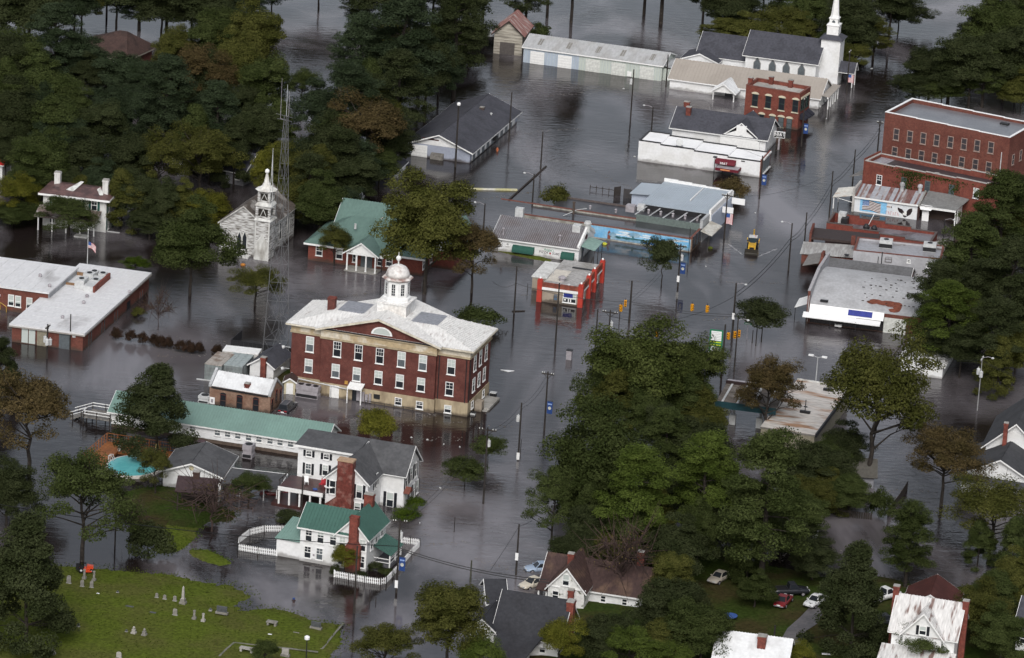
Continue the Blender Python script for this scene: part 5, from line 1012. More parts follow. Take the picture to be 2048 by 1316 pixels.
def corner_brick():
 s = Site('corner_brick_building', 'two storey orange red brick corner building with cream arched lintels', 'building', zO(688, 1062), zO(1160, 1142)); w = s.w; z = s.F(zO(1250, 825))[1]; d = s.S(zO(1290, 960))[0]; d = s.T(zO(1315, 765), s.F(zO(1240, 830))[1])[1]; z = s.F(zO(1160, 825))[1]; s.d = d
 parapet_box(s, 0, w, 0, d, z-.5, .6, BRICKB, mat('stained_pale_roof', (.42, .40, .37), .7, (.18, .17, .15), .3, .9, fine=.1), mat('brick_coping', (.16, .06, .045)), .3)
 cr = mat('cream_lintel', (.55, .50, .38), .7, fine=.06)
 def aw(wall, P, ww, hh, x=None):
  f = win(s, wall, P, ww, hh, mat('green_sash', (.03, .05, .045)), GLASS if hh > 2 else GLASSG, x=x, sill=False, ft=.07)
  MB().ext([((ww/2+.2)*math.cos(a), -.14, hh/2+.42*math.sin(a)+.02) for a in [math.pi*k/8 for k in range(9)]], (0, .13, 0)).build('lintel', cr, f); MB().box(-ww/2-.15, -.2, -hh/2-.22, ww/2+.15, -.003, -hh/2-.02).build('sill', cr, f)
 for x, y in ((790, 878), (906, 895), (1024, 912), (1144, 930)): aw('F', zO(x, y), 1.15, 2.4)
 for x, y in ((940, 1062), (1017, 1072), (1090, 1085)): aw('F', zO(x, y), 1.1, 2.0)
 aw('F', zO(845, 1060), 1.0, 2.6)
 for i in range(4): aw('S', (s.F(zO(1160, 900))[1]*0+1.5+i*(d-3)/3, 0), .9, 2.2) if 0 else None
 for i in range(4): f = win(s, 'S', (1.3+i*(d-2.6)/3, z*.68), .95, 2.2, mat('green_sash', (.03, .05, .045)), GLASS, local=True); MB().box(-.6, -.14, 1.1, .6, -.005, 1.5).build('lintel', cr, f)
 aw_ = MB()
 for i in range(3): y = .8+i*(d-.6)/3; aw_.ext([(w+.003, y, 3.0), (w+1.3, y, 2.2), (w+1.3, y, 1.9), (w+.003, y, 1.9)], (0, (d-1)/3.6, 0))
 s.p('awning', aw_, mat('black_awning', (.02, .02, .03), .7))
 for i, (x, y) in enumerate(((750, 725), (935, 715), (1138, 722))): q = s.T(zO(x, y), z); chimney(s, q[0], min(q[1], d-.6), z-.5, z+1.1, .8, .7, BRICKC)
 s.p('skylight_frame', MB().box(w*.12, d*.15, z-.498, w*.45, d*.5, z-.35), CONC)
corner_brick()
def bank():
 s = Site('white_bank', 'long white flat roofed bank building with stepped black edge and maroon canopies', 'bank', zH(1040, 252), zH(1795, 357)); w = s.w; z = (s.F(zH(1045, 150))[1]+s.F(zH(1800, 238))[1])/2; d = s.T(zH(1115, 85), z)[1]; s.d = d
 zz = [s.F(zH(x, y))[1] for x, y in ((1110, 158), (1290, 176), (1500, 198), (1700, 222))]; b = MB(); e = MB(); r = MB(); n = 4; zl = min(zz)-.3
 xs = [0]+[s.F(zH(x, y))[0] for x, y in ((1180, 165), (1390, 190), (1600, 212))]+[w]
 for i in range(n):
  zi = z+.45-.3*i; b.box(xs[i], 0, -.5, xs[i+1], .3, zi); b.box(xs[i], d-.3, -.5, xs[i+1], d, zi); e.box(xs[i], -.05, zi+.002, xs[i+1]+.05, .33, zi+.16); e.box(xs[i], d-.33, zi+.002, xs[i+1]+.05, d+.05, zi+.16); r.box(xs[i]+.02, .332, z-.6, xs[i+1], d-.332, zi-.06)
 b.box(0, .302, -.5, .3, d-.302, z+.4); e.box(-.05, .332, z+.402, .3, d-.332, z+.5)
 s.p('wall', b, WHITE); s.p('edge_trim', e, DARK); s.p('roof', r, BRIGHTROOF)
 s.p('brick_front', MB().box(w+.002, 0, -.5, w+.3, d, z), BRICKB)
 for i in range(3):
  y = 1.6+i*(d-3.2)/2; f = flat(s, 'front_window', 'S', (y, 1.9), 1.6, 2.6, GLASSG, .1, x=w+.3, local=True); MB().box(-1.0, -.3, 1.3, 1.0, -.101, 1.6).build('hood', WHITET, f); MB().box(-1.0, -.3, -1.5, 1.0, -.101, -1.3).build('ledge', WHITET, f)
 x, zc = s.F(zH(1590, 255)); aw = []
 for i in range(7): a = math.pi/2*i/6; aw.append((x-1.9, -.02-1.1*math.sin(a), zc-.45+.85*math.cos(a)))
 m = MB().ext(aw+[(x-1.9, -.02, zc-.45)], (3.8, 0, 0)); c = s.p('maroon_canopy', m, MAROON); letters('BB&T', .62, PLAINW, c, (x-.2, -1.135, zc-.22), (R(90), 0, 0))
 x2, z2_ = s.F(zH(1600, 302), -1.5); c2 = s.p('drive_up_canopy', MB().box(x2-2.2, -2.4, z2_-.35, x2+2.2, -.02, z2_+.15), MAROON); MB().box(x2-2.1, -2.3, z2_+.152, x2+2.1, -.1, z2_+.2).build('canopy_roof', GREYM, c2); MB().box(x2-1.2, -2.45, z2_-.2, x2+.6, -2.402, z2_+.02).build('light_strip', mat('amber_letters', (.6, .25, .1)), c2)
 flat(s, 'teller_window', 'F', (x2-.3, z2_-1.2), 2.2, 1.3, GLASS, .2, local=True)
 q = s.T(zH(1297, 170), z); d_ = s.p('roof_dish', MB().lathe([(.7, .25), (.5, .05), (.1, 0)], n=12), LGREY); d_.location = (q[0], q[1], z+.9); d_.rotation_euler = (R(60), 0, .4); s.p('dish_foot', MB().box(q[0]-.6, q[1]-.5, z+.2, q[0]+.6, q[1]+.5, z+.3).tube((q[0], q[1], z+.3), (q[0], q[1], z+1.0), .08), GREYM)
 s.p('wall_lamp_arm', MB().path([(w-.1, 1.2, z+.2), (w-3.6, 1.6, z+1.0)], .06), LGREY)
bank()
def darkhouse():
 s = simple_house('dark_roofed_house', 'white house with dark shingle roof directly behind the white bank', 'house', zO(60, 1190), zO(880, 1300), 3.0, 2.6, 9.5, WHITE, SHINGB, axis='x', z=1.2)
 h = 3.0; w = s.w; chimney(s, w*.12, 3.2, h, h+3.4, .9, .8, BRICKC); chimney(s, w*.06, 6, h, h+3.6, 1.0, .8, BRICKC)
 gx = w*.74; s.p('front_gable', MB().ext([(gx-4.0, -.4, -.3), (gx+3.6, -.4, -.3), (gx+3.6, -.4, 2.2), (gx+.9, -.4, 3.9), (gx+.9, -.4, 5.0), (gx-1.0, -.4, 5.0), (gx-1.0, -.4, 3.9), (gx-4.0, -.4, 2.6)], (0, .39, 0)), WHITET); fl = MB().ext([(gx+.55*math.cos(a), -.44, 2.7+.5*math.sin(a)) for a in [math.pi*k/8 for k in range(9)]], (0, .038, 0)); s.p('fan_window', fl, LGREY)
 gable_roof(s, gx-3.6, gx+3.4, 0, 9, 2.7, 5.4, 'y', SHINGB, .3, name='cross_roof')
darkhouse()
def pole_sign():
 t = thing('bank_sign', 'black and white BB&T sign board on a grey post', 'sign', W(zO(995, 1312)), CH.rz+.08); z = HT(zO(995, 1312), zO(0, 1155)[1]); w, h = 2.1, 1.2
 MB().box(-.16, -.1, -.4, .16, .1, z-h).build('post', GREYM, t); b = MB().box(-w/2, -.16, z-h, w/2, .16, z).build('board', PLAINW, t); MB().box(-w/2+.08, -.18, z-h+.08, w/2-.08, -.162, z-.08).build('face', DARK, b)
 letters('BB&T', .95, PLAINW, b, (0, -.19, z-h*.42), (R(90), 0, 0)); MB().box(-.6, -.19, z-h+.14, .6, -.181, z-h+.24).build('small_print', LGREY, b)
pole_sign()
# ------------------------------------------------------------------ shops left of the main street
def blue_store():
 s = Site('blue_roof_store', 'store with pale blue grey metal roof and street front with signs', 'shop', zH(1040, 545), zH(1500, 615), 3.0); w = s.w; z = 3.6; x1, y1 = s.T(zH(1615, 448), z); d = y1; s.d = d
 zz = s.F(zH(1500, 578))[1]; z = max(4.2, zz); y1 = s.T(zH(1615, 448), z)[1]; xl = s.T(zH(1030, 540), z)[0]; yb = s.T(zH(1150, 400), z)[1]
 s.p('wall', MB().box(xl, 0, -.5, w, y1, z-.6), mat('pale_blue_wall', (.42, .47, .56), .7, fine=.05))
 r = MB().slab([(xl, -.3, z-.35), (w-.5, -.3, z-.35), (w-.5, y1, z), (xl, y1, z)], .15); s.p('roof', r, BLUEMET); g = seams([(xl, -.3, z-.2), (w-.5, -.3, z-.2), (w-.5, y1, z+.15), (xl, y1, z+.15)], 30, .03, .05); s.p('seam', g, BLUEMET, kind='stuff')
 pw = MB(); n = 5
 for i in range(n): xa, xb = xl+(w-xl)*i/n, xl+(w-xl)*(i+1)/n; pw.box(xa, y1+.002, -.5, xb, y1+.3, z+.75-.12*i)
 s.p('parapet', pw, WHITET); s.p('front_parapet', MB().box(w-.495, -.3, -.5, w-.1, y1, z+.5), WHITET)
 s.p('roof_divider', MB().box((xl+w)/2+1, y1*.35, z+.02, (xl+w)/2+1.15, y1*.98, z+.3), WHITET)
 x0 = s.T(zH(985, 440), z)[0]; s.p('rear_wing', MB().box(x0, y1*.55, -.5, xl-.003, y1+.1, z-1.0), mat('pale_blue_wall', (.4, .5, .6))); s.p('rear_wing_roof', MB().slab([(x0-.2, y1*.5, z-.95), (xl-.01, y1*.5, z-.7), (xl-.01, y1+.3, z-.6), (x0-.2, y1+.3, z-.9)], .12), BLUEMET)
 # sagging wet front roof with sloping ribs
 yf = s.T(zH(1460, 650), 3.2)[1]; zf = 3.0; s.p('front_roof', MB().box(xl+.5, yf, zf-.4, w-.8, -.302, zf), TARR); s.p('front_wall', MB().box(xl+.5, yf-.3, -.5, w-.8, yf-.003, zf+.25), mat('dark_green_grey', (.12, .15, .14), .7)); s.p('front_end', MB().box(w-.795, yf-.3, -.5, w-.3, -.303, zf+1.0), GALV)
 for i in range(5): x = xl+1.2+(w-xl-3)*i/4; s.p('roof_rib', MB().ext([(x-.12, -.31, zf+.65), (x+.12, -.31, zf+.65), (x-.9, yf+.2, zf+.05), (x-1.14, yf+.2, zf+.05)], (0, 0, .1)), GALV)
 for i in range(5): x = xl+2+(w-xl-4)*i/4; s.p('roof_vent', MB().lathe([(.2, zf), (.2, zf+.6), (.3, zf+.62), (.1, zf+.8)], (x, yf+2.2), 8), GREYM)
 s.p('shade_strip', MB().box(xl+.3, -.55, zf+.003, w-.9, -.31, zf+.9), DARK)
 s.p('street_awning', MB().ext([(w-.09, yf-2, 2.5), (w-.09, yf+4.5, 2.5), (w+2.0, yf+4.5, 1.9), (w+2.0, yf-2, 1.9)], (0, 0, .15)), mat('stained_canopy', (.5, .49, .45), .7, (.3, .27, .22), .6, .7)); s.p('street_window', MB().box(w-.098, 1, .2, w-.02, y1-1, 2.2), GLASS)
 for i, (y, l) in enumerate(((y1*.9, 2.4), (y1*.45, 2.0))): s.p('hanging_sign', MB().box(w+.2, y-.1, 2.6, w+.2+l, y+.1, 3.7), PLAINW)
 s.p('condenser', MB().box(xl-.3, -1.6, zf, xl+.9, -.6, zf+1.1), LGREY); s.p('condenser_large', MB().box(xl-2.2, -2.4, zf-.3, xl-.6, -1.0, zf+.9), GREYM)
 return s
BS = blue_store()
def mural_store():
 s = Site('mural_building', 'long low flat roofed building with blue landscape mural along its wall', 'shop', zU(830, 390), zU(1640, 510)); w = s.w; z = s.F(zU(1640, 402))[1]; xl = s.F(zU(262, 185))[0]; d = s.T(zU(1745, 315), z)[1]; d = max(7, min(d, 13)); s.d = d
 b = MB().box(xl, 0, -.5, w, .3, z).box(xl, d-.3, -.5, w, d, z).box(w-.3, .302, -.5, w, d-.302, z); s.p('wall', b, mat('stained_pale_block', (.36, .35, .31), .85, (.16, .15, .13), .5, .8, fine=.15))
 s.p('coping', MB().box(xl, -.06, z+.002, w+.06, .36, z+.12).box(w-.36, .362, z+.002, w+.06, d+.06, z+.12).box(xl-6, d-.36, z+.002, w-.362, d+.06, z+.12), mat('brick_coping', (.16, .06, .045)))
 s.p('roof', MB().box(xl, .302, z-.5, w-.302, d-.302, z-.3), PONDW); s.p('rear_roof', MB().box(xl+3, d+.07, z-.7, xl+(w-xl)*.62, d+7, z-.35), TARR); s.p('rear_parapet', MB().box(xl+3, d+7.003, -.5, xl+(w-xl)*.6, d+7.3, z-.1), mat('dark_coping', (.1, .08, .075)))
 # the painted landscape
 x0 = s.F(zU(830, 280))[0]; zb = .25; zt = z-.12; m = MB(); rr = random.Random(4)
 MUR = [mat('mural_sky', (.14, .38, .62), .7, (.30, .52, .70), .35, .8, .42, .6, fine=.08), mat('mural_cloud', (.62, .68, .72), .7), mat('mural_treeline', (.05, .15, .17), .8, (.10, .25, .28), 1.2, .8), mat('mural_field', (.16, .30, .42), .7, (.3, .42, .5), .8, .8), mat('mural_barn', (.2, .07, .05), .8), mat('mural_lake', (.03, .13, .40), .7)]
 m.box(x0, -.035, zb, w-.1, -.004, zt); y = -.04; L = w-.1-x0
 def bl(mi, cx, cz, rx, rz, n=9): m.mi = mi; m.face([(cx+rx*math.cos(2*math.pi*i/n)*rr.uniform(.8, 1.15), y, min(zt-.02, max(zb+.02, cz+rz*math.sin(2*math.pi*i/n)*rr.uniform(.75, 1.2)))) for i in range(n)])
 H = zt-zb
 m.mi = 3; m.face([(x0+L*.18, y, zb+.02), (w-.15, y, zb+.02)]+[(w-.15-L*.82*k/20, y, zb+H*(.2+.08*rr.random())) for k in range(21)])
 y -= .004
 for k in range(34): bl(2, x0+L*(.2+.78*k/34), zb+H*(.26+.06*rr.random()), .45, H*(.05+.07*rr.random()))
 y -= .004
 for k in range(16): bl(1, x0+L*(.2+.75*rr.random()), zb+H*(.5+.3*rr.random()), .5+.9*rr.random(), H*.07)
 y -= .004; bl(3, x0+L*.44, zb+H*.68, 1.1, H*.2, 14); bl(2, x0+L*.37+1, zb+H*.4, .2, H*.28); m.mi = 4; m.face([(x0+L*.17, y, zb+.02), (x0+L*.2, y, zb+.02), (x0+L*.2, y, zb+H*.6), (x0+L*.185, y, zb+H*.8), (x0+L*.17, y, zb+H*.6)])
 y -= .004; bl(5, x0+L*.6, zb+H*.12, 1.6, H*.08); bl(3, x0+L*.22, zb+H*.45, .7, H*.2)
 s.p('mural', m, MUR)
 s.p('street_front', MB().box(w+.003, .1, -.5, w+.12, d-.1, z-.1), BRICKT)
 for i in range(3): f = flat(s, 'shop_window', 'S', (1.5+i*(d-3)/2, 1.5), 1.5, 2.2, GLASS, .1, x=w+.12, local=True)
 s.p('roof_stack', MB().lathe([(.22, z-.3), (.22, z+1.7), (.3, z+1.75), (.3, z+1.9)], s.T(zU(683, 195), z-.3), 8), mat('rusty_stack', (.08, .06, .05)))
 for x, y in ((820, 155), (1030, 185), (1230, 200), (1383, 212)): q = s.T(zU(x, y), z-.3); s.p('roof_vent', MB().lathe([(.18, z-.5), (.18, z+.2), (.28, z+.25), (.1, z+.4)], q, 8), GREYM)
 fx, fy = s.T(zU(600, 215), z-.3); s.p('fallen_mast', MB().path([(fx, fy, z-.2), (fx+1.5, fy+3, z+.2)], .07).path([(fx+1, fy+2.6, z+.2), (fx+3.2, fy+3.6, z+.6)], .05), LGREY)
mural_store()
def pizza():
 s = Site('pizza_shop', 'long white shop with dark standing seam roof, green awnings and pizza sign', 'restaurant', zU(20, 495), zU(700, 590)); w = s.w; h = (s.F(zU(70, 400))[1]+s.F(zU(715, 490))[1])/2+.25; xr, zr = s.F(zU(890, 315), 5.5); d = 10.5; zr = s.F(zU(890, 318), d*.55)[1]; s.d = d; w2 = s.F(zU(728, 500))[0]
 s.p('wall', gable_walls(0, w2, 0, d, -.5, h, zr-.15, 'x', d*.55), WHITE); s.w = w2
 gable_roof(s, 0, w2-.3, 0, d, h, zr, 'x', mat('dark_grey_seam_roof', (.145, .14, .15), .5, (.11, .085, .08), .3, .7, fine=.08), .35, .1, 44, mat('seam_grey', (.25, .245, .26), .5), mid=d*.55)
 pp = MB().ext([(w2-.3, -.15, h-.4), (w2-.3, d*.55, zr-.1), (w2-.3, d*.55, zr+.5), (w2-.3, -.15, h+.45)], (.36, 0, 0)).ext([(w2-.3, d+.1, h-.4), (w2-.3, d*.55+.003, zr-.1), (w2-.3, d*.55+.003, zr+.5), (w2-.3, d+.1, h+.45)], (.36, 0, 0)); s.p('gable_parapet', pp, WHITET)
 def awn(p, l):
  x, z = s.F(p); a = [(x-l/2, -.01-.95*math.sin(math.pi/2*i/5), z-.5+.95*math.cos(math.pi/2*i/5)) for i in range(6)]; return s.p('awning', MB().ext(a+[(x-l/2, -.96, z-.65), (x-l/2, -.01, z-.55)], (l, 0, 0)), CANVASG)
 awn(zU(277, 478), 3.8); awn(zU(640, 530), 2.3)
 flat(s, 'shop_window', 'F', zU(240, 500), 1.6, .7, GLASS); win(s, 'F', zU(146, 444), .6, .5, WHITET)
 x, z = s.F(zU(482, 505)); letters('Angie\'s', .62, mat('letter_green', (.06, .25, .17)), s.e, (x, -.02, z+.30), (R(90), 0, 0)); letters('PIZZA & SUBS', .60, mat('letter_dark', (.05, .035, .05)), s.e, (x+.1, -.02, z-.22), (R(90), 0, 0))
 tm = MB().lathe([(.16, -.01), (.16, .01)], n=10); o = s.p('tomato_emblem', tm, PLAINR); o.location = (x+.25, -.03, z-.3); o.rotation_euler = (R(90), 0, 0)
 yq, zq = s.S(zU(803, 400), w2+.06); f = s.p('oval_sign', MB().lathe([(.75, -.03), (.75, .03)], n=16, sq=.55), mat('dark_red_sign', (.06, .01, .015))); f.location = (w2+.1, d*.42, h+.9); f.rotation_euler = (R(90), 0, R(90))
 q = [(w2+.07, .8, 2.65), (w2+.07, 6.8, 2.65), (w2+2.6, 6.8, 2.15), (w2+2.6, .8, 2.15)]; s.p('side_canopy', MB().slab(q, .06), mat('pale_green_metal', (.22, .33, .29), .5, (.17, .26, .23), .6, .6));
 for y in (1.0, 3.8, 6.6): s.p('canopy_post', MB().box(w2+2.4, y, -.4, w2+2.5, y+.1, 2.15), WOODD)
 flat(s, 'side_door', 'S', (2.6, 1.0), 1.3, 2.1, GLASS, x=w2, local=True)
 for (x, y) in ((433, 300), (560, 302), (572, 400), (100, 350)): z = h+.9; q = s.T(zU(x, y), z); s.p('roof_vent', MB().lathe([(.16, h), (.16, z+.5), (.3, z+.55), (.1, z+.75)], (q[0], max(.8, q[1])), 8), GREYM)
 q = s.T(zU(735, 330), zr-.3); s.p('rooftop_unit', MB().box(q[0]-1.2, q[1]-.6, zr-1.0, q[0]+.2, q[1]+.8, zr+.6), LGREY); s.p('exhaust_fan', MB().lathe([(.5, zr-.8), (.5, zr+.7), (.7, zr+.8), (.5, zr+1.2)], (q[0]+1.1, q[1]+1.0), 10), LGREY)
 s.p('rear_tank', MB().box(.8, d+.3, zr-1.6, 2.2, d+1.3, zr+.1), LGREY)
pizza()
def station():
 s = Site('service_station', 'small tan flat roofed shop with bright red piers and orange fascia', 'shop', zU(400, 915), zU(735, 962)); w = s.w; z = s.F(zU(735, 795))[1]; d = s.T(zU(942, 600), z)[1]; s.d = d; zr = z-.35
 s.p('wall', MB().box(.3, .25, -.5, w-.25, d, zr-.3), TAN); s.p('roof', MB().box(.3, .3, zr-.298, w-.3, d, zr), GRAVEL); s.p('roof_patch', MB().box(.5, d*.15, zr+.003, w*.45, d*.6, zr+.03), mat('cream_roof_patch', (.55, .51, .45), .7))
 zf = s.F(zU(430, 800))[1]
 s.p('fascia', MB().box(.3, -.05, z-.85, w-.3, .245, z-.05).box(w-.245, .3, z-1.0, w+.12, d-.3, z+.12), ORANGEP); s.p('white_band', MB().box(.3, -.1, z-1.3, w-.3, .24, z-.852).box(w-.243, .3, z-1.35, w+.14, d-.3, z-1.002), WHITET)
 for x, y in ((.0, 0), (w, 0), (w, d*.36), (w, d*.62), (w, d)): s.p('red_pier', MB().box(x-.42, y-.15, -.5, x+.42, y+.5, z+.3).box(x-.3, y-.1, z+.302, x+.3, y+.4, z+.5), REDP); s.p('pier_lamp', MB().lathe([(.16, z+.502), (.2, z+.62), (.1, z+.8)], (x, y+.15), 8), PLAINW)
 f = win(s, 'F', zU(652, 885), 2.3, 1.7, WHITET, GLASS, bars=3, y=.25); MB().box(-1.0, -.08, .05, .55, -.06, .75).build('blue_poster', SIGNB, f);
 g = MB()
 for i in range(2): g.box(-.25+i*.38, -.085, -.7, -.08+i*.38, -.062, -.15)
 g.build('white_notice', PLAINW, f); MB().box(-.9, -.085, -.5, -.6, -.062, -.25).build('white_notice', PLAINW, f)
 f2 = win(s, 'F', zU(537, 878), .7, 1.2, TAN, mat('blue_grey_pane', (.08, .13, .2), .3), bars=2, y=.25)
 for y in (d*.17, d*.5, d*.82): win(s, 'S', (y, 1.5), 1.7, 1.7, WHITET, GLASSG, bars=3, x=w-.25, local=True)
 flat(s, 'side_door', 'S', (d*.42, 1.1), 1.1, 2.1, WHITET, x=w-.25, local=True)
 xl = s.T(zU(345, 700), z-.8)[0]; yb = s.T(zU(345, 695), z-.8)[1]; s.p('annex_wall', MB().box(xl, yb, -.5, .298, d-.5, z-1.15), TAN); s.p('annex_roof', MB().box(xl-.15, yb-.15, z-1.147, .297, d-.3, z-.95), WHITEROOF if 0 else mat('white_annex_roof', (.62, .62, .6), .7, (.45, .44, .42), .5, .6))
 q = s.T(zU(590, 745), zr); s.p('rooftop_fan', MB().lathe([(.5, zr+.01), (.5, zr+.5), (.75, zr+.6), (.3, zr+.9)], (q[0], max(q[1], 1.2)), 10), GREYM); s.p('roof_pipe', MB().tube((.8, d*.4, zr), (.8, d*.4, zr+1.2), .06), LGREY)
 s.p('roof_ridge', MB().box(w*.4, d*.72, zr+.003, w*.95, d*.76, zr+.12), DARK)
station()
# ------------------------------------------------------------------ right side of the main street
def big_brick():
 s = Site('brick_warehouse', 'tall three storey dark red brick block with white edged stepped parapet', 'building', zI(480, 450), zI(1075, 570), 2.0); w = s.w; z = s.F(zI(505, 178))[1]; d = s.T(zI(570, 100), z)[1]; s.d = d
 a = z-s.F(zI(1085, 297))[1]; n = 4; dr = a/(n-1)
 parapet_box(s, 0, w, 0, d, z-a-.5, a+.5, BRICKR, mat('wet_grey_roof', (.14, .145, .16), .3, (.19, .195, .21), .3, .6, spec=.5), PLAINW, .35, n, drop=dr)
 for i in range(8): x = (557, 622, 686, 750, 816, 881, 944, 1010)[i]; y = (284, 294, 303, 312, 321, 330, 338, 347)[i]; win(s, 'F', zI(x, y), 1.15, 2.2, mat('faded_frame', (.30, .22, .19), .8), mat('dim_pane', (.05, .045, .05), .3), bars=1, ft=.12)
 for i in range(8): x = (549, 614, 677, 740, 806, 870, 935, 999)[i]; y = (368, 377, 386, 397, 407, 416, 427, 440)[i]; win(s, 'F', zI(x, y), 1.15, 2.0, mat('faded_frame', (.3, .22, .19)), mat('dim_pane', (.05, .045, .05)), bars=1, ft=.12)
 xx, zz = s.F(zI(1057, 425)); s.p('drain_pipe', MB().tube((xx, -.12, 1), (xx, -.12, zz+2.2), .09), LGREY)
 for i in range(3): win(s, 'S', (d*(.2+.3*i), z*.62), 1.1, 2.0, mat('faded_frame', (.3, .2, .2)), GLASS, local=True)
 q = s.T(zI(1075, 237), z-a-.5); s.p('roof_hatch', MB().box(q[0]-.8, q[1]-.5, z-a-.499, q[0]+.8, q[1]+.5, z-a-.2), DARK); s.p('rear_unit', MB().box(w+.6, d*.25, 2.6, w+2.0, d*.25+1.2, 3.8), LGREY); s.p('rear_platform', MB().box(w+.003, d*.15, 2.3, w+4, d*.8, 2.58), CONC)
 return s
BB = big_brick()
def ivy_brick():
 s = Site('ivy_brick_building', 'two storey red brick building with black tar roof and ivy on its wall', 'building', zP(590, 430), zP(1640, 655), 1.6); w = s.w+8; z = s.F(zP(610, 190))[1]; d = s.T(zP(690, 105), z)[1]; s.d = d; n = 5; a = z-s.F(zP(1590, 365))[1]
 parapet_box(s, 0, w, 0, d, z-a-1.3, a+1.2, BRICKB, TARR, mat('thin_pale_coping', (.4, .38, .36), .7), .35, n, drop=a/(n-1))
 s.p('ponded_corner', MB().box(.5, .5, z-a-1.29, 3.2, d-.5, z-a-1.25), mat('pale_pond', (.3, .3, .33), .15, spec=.5)); s.p('front_parapet', MB().box(-.15, -.1, -.5, -.003, d+.1, z+.35), BRICKB)
 win(s, 'F', zP(745, 375), 1.1, 1.9, PLAINW, GLASS, bars=2); win(s, 'F', zP(1655, 500), 1.1, 1.9, PLAINW, GLASS, bars=2)
 for x, y in ((975, 400), (1198, 435), (1425, 470)): win(s, 'F', zP(x, y), 1.05, 2.0, mat('green_grey_frame', (.1, .12, .115), .8), mat('slate_pane', (.06, .075, .085), .4))
 rr = np.random.RandomState(7); V = [];
 for (px, py, sx, sz, n) in ((1100, 290, 2.6, .8, 900), (1040, 350, 1.2, 1.4, 420), (1330, 330, 2.0, .7, 420), (1450, 360, 1.6, .6, 260), (1000, 440, 1.0, .8, 160), (1460, 450, .6, 1.0, 160)):
  X, Z = s.F(zP(px, py)); V += [(X+rr.randn()*sx, -.06-.12*rr.rand(), Z+rr.randn()*sz*.7) for _ in range(n)]
 V = np.array(V); V = V[V[:, 2] < z-.2]; me = leafquads('ivy', V, np.tile([0, -1, .3], (len(V), 1)), .22, rr, .6); o = link('ivy', me, s.e, kind='stuff'); o.color = (.045, .07, .02, 1); me.materials.append(LEAF)
 chimney(s, s.F(zP(1290, 290), d*.3)[0], d*.3, z-a-1.3, z-.1, .7, .6)
 xa = s.loc(W(zP(500, 420), 3))[0]; s.p('street_awning', MB().slab([(-3.0, .3, 2.6), (-.16, .3, 3.6), (-.16, d-.3, 3.6), (-3.0, d-.3, 2.6)], .1), mat('grey_awning_sheet', (.19, .18, .17), .7))
ivy_brick()
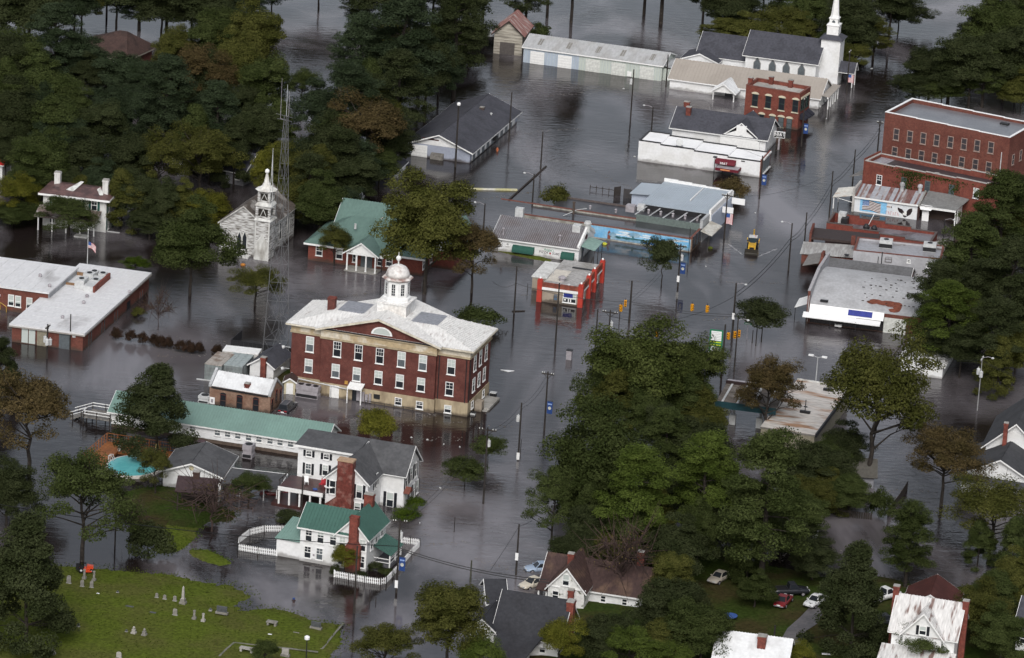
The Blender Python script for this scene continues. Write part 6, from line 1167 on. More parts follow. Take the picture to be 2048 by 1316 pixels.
def flag_shop():
 s = Site('flag_mural_shop', 'white shop with painted flag and eagle mural under a rusty tin roof', 'shop', zP(505, 670), zP(1095, 752)); w = s.w; h = s.F(zP(515, 530))[1]; d = 5.2; s.d = d; zr = s.F(zP(575, 412), d)[1]; zr = max(h+.9, min(zr, h+2.4))
 s.p('wall', MB().ext([(0, 0, -.5), (0, d, -.5), (0, d, zr-.1), (0, 0, h)], (w, 0, 0)), mat('mural_white', (.68, .69, .70), .7, (.55, .6, .65), .5, .6, fine=.04))
 q = [(0, -.3, h+.02), (w+.1, -.3, h+.02), (w+.1, d, zr), (0, d, zr)]; s.p('roof', MB().slab(q, .1), GALV)
 rr = random.Random(3); n = 30
 for i in range(n):
  t0, t1 = i/n, (i+.94)/n; A = Vector(q[0]).lerp(Vector(q[1]), t0); B = Vector(q[0]).lerp(Vector(q[1]), t1); C = Vector(q[3]).lerp(Vector(q[2]), t1); D = Vector(q[3]).lerp(Vector(q[2]), t0); u = Vector((0, 0, .103))
  s.p('roof_panel', MB().slab([A+u, B+u, C+u, D+u], .03), RUSTP[0 if (i in (0, 2, 5, 6, 14, 15, 18, 20, 22, 23, 24, 25, 28)) else (1 if i % 3 else 2)])
 s.p('fascia', MB().box(0, -.36, h-.2, w+.1, -.302, h+.1), WHITET); s.p('parapet_end', MB().box(-.4, -.3, -.5, -.003, d+.5, zr+.5), mat('grey_stuccoed_end', (.4, .38, .36), .8)); s.p('right_end', MB().ext([(w+.101, -.35, h-.1), (w+.101, d+.2, zr-.1), (w+.101, d+.2, zr+.35), (w+.101, -.35, h+.35)], (.3, 0, 0)), CONC)
 # painted flag: canton, stripes, sky ground
 xa, za = s.F(zP(585, 572)); xb, zb = s.F(zP(800, 700)); zt = h-.25; z0_ = .3
 s.p('mural_sky_panel', MB().box(xa-.35, -.02, z0_, xb+.2, -.004, zt), mat('mural_light_blue', (.22, .48, .72), .7, fine=.1))
 L = xb-xa-1.0; H = zt-z0_-.45; m = MB(); K = 16; x0 = xa+.1
 def wave(u): return .16*math.sin(u*5.2)*(.3+u)
 for st in range(13):
  m.mi = st % 2
  for k in range(K):
   u0, u1 = k/K, (k+1)/K
   if st >= 6 and u1 < .36: continue
   zz = z0_+.2+H*st/13; zz2 = z0_+.2+H*(st+1)/13
   m.face([(x0+L*u0, -.03, zz+wave(u0)), (x0+L*u1, -.03, zz+wave(u1)), (x0+L*u1, -.03, zz2+wave(u1)), (x0+L*u0, -.03, zz2+wave(u0))])
 m.mi = 2; m.face([(x0, -.031, z0_+.2+H*6/13), (x0+L*.36, -.031, z0_+.2+H*6/13+wave(.36)), (x0+L*.36, -.031, z0_+.2+H+wave(.36)), (x0, -.031, z0_+.2+H)])
 m.mi = 3
 for i in range(9):
  for j in range(6 if i % 2 == 0 else 5): X = x0+.1+(L*.36-.2)*(j+(.0 if i % 2 == 0 else .5))/5; Z = z0_+.25+H*6/13+(H*7/13-.15)*(i+.3)/9; m.face([(X-.04, -.036, Z), (X, -.036, Z-.04), (X+.04, -.036, Z), (X, -.036, Z+.04)])
 s.p('flag_mural', m, [mat('stripe_dark_maroon', (.035, .012, .016), .7), mat('stripe_white', (.72, .66, .64), .7), mat('canton_blue', (.05, .13, .32), .7), PLAINW])
 # eagle with spread wings
 ex, ez = s.F(zP(985, 690)); g = MB(); k = 1/11.6
 def P(pts): return [(ex+(x-985)*k/4.7*.98*4.7/4.7*.95+0, -.03, ez-(y-690)*k/4.7*1.0-(x-985)*k/4.7*-.155) for x, y in pts]
 g.mi = 0; g.face(P([(905, 625), (915, 630), (955, 648), (975, 672), (985, 690), (965, 700), (925, 675), (908, 650)])[::-1]); g.face(P([(1000, 690), (1005, 665), (1025, 645), (1060, 638), (1063, 670), (1045, 705), (1010, 722)])[::-1]); g.face(P([(965, 705), (1012, 718), (1000, 728), (985, 732), (972, 722)])[::-1])
 g.mi = 1; g.face([(p[0], -.034, p[2]) for p in P([(960, 685), (985, 678), (1003, 672), (1005, 695), (990, 712), (968, 702)])[::-1]])
 s.p('eagle_mural', g, [mat('eagle_brown', (.022, .014, .016), .7), mat('eagle_white', (.72, .72, .7), .7)])
 lx, lz = s.F(zP(870, 690)); tl = MB()
 for i in range(6): x = lx-1.2+i*.42; tl.path([(x, -.03, lz-.35), (x+.02, -.03, lz+.3)], .03, 3); tl.path([(x, -.03, lz+.3), (x+.25, -.03, lz+.3*(-1)**i)], .03, 3)
 s.p('painted_letters', tl, mat('faded_red_paint', (.5, .2, .22), .8))
 lx, lz = s.F(zP(835, 630)); s.p('small_painted_panel', MB().box(lx-.45, -.03, lz-.1, lx+.3, -.005, lz+.18), mat('faded_tan_paint', (.4, .3, .25))); s.p('painted_mark', MB().box(lx+.4, -.03, lz-.1, lx+.55, -.005, lz+.2), DARK)
 for x, y in ((957, 450), (1125, 470)): q2 = s.T(zP(x, y+30), h+.9); s.p('roof_ventilator', MB().lathe([(.35, h), (.35, h+1.9), (.5, h+2.0), (.45, h+2.4), (.15, h+2.6)], (q2[0], min(d-.6, max(1, q2[1]))), 10), GALV)
 # street canopy on the left and open shed on the right
 s.p('street_canopy', MB().slab([(-4.0, -.2, h-.7), (-.41, -.2, h+.1), (-.41, d-.5, h+.5), (-4.0, d-.5, h-.3)], .1), mat('stained_white_canopy', (.62, .60, .55), .6, (.45, .3, .2), .5, .8, .55, .65))
 for y in (0, d-.8): s.p('canopy_post', MB().box(-3.9, y, -.5, -3.75, y+.15, h-.6), WHITET)
 s.p('canopy_brace', MB().path([(-3.6, .1, h-.7), (-.5, .1, h-1.2)], .06), WHITET)
 xe = s.F(zP(1470, 690), .5)[0]; s.p('shed_roof', MB().slab([(w+.45, -.3, h-.05), (xe, -.3, h-.15), (xe+1.3, d+2, h+.5), (w+.45, d+2, h+.7)], .12), mat('grey_shed_roof', (.20, .20, .195), .7, (.15, .15, .145), .4, .6)); s.p('shed_fascia', MB().box(w+.45, -.4, h-.35, xe+.05, -.304, h+.02), WHITET)
 s.p('shed_wall', MB().box(w+.5, 2.2, -.5, xe, 2.4, h-.1), mat('dark_shed_wall', (.05, .035, .03), .9)); flat(s, 'white_door', 'F', (w+1.5, .95), 1.2, 2.2, PLAINW, .1, y=.2, local=True); s.p('door_awning', MB().slab([(w+.6, -.7, 2.25), (w+2.6, -.7, 2.25), (w+2.6, .2, 2.9), (w+.6, .2, 2.9)], .06), WHITET); s.p('shed_post', MB().box(xe-.15, -.2, -.5, xe+.05, 0, h-.15), WHITET); s.p('shed_corner', MB().box(w+.02, -.1, -.5, w+.42, .3, h), mat('dark_brown_corner', (.04, .02, .018), .8)); s.p('shed_end_wall', MB().box(xe+.06, 1.0, -.5, xe+.2, d, h-.2), WHITET)
RUSTP = [mat('rusty_panel', (.17, .085, .075), .65, (.27, .23, .22), .8, .8, .5, .66, stretch=(1, .3, 1), fine=.15), mat('clean_tin_panel', (.36, .37, .40), .45, (.28, .27, .28), .8, .6, fine=.08), mat('streaked_tin_panel', (.36, .35, .36), .55, (.20, .12, .1), 1.2, .8, .48, .62, stretch=(2, .3, 1))]
flag_shop()
def low_brick():
 s = Site('low_brick_block', 'low brick block with ponded flat roof and clutter beside the street', 'building', zP(240, 900), zP(1225, 1030), .8); w = s.w; z = s.F(zP(245, 775))[1]; d = s.T(zP(345, 680), z)[1]; s.d = d; a = z-s.F(zP(1225, 965))[1]
 parapet_box(s, 0, w, 0, d, z-a-.5, a+.45, mat('bright_brick', (.20, .042, .03), .85, (.15, .035, .028), .5, .6, brick=(.2, .08, .06)), mat('ponded_grey_roof', (.19, .19, .21), .25, (.10, .10, .11), .25, .9, .45, .55, spec=.5), mat('dark_coping', (.1, .08, .075)), .3, 4, drop=a/3)
 s.p('roof_tank', MB().box(w*.1, d*.55, z-a-.5, w*.16, d*.85, z-.1), DARK); u = s.p('rooftop_unit', MB().box(w*.06, d*.75, z-a-.2, w*.13, d*.95, z+.5), LGREY)
 q = s.T(zP(625, 810), z-a); f = s.p('roof_fan', MB().lathe([(.55, z-a-.5), (.6, z-a), (.3, z-a+.4)], q, 10), DARK); s.p('roof_fan', MB().lathe([(.5, z-a-.5), (.55, z-a-.1), (.3, z-a+.3)], (q[0]+1.4, q[1]), 10), DARK); s.p('roof_antenna', MB().path([(q[0], q[1]+1, z-a-.5), (q[0]+1.0, q[1]+1.4, z+.9)], .06), PLAINW)
 s.p('end_skew_wall', MB().ext([(w+.003, 0, -.5), (w+.003, 0, z-a), (w+2.2, d*.5, z-a), (w+2.2, d*.5, -.5)], (0, .2, 0)), CONC)
low_brick()
def stucco_block():
 s = Site('grey_stucco_block', 'grey stucco flat roofed block with rooftop air units and debris', 'building', zX(680, 330), zX(1640, 430), .5); w = s.w; z = s.F(zX(950, 140))[1]; d = s.T(zX(620, 10), z)[1]; d = max(8, min(15, d)); s.d = d
 parapet_box(s, 0, w, 0, d, z-.35, .35, STUCCO, mat('littered_grey_roof', (.30, .30, .32), .3, (.10, .07, .045), .5, .9, .60, .68, spec=.5), mat('brick_coping', (.2, .1, .1)), .3)
 for (x, y) in ((1302, 233),): win(s, 'F', zX(x, y), .6, .6, WHITET, GLASS)
 win(s, 'F', zX(1535, 278), 1.2, .95, WHITET, GLASS, bars=2); win(s, 'F', zX(1080, 212), 1.2, 1.1, STUCCO, mat('bricked_window', (.34, .34, .36), .8), bars=2, sill=False)
 s.p('vent_pipe', MB().tube((s.F(zX(1005, 230))[0], -.15, 2.2), (s.F(zX(1005, 230))[0], -.15, z+.3), .08).tube((s.F(zX(965, 240))[0], -.15, 2.2), (s.F(zX(965, 240))[0], -.15, z-.6), .06), DARK)
 for (x, y) in ((1050, 80), (1530, 120)):
  q = s.T(zX(x, y), z-.35); u = s.p('rooftop_unit', MB().box(q[0]-1.1, q[1]-.9, z-.3, q[0]+1.1, q[1]+.9, z+1.1), LGREY); MB().box(q[0]-1.12, q[1]-.92, z-.2, q[0]+1.12, q[1]-.903, z+.5).build('grille', DARK, u); MB().lathe([(.45, z+1.1), (.45, z+1.2)], (q[0], q[1]), 10).build('fan', DARK, u)
 s.p('left_pier', MB().box(-.9, d*.6, z-.6, -.2, d*.6+.7, z+1.0), BRICKR)
 s.p('front_slab', MB().box(-9, 2, -.5, -.003, d, z-2.2), BRICKR); s.p('front_slab_roof', MB().slab([(-9.3, 1.7, z-2.15), (-.01, 1.7, z-1.9), (-.01, d, z-1.6), (-9.3, d, z-1.9)], .12), mat('streaked_tin_roof', (.30, .29, .28), .6, (.45, .45, .44), .9, .8, fine=.1, stretch=(2, .3, 1)))
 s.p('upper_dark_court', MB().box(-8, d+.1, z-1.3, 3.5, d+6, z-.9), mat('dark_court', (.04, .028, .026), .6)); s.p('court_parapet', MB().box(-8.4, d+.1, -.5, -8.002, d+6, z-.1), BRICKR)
 s.p('roof_dish', MB().lathe([(.5, .2), (.35, .05), (.1, 0)], n=10), DARK).location = (-1.2, 1.4, z-1.5)
stucco_block()
def middle_gable():
 h = 3.6; s = Site('brick_gable_shop', 'narrow brick shop with grey gable roof squeezed behind the curved roof', 'shop', zX(330, 400), zX(1290, 520), .8, width=None); w = s.w; d = 7; z = s.F(zX(1290, 400))[1]; zr = s.F(zX(1300, 330), d*.5)[1]
 zr = max(3.2, min(6, zr)); h = zr-1.5
 s.p('wall', gable_walls(0, w, 0, d, -.5, h, zr-.1, 'x'), BRICKR); gable_roof(s, 0, w, 0, d, h, zr, 'x', mat('dark_grey_shop_roof', (.12, .12, .125), .8, (.09, .09, .09), .4, .6), .3, .12)
 p = MB().ext([(-.5, -.3, -.5), (-.5, d+.3, -.5), (-.5, d+.3, h+.3), (-.5, d*.65, zr+.4), (-.5, d*.65, zr+.9), (-.5, d*.35, zr+.9), (-.5, d*.35, zr+.4), (-.5, -.3, h+.3)], (.45, 0, 0)); s.p('stepped_gable', p, BRICKR)
 s.p('street_awning', MB().slab([(-3.2, .3, 2.2), (-.51, .3, 3.0), (-.51, d, 3.0), (-3.2, d, 2.2)], .1), mat('grey_awning_sheet', (.2, .2, .2)))
middle_gable()
def quonset():
 s = Site('curved_roof_store', 'store with curved corrugated grey roof, white street canopy and blue sign board', 'shop', zX(175, 905), zX(1260, 1040)); w = s.w+6; zf = s.F(zX(150, 540), 0)[1]; d = s.T(zX(455, 165), zf)[1]; d = max(13, min(24, d)); s.d = d; h = s.F(zX(235, 665), .5)[1]; h = max(3.2, h-.4); zt = max(h+2.2, zf-.2)
 N = 20; prof = [(d*i/N, h+(zt-h)*math.sin(math.pi*i/N)**.85) for i in range(N+1)]
 s.p('wall', MB().ext([(.4, 0, -.5), (.4, d, -.5)]+[(.4, y, z-.12) for y, z in prof[::-1]], (w-.4, 0, 0)), BRICKR)
 r = MB(); ncor = 150
 r.ext([(.4, y, z+.02) for y, z in prof]+[(.4, y, z-.1) for y, z in prof[::-1]], (w-.3, 0, 0)); s.p('roof', r, QUON)
 c = MB()
 for i in range(ncor):
  x = .5+(w-.6)*i/ncor;
  for k in range(N): (ya, za), (yb, zb) = prof[k], prof[k+1]; c.face([(x, ya, za+.025), (x+.04, ya, za+.1), (x+.04, yb, zb+.1), (x, yb, zb+.025)]); c.face([(x+.04, ya, za+.1), (x+.12, ya, za+.025), (x+.12, yb, zb+.025), (x+.04, yb, zb+.1)])
 s.p('corrugation', c, QUON, kind='stuff')
 st = MB(); rr = random.Random(2)
 for (x, y, wx, wy) in ((.56, .1, .9, .5), (.60, .12, 1.4, .55), (.66, .105, 1.5, .6), (.71, .12, 1.6, .5), (.75, .09, 1.2, .7), (.79, .1, 1.1, .9), (.80, .055, .8, .9), (.77, .03, 1.0, .5)):
  k = int(y*N); ya, za = prof[k]; yb, zb = prof[k+1]; t = y*N-k; yy = ya+(yb-ya)*t; zz = za+(zb-za)*t; sl = (zb-za)/(yb-ya); X = (w-6)*x*1.12
  st.ext([(X+wx*math.cos(a)*rr.uniform(.7, 1.1), yy+wy*math.sin(a)*rr.uniform(.7, 1.1), zz+sl*wy*math.sin(a)+.11) for a in [2*math.pi*i/9 for i in range(9)]], (0, 0, .01))
 s.p('rust_patch', st, RUSTSTAIN, kind='stuff')
 le = MB()
 for i in range(60): x = w*rr.uniform(.35, .85); t = rr.uniform(.1, .6)*N; k = int(t); z = prof[k][1]+.13; q = .12+.15*rr.random(); le.box(x, prof[k][0], z, x+q*1.6, prof[k][0]+q, z+.05)
 s.p('leaf_litter', le, mat('dead_leaves', (.05, .04, .03), .9), kind='stuff')
 fp = MB().ext([(0, -.5, -.5), (0, d+.3, -.5), (0, d+.3, zf+.2), (0, d*.45, zt+1.1), (0, -.5, zf)], (.38, 0, 0)); s.p('front_parapet', fp, BRICKR); s.p('parapet_coping', MB().ext([(-.05, -.55, zf+.003), (-.05, d*.45, zt+1.103), (-.05, d*.45, zt+1.25), (-.05, -.55, zf+.15)], (.48, 0, 0)).ext([(-.05, d+.35, zf+.203), (-.05, d*.45+.003, zt+1.103), (-.05, d*.45+.003, zt+1.25), (-.05, d+.35, zf+.35)], (.48, 0, 0)), mat('grey_coping', (.36, .35, .36), .6)); s.p('inner_face', MB().ext([(.382, .1, h), (.382, d, h), (.382, d, zf), (.382, d*.45, zt+1.0), (.382, .1, zf-.1)], (.02, 0, 0)), STUCCO)
 x1, z1_ = s.F(zX(1030, 810), -1.0); xs = s.F(zX(770, 860), -.2)[0]; zc = s.F(zX(215, 690), -.2)[1]
 s.p('canopy_fascia', MB().ext([(.5, -.2, zc-.1), (.5, -.9, zc-1.3), (.5, -1.1, zc-1.3), (.5, -.4, zc-.05)], (x1-.5, 0, 0)), PLAINW); s.p('canopy_lower', MB().ext([(-.4, -1.0, zc-1.32), (-.4, -2.3, zc-1.75), (-.4, -2.3, zc-1.9), (-.4, -1.0, zc-1.45)], (x1*.68, 0, 0)).ext([(x1*.68-.397, -1.0, zc-1.40), (x1*.68-.397, -2.2, zc-1.80), (x1*.68-.397, -2.2, zc-1.95), (x1*.68-.397, -1.0, zc-1.53)], (x1*.32, 0, 0)), PLAINW)
 bx = s.F(zX(770, 815), -.75)[0]; s.p('sign_board', MB().ext([(bx-2.0, -.46, zc-.22), (bx+2.0, -.46, zc-.22), (bx+2.0, -.96, zc-1.05), (bx-2.0, -.96, zc-1.05)], (0, -.08, .04)), SIGNB)
 for x in (.2, x1*.33, x1*.66): s.p('canopy_post', MB().tube((x, -2.1, -.5), (x, -2.1, zc-1.75), .07), DARK)
 s.p('shop_front', MB().box(.6, -.12, .2, x1, -.003, 2.4), mat('dark_shop_glass', (.015, .013, .015), .25, spec=.5)); gx, gz = s.F(zX(1145, 980)); d_ = flat(s, 'roller_door', 'F', (gx, 1.3), 3.7, 2.6, mat('off_white_door', (.5, .5, .5)), .1, local=True)
 s.p('white_ledge', MB().box(x1*.38, -.9, .25, x1*.47, -.14, .5), PLAINW); s.p('wall_pipe', MB().path([(.25, -.58, .4), (.25, -.58, zf-.8)], .06), LGREY); s.p('side_canopy', MB().slab([(-2.2, 1.0, 2.0), (-.01, 1.0, 3.0), (-.01, 6, 3.0), (-2.2, 6, 2.0)], .08), WHITET); s.p('side_canopy_post', MB().tube((-2.1, 1.1, -.5), (-2.1, 1.1, 2.0), .06), DARK)
 s.p('roof_bracket', MB().box(2.0, .3, h+.5, 3.3, .9, h+.75), DARK)
 return s
QU = quonset()
s = Site('white_metal_shed', 'white metal roofed shed almost hidden by pines right of curved roof', 'shed', z0(1786, 738), z0(1828, 744), .5); s.p('wall', gable_walls(1, 8, 0, 14, -.5, 2.2, 3.2, 'y'), WHITE); gable_roof(s, 1, 8, 0, 14, 2.2, 3.3, 'y', mat('leaf_strewn_white_roof', (.58, .58, .58), .6, (.12, .12, .1), 1.3, 1, .56, .64), .4, .1, 18)
def fuel_station():
 s = Site('fuel_canopy', 'dark framed fuel station canopy with ribbed brown top among trees', 'canopy', zW(205, 640), zW(470, 675), 4.6); w = s.w+4; z = 4.6; yb = s.T(zW(215, 460), z)[1]; yb = max(7, min(14, yb)); ym = s.T(zW(210, 490), z)[1]
 s.p('deck', MB().box(0, 0, z-.2, w, ym, z), mat('grimy_brown_deck', (.12, .10, .085), .8, (.19, .17, .15), .7, .8, fine=.2)); s.p('fascia', MB().box(-.1, -.12, z-.95, w+.1, -.003, z+.12), mat('teal_fascia', (.012, .045, .055), .6)); s.p('back_fascia', MB().box(-.1, ym+.003, z-.5, w+.1, ym+.2, z+.5), mat('dark_maroon_edge', (.03, .018, .018), .6)); s.p('back_gutter', MB().box(-.1, ym+.22, z-.3, w+.1, yb, z+.15), GREYM)
 for i in range(4): x = .8+i*w/4; s.p('deck_rib', MB().box(x, .02, z+.003, x+.3, ym-.02, z+.12), LGREY)
 for x in (2, w-3): s.p('column', MB().box(x, ym*.5-.2, -.5, x+.4, ym*.5+.2, z-.202), LGREY); s.p('fuel_pump', MB().box(x-.3, ym*.5-1.2, -.3, x+.7, ym*.5-.5, 1.6), LGREY)
fuel_station()
def planked_roof():
 s = Site('peeling_flat_roof', 'flat roofed station building with peeling white and orange plank roof', 'building', zW(560, 838), zW(985, 905), 3.2); w = s.w; z = 3.2; x0, y0 = 0, 0; yb = s.T(zW(1120, 515), z)[1]; x1 = s.T(zW(1120, 515), z)[0]; x1 = w; yb = max(12, yb)
 s.p('wall', MB().box(0, 0, -.5, x1-.1, yb-.1, z-.25), mat('dull_tan', (.2, .2, .2))); s.p('roof', MB().box(-.1, -.1, z-.247, x1, yb, z-.05), WOODG); n = 24
 for i in range(n):
  ya, yc = yb*i/n, yb*(i+.95)/n; s.p('roof_plank', MB().box(-.1, ya, z-.047, x1, yc, z+.01*(i % 3)), PLK)
 s.p('edge_gutter', MB().box(x1+.003, 0, z-.4, x1+.25, yb, z+.2), DARK); s.p('rear_edge', MB().box(-.1, yb+.003, z-.5, x1, yb+.2, z+.25), WORN)
 for p in ((905, 735), (1090, 560)): q = s.T(zW(*p), z); s.p('roof_mast', MB().box(q[0]-.8, q[1]-.2, z+.03, q[0]+.8, q[1]+.3, z+.4).tube((q[0], q[1], z+.4), (q[0], q[1], z+2.2 if p[0] < 1000 else z+.9), .07).box(q[0]-.25, q[1]-.1, z+1.0, q[0]+.3, q[1]+.1, z+1.15), DARK)
PLK = mat('peeling_plank', (.50, .47, .44), .75, (.30, .18, .11), .35, 1, .5, .60, fine=.15, stretch=(.35, 1.4, 1))
planked_roof()
def right_houses():
 s = simple_house('white_gabled_house', 'white house with grey roof and slim red chimney, right edge', 'house', z3(505, 592), z3(1130, 682), 5.4, 3.9, 14, WHITE, mat('slate_grey_shingles', (.052, .053, .058), .9, (.035, .036, .04), .4, .7, fine=.1), axis='y', ov=.6, z=5.4)
 chimney(s, s.w*.33, -.9, 2, s.h+4.2, .6, .6)
 s = simple_house('white_front_house', 'white house with low front gable and dark roof in front of its neighbour', 'house', z3(215, 1135), z3(1040, 1265), 3.3, 3.0, 13, WHITE, mat('slate_grey_shingles', (.05, .05, .05)), axis='y', ov=.6)
 q = [(-.9, -1.6, 2.6), (s.w+.9, -1.6, 2.6), (s.w+.9, -.003, 3.15), (-.9, -.003, 3.15)]; s.p('front_skirt_roof', MB().slab(q, .1), SHINGB)
 for x in (3, 8, 13): win(s, 'F', (x, 1.5), 1.0, 1.7, local=True)
right_houses()
def corner_house():
 s = simple_house('rusty_white_roof_house', 'white house with rust streaked white tin roof and two red chimneys', 'house', zR(1430, 1160), zR(1905, 1235), 6.3, 3.4, 8, WHITE, METALR, axis='x', ov=.45, z=.6, nseam=22)
 w, h = s.w, s.h; h = 6.3; X = s.F(zR(1690, 870), -.6)[0]; X = min(max(X, 3), w-3)
 gable_roof(s, X-2.6, X+2.6, -.5, 4, h, h+3.0, 'y', METALR, .4, .1, 8, name='dormer_roof'); s.p('dormer_wall', gable_walls(X-2.6, X+2.6, -.5, 4, h-1.6, h, h+2.9, 'y'), WHITE); win(s, 'F', (X, h+.55), 1.0, 1.3, y=-.5, shut=SHUT, local=True)
 chimney(s, -.5, 4, 2, h+4.6, .8, .7); chimney(s, w+.55, 3.5, 2, h+4.2, .8, .7)
 q = [(-1.2, -3.2, 3.0), (w+.4, -3.2, 3.0), (w+.4, -.003, 4.0), (-1.2, -.003, 4.0)]; s.p('porch_roof', MB().slab(q, .1), METALR);
 for i in range(6): x = -.9+(w+.8)*i/5; s.p('porch_post', MB().box(x, -3.0, -.5, x+.15, -2.85, 3.0), WHITET)
 s.p('screen_panel', MB().box(-.7, -2.8, .4, w*.4, -2.7, 2.9), SHUT)
 s.p('rear_wing', gable_walls(0, 7, 8.003, 13, -.5, 4.2, 5.8, 'y'), WHITE); s.p('rear_roof_sheet', MB().slab([(.5, 8.1, 4.9), (6.5, 8.1, 4.4), (6.5, 10, 5.2), (.5, 10, 5.8)], .1), METALR)
 s2 = Site('red_roofed_shed', 'white gabled shed with rust red roof behind the rusty white house', 'shed', zR(1560, 640), zR(1930, 690), 2.0); ww = s2.w; s2.p('wall', gable_walls(0, ww, 0, 7, -2, 2.0, 3.9, 'y'), WHITE); gable_roof(s2, 0, ww, 0, 7, 2.0, 4.0, 'y', RUSTRED, .5, .1); s2.e.location.z = -.7
 return s
corner_house()
def bottom_roof():
 s = simple_house('white_tin_roof_house', 'house with plain white metal roof and brick chimney, bottom edge', 'house', zR(110, 1110), zR(640, 1180), 3.3, 2.6, 7.5, WHITE, METALB, axis='x', ov=.4, z=3.0, nseam=26)
 chimney(s, s.w*.62, 2.4, 3.4, 6.6, 1.1, 1.0)
bottom_roof()
def bungalow():
 s = Site('dark_roof_bungalow', 'white bungalow with large dark shingle roof and tall brick chimney', 'house', zZ(320, 1130), zZ(1000, 1240), .9); w = s.w; h = s.F(zZ(330, 980))[1]+.2; d = 8.6; zr = s.F(zZ(470, 550), d*.5)[1]; s.d = d
 s.p('wall', gable_walls(0, w, 0, d, -.6, h, zr-.1, 'x'), WHITE); gable_roof(s, 0, w, 0, d, h, zr, 'x', mat('charcoal_shingles', (.035, .036, .042), .9, (.024, .024, .028), .3, .7, fine=.12), .5, .16)
 chimney(s, w+.5, d*.42, 0, zr+.4, .95, 1.3);
 xa = s.F(zZ(60, 930), -.4)[0]; ze = s.F(zZ(60, 930), -.4)[1]; ap, zp = s.F(zZ(190, 850), -.4); gable_roof(s, xa, -.1, -.4, 6, ze, zp, 'y', MATS['charcoal_shingles'], .3, .12, name='wing_roof'); s.p('front_wing', gable_walls(xa, -.1, -.4, 6, -.6, ze, zp-.1, 'y'), WHITE)
 win(s, 'F', zZ(138, 1040), 1.0, 2.0, y=-.4, shut=SHUT); s.p('gable_ornament', MB().box(ap-.5, -.45, zp-1.3, ap+.5, -.405, zp-1.0), WHITET)
 for x, y in ((650, 1140), (835, 1175)): f = win(s, 'F', zZ(x, y), .9, 1.1); MB().ext([(-.7, -.05, .5), (-.7, -.05, 1.1), (-.7, -.9, .6), (-.7, -.9, .5)], (1.4, 0, 0)).build('awning', mat('grey_awning', (.4, .4, .4), .7), f)
 s.p('lower_roof', MB().slab([(.5, -5.5, 1.2), (w*.6, -5.5, 1.2), (w*.75, -.7, 3.0), (.5, -.7, 3.0)], .15), MATS['charcoal_shingles']); s.p('lower_wall', MB().box(.6, -5.2, -.6, w*.58, -.72, 1.2), WHITE)
bungalow()
def victorian():
 s = Site('rust_roof_house', 'white gabled house with rust brown tin roofs and vines on its wall', 'house', zZ(885, 680), zZ(1275, 740), .5); w = s.w; h = (s.F(zZ(890, 490))[1]+s.F(zZ(1270, 545))[1])/2; zp = s.F(zZ(1095, 300))[1]; d = 9; s.d = d
 s.p('wall', gable_walls(0, w, 0, d, -.6, h, zp-.1, 'y'), mat('vine_stained_white', (.66, .66, .64), .7, (.12, .13, .09), 1.3, 1, .6, .66)); gable_roof(s, 0, w, 0, d, h, zp, 'y', RUSTR, .35, .1, 14)
 f = win(s, 'F', zZ(1090, 430), 1.0, 1.7); win(s, 'F', zZ(975, 592), .95, 1.3); fl = MB().box(-.2, -.12, h-.05, 1.6, -.004, h+.1).box(w-1.8, -.12, h-.05, w+.2, -.004, h+.1); s.p('gable_return', fl, WHITET)
 chimney(s, w*.66, -.5, 0, h+.2, .75, .7); chimney(s, w*.42, 3.5, h, zp+.9, .8, .7)
 gable_roof(s, -1.6, w+9, 3.0, 10.5, h-.8, zp-.9, 'x', RUSTR, .35, .1, 44, name='long_roof'); s.p('long_wall', gable_walls(-1.4, w+8.8, 3.1, 10.4, -.6, h-.8, zp-1.05, 'x'), WHITE)
 for x in (w+2, w+5): win(s, 'F', (x, h-2.0), .8, 1.0, y=3.1, local=True)
 for x in (-1.5, -.4): s.p('porch_post', MB().box(x, .4, -.5, x+.18, .6, h-1.0), WHITET)
 s.p('porch_roof', MB().slab([(-1.8, .2, h-1.0), (-.01, .2, h-1.0), (-.01, 3.0, h-.2), (-1.8, 3.0, h-.2)], .1), RUSTR); chimney(s, w+6, 7.2, h, zp+1.2, .9, .8)
 s.p('porch_rail', MB().box(-1.5, .42, .5, -.1, .5, .6).box(-1.5, .42, 1.0, -.1, .5, 1.1), WHITET)
victorian()
s = simple_house('dark_roofed_garage', 'small dark roofed garage tucked behind the bungalow', 'garage', zZ(255, 800), zZ(420, 800), 2.4, 1.9, 6, WHITE, MATS['charcoal_shingles'], axis='x', z=.5)
s = simple_house('edge_house', 'white house with dark roof cut by the lower right frame edge', 'house', z0(2030, 1302), z0(2110, 1316), 4.2, 2.6, 8, WHITE, SHINGB, axis='x', z=.4, wins=(('F', .9, 2.4, .9, 1.6, SHUT),))
s = simple_house('dim_sheds', 'dark grey roofed shed half hidden beneath the big oak on the right', 'shed', zK(135, 640), zK(285, 650), 2.0, 1.6, 5, mat('dim_grey_siding', (.2, .2, .2)), mat('dull_grey_roof', (.085, .08, .07), .8), axis='x', z=.2, trim=None)
t = thing('white_trailer', 'white railed flat trailer glimpsed under the pines', 'trailer', W(zR(660, 170)), CH.rz); b = MB().box(-4.2, -1.6, .5, 4.2, 1.6, .7); b.build('bed', WORN, t); r = MB()
for x in (-4.1, -2, 0, 2, 4.1): r.box(x-.08, -1.6, .7, x+.08, -1.5, 2.0).box(x-.08, 1.5, .7, x+.08, 1.6, 2.0)
r.box(-4.2, -1.62, 2.0, 4.2, -1.5, 2.12).box(-4.2, 1.5, 2.0, 4.2, 1.62, 2.12); r.build('rail', PLAINW, t)
for x in (-2.5, 2.5): MB().tube((x, -1.7, .35), (x, 1.7, .35), .38, .38, 10).build('wheel', BLACK, t)
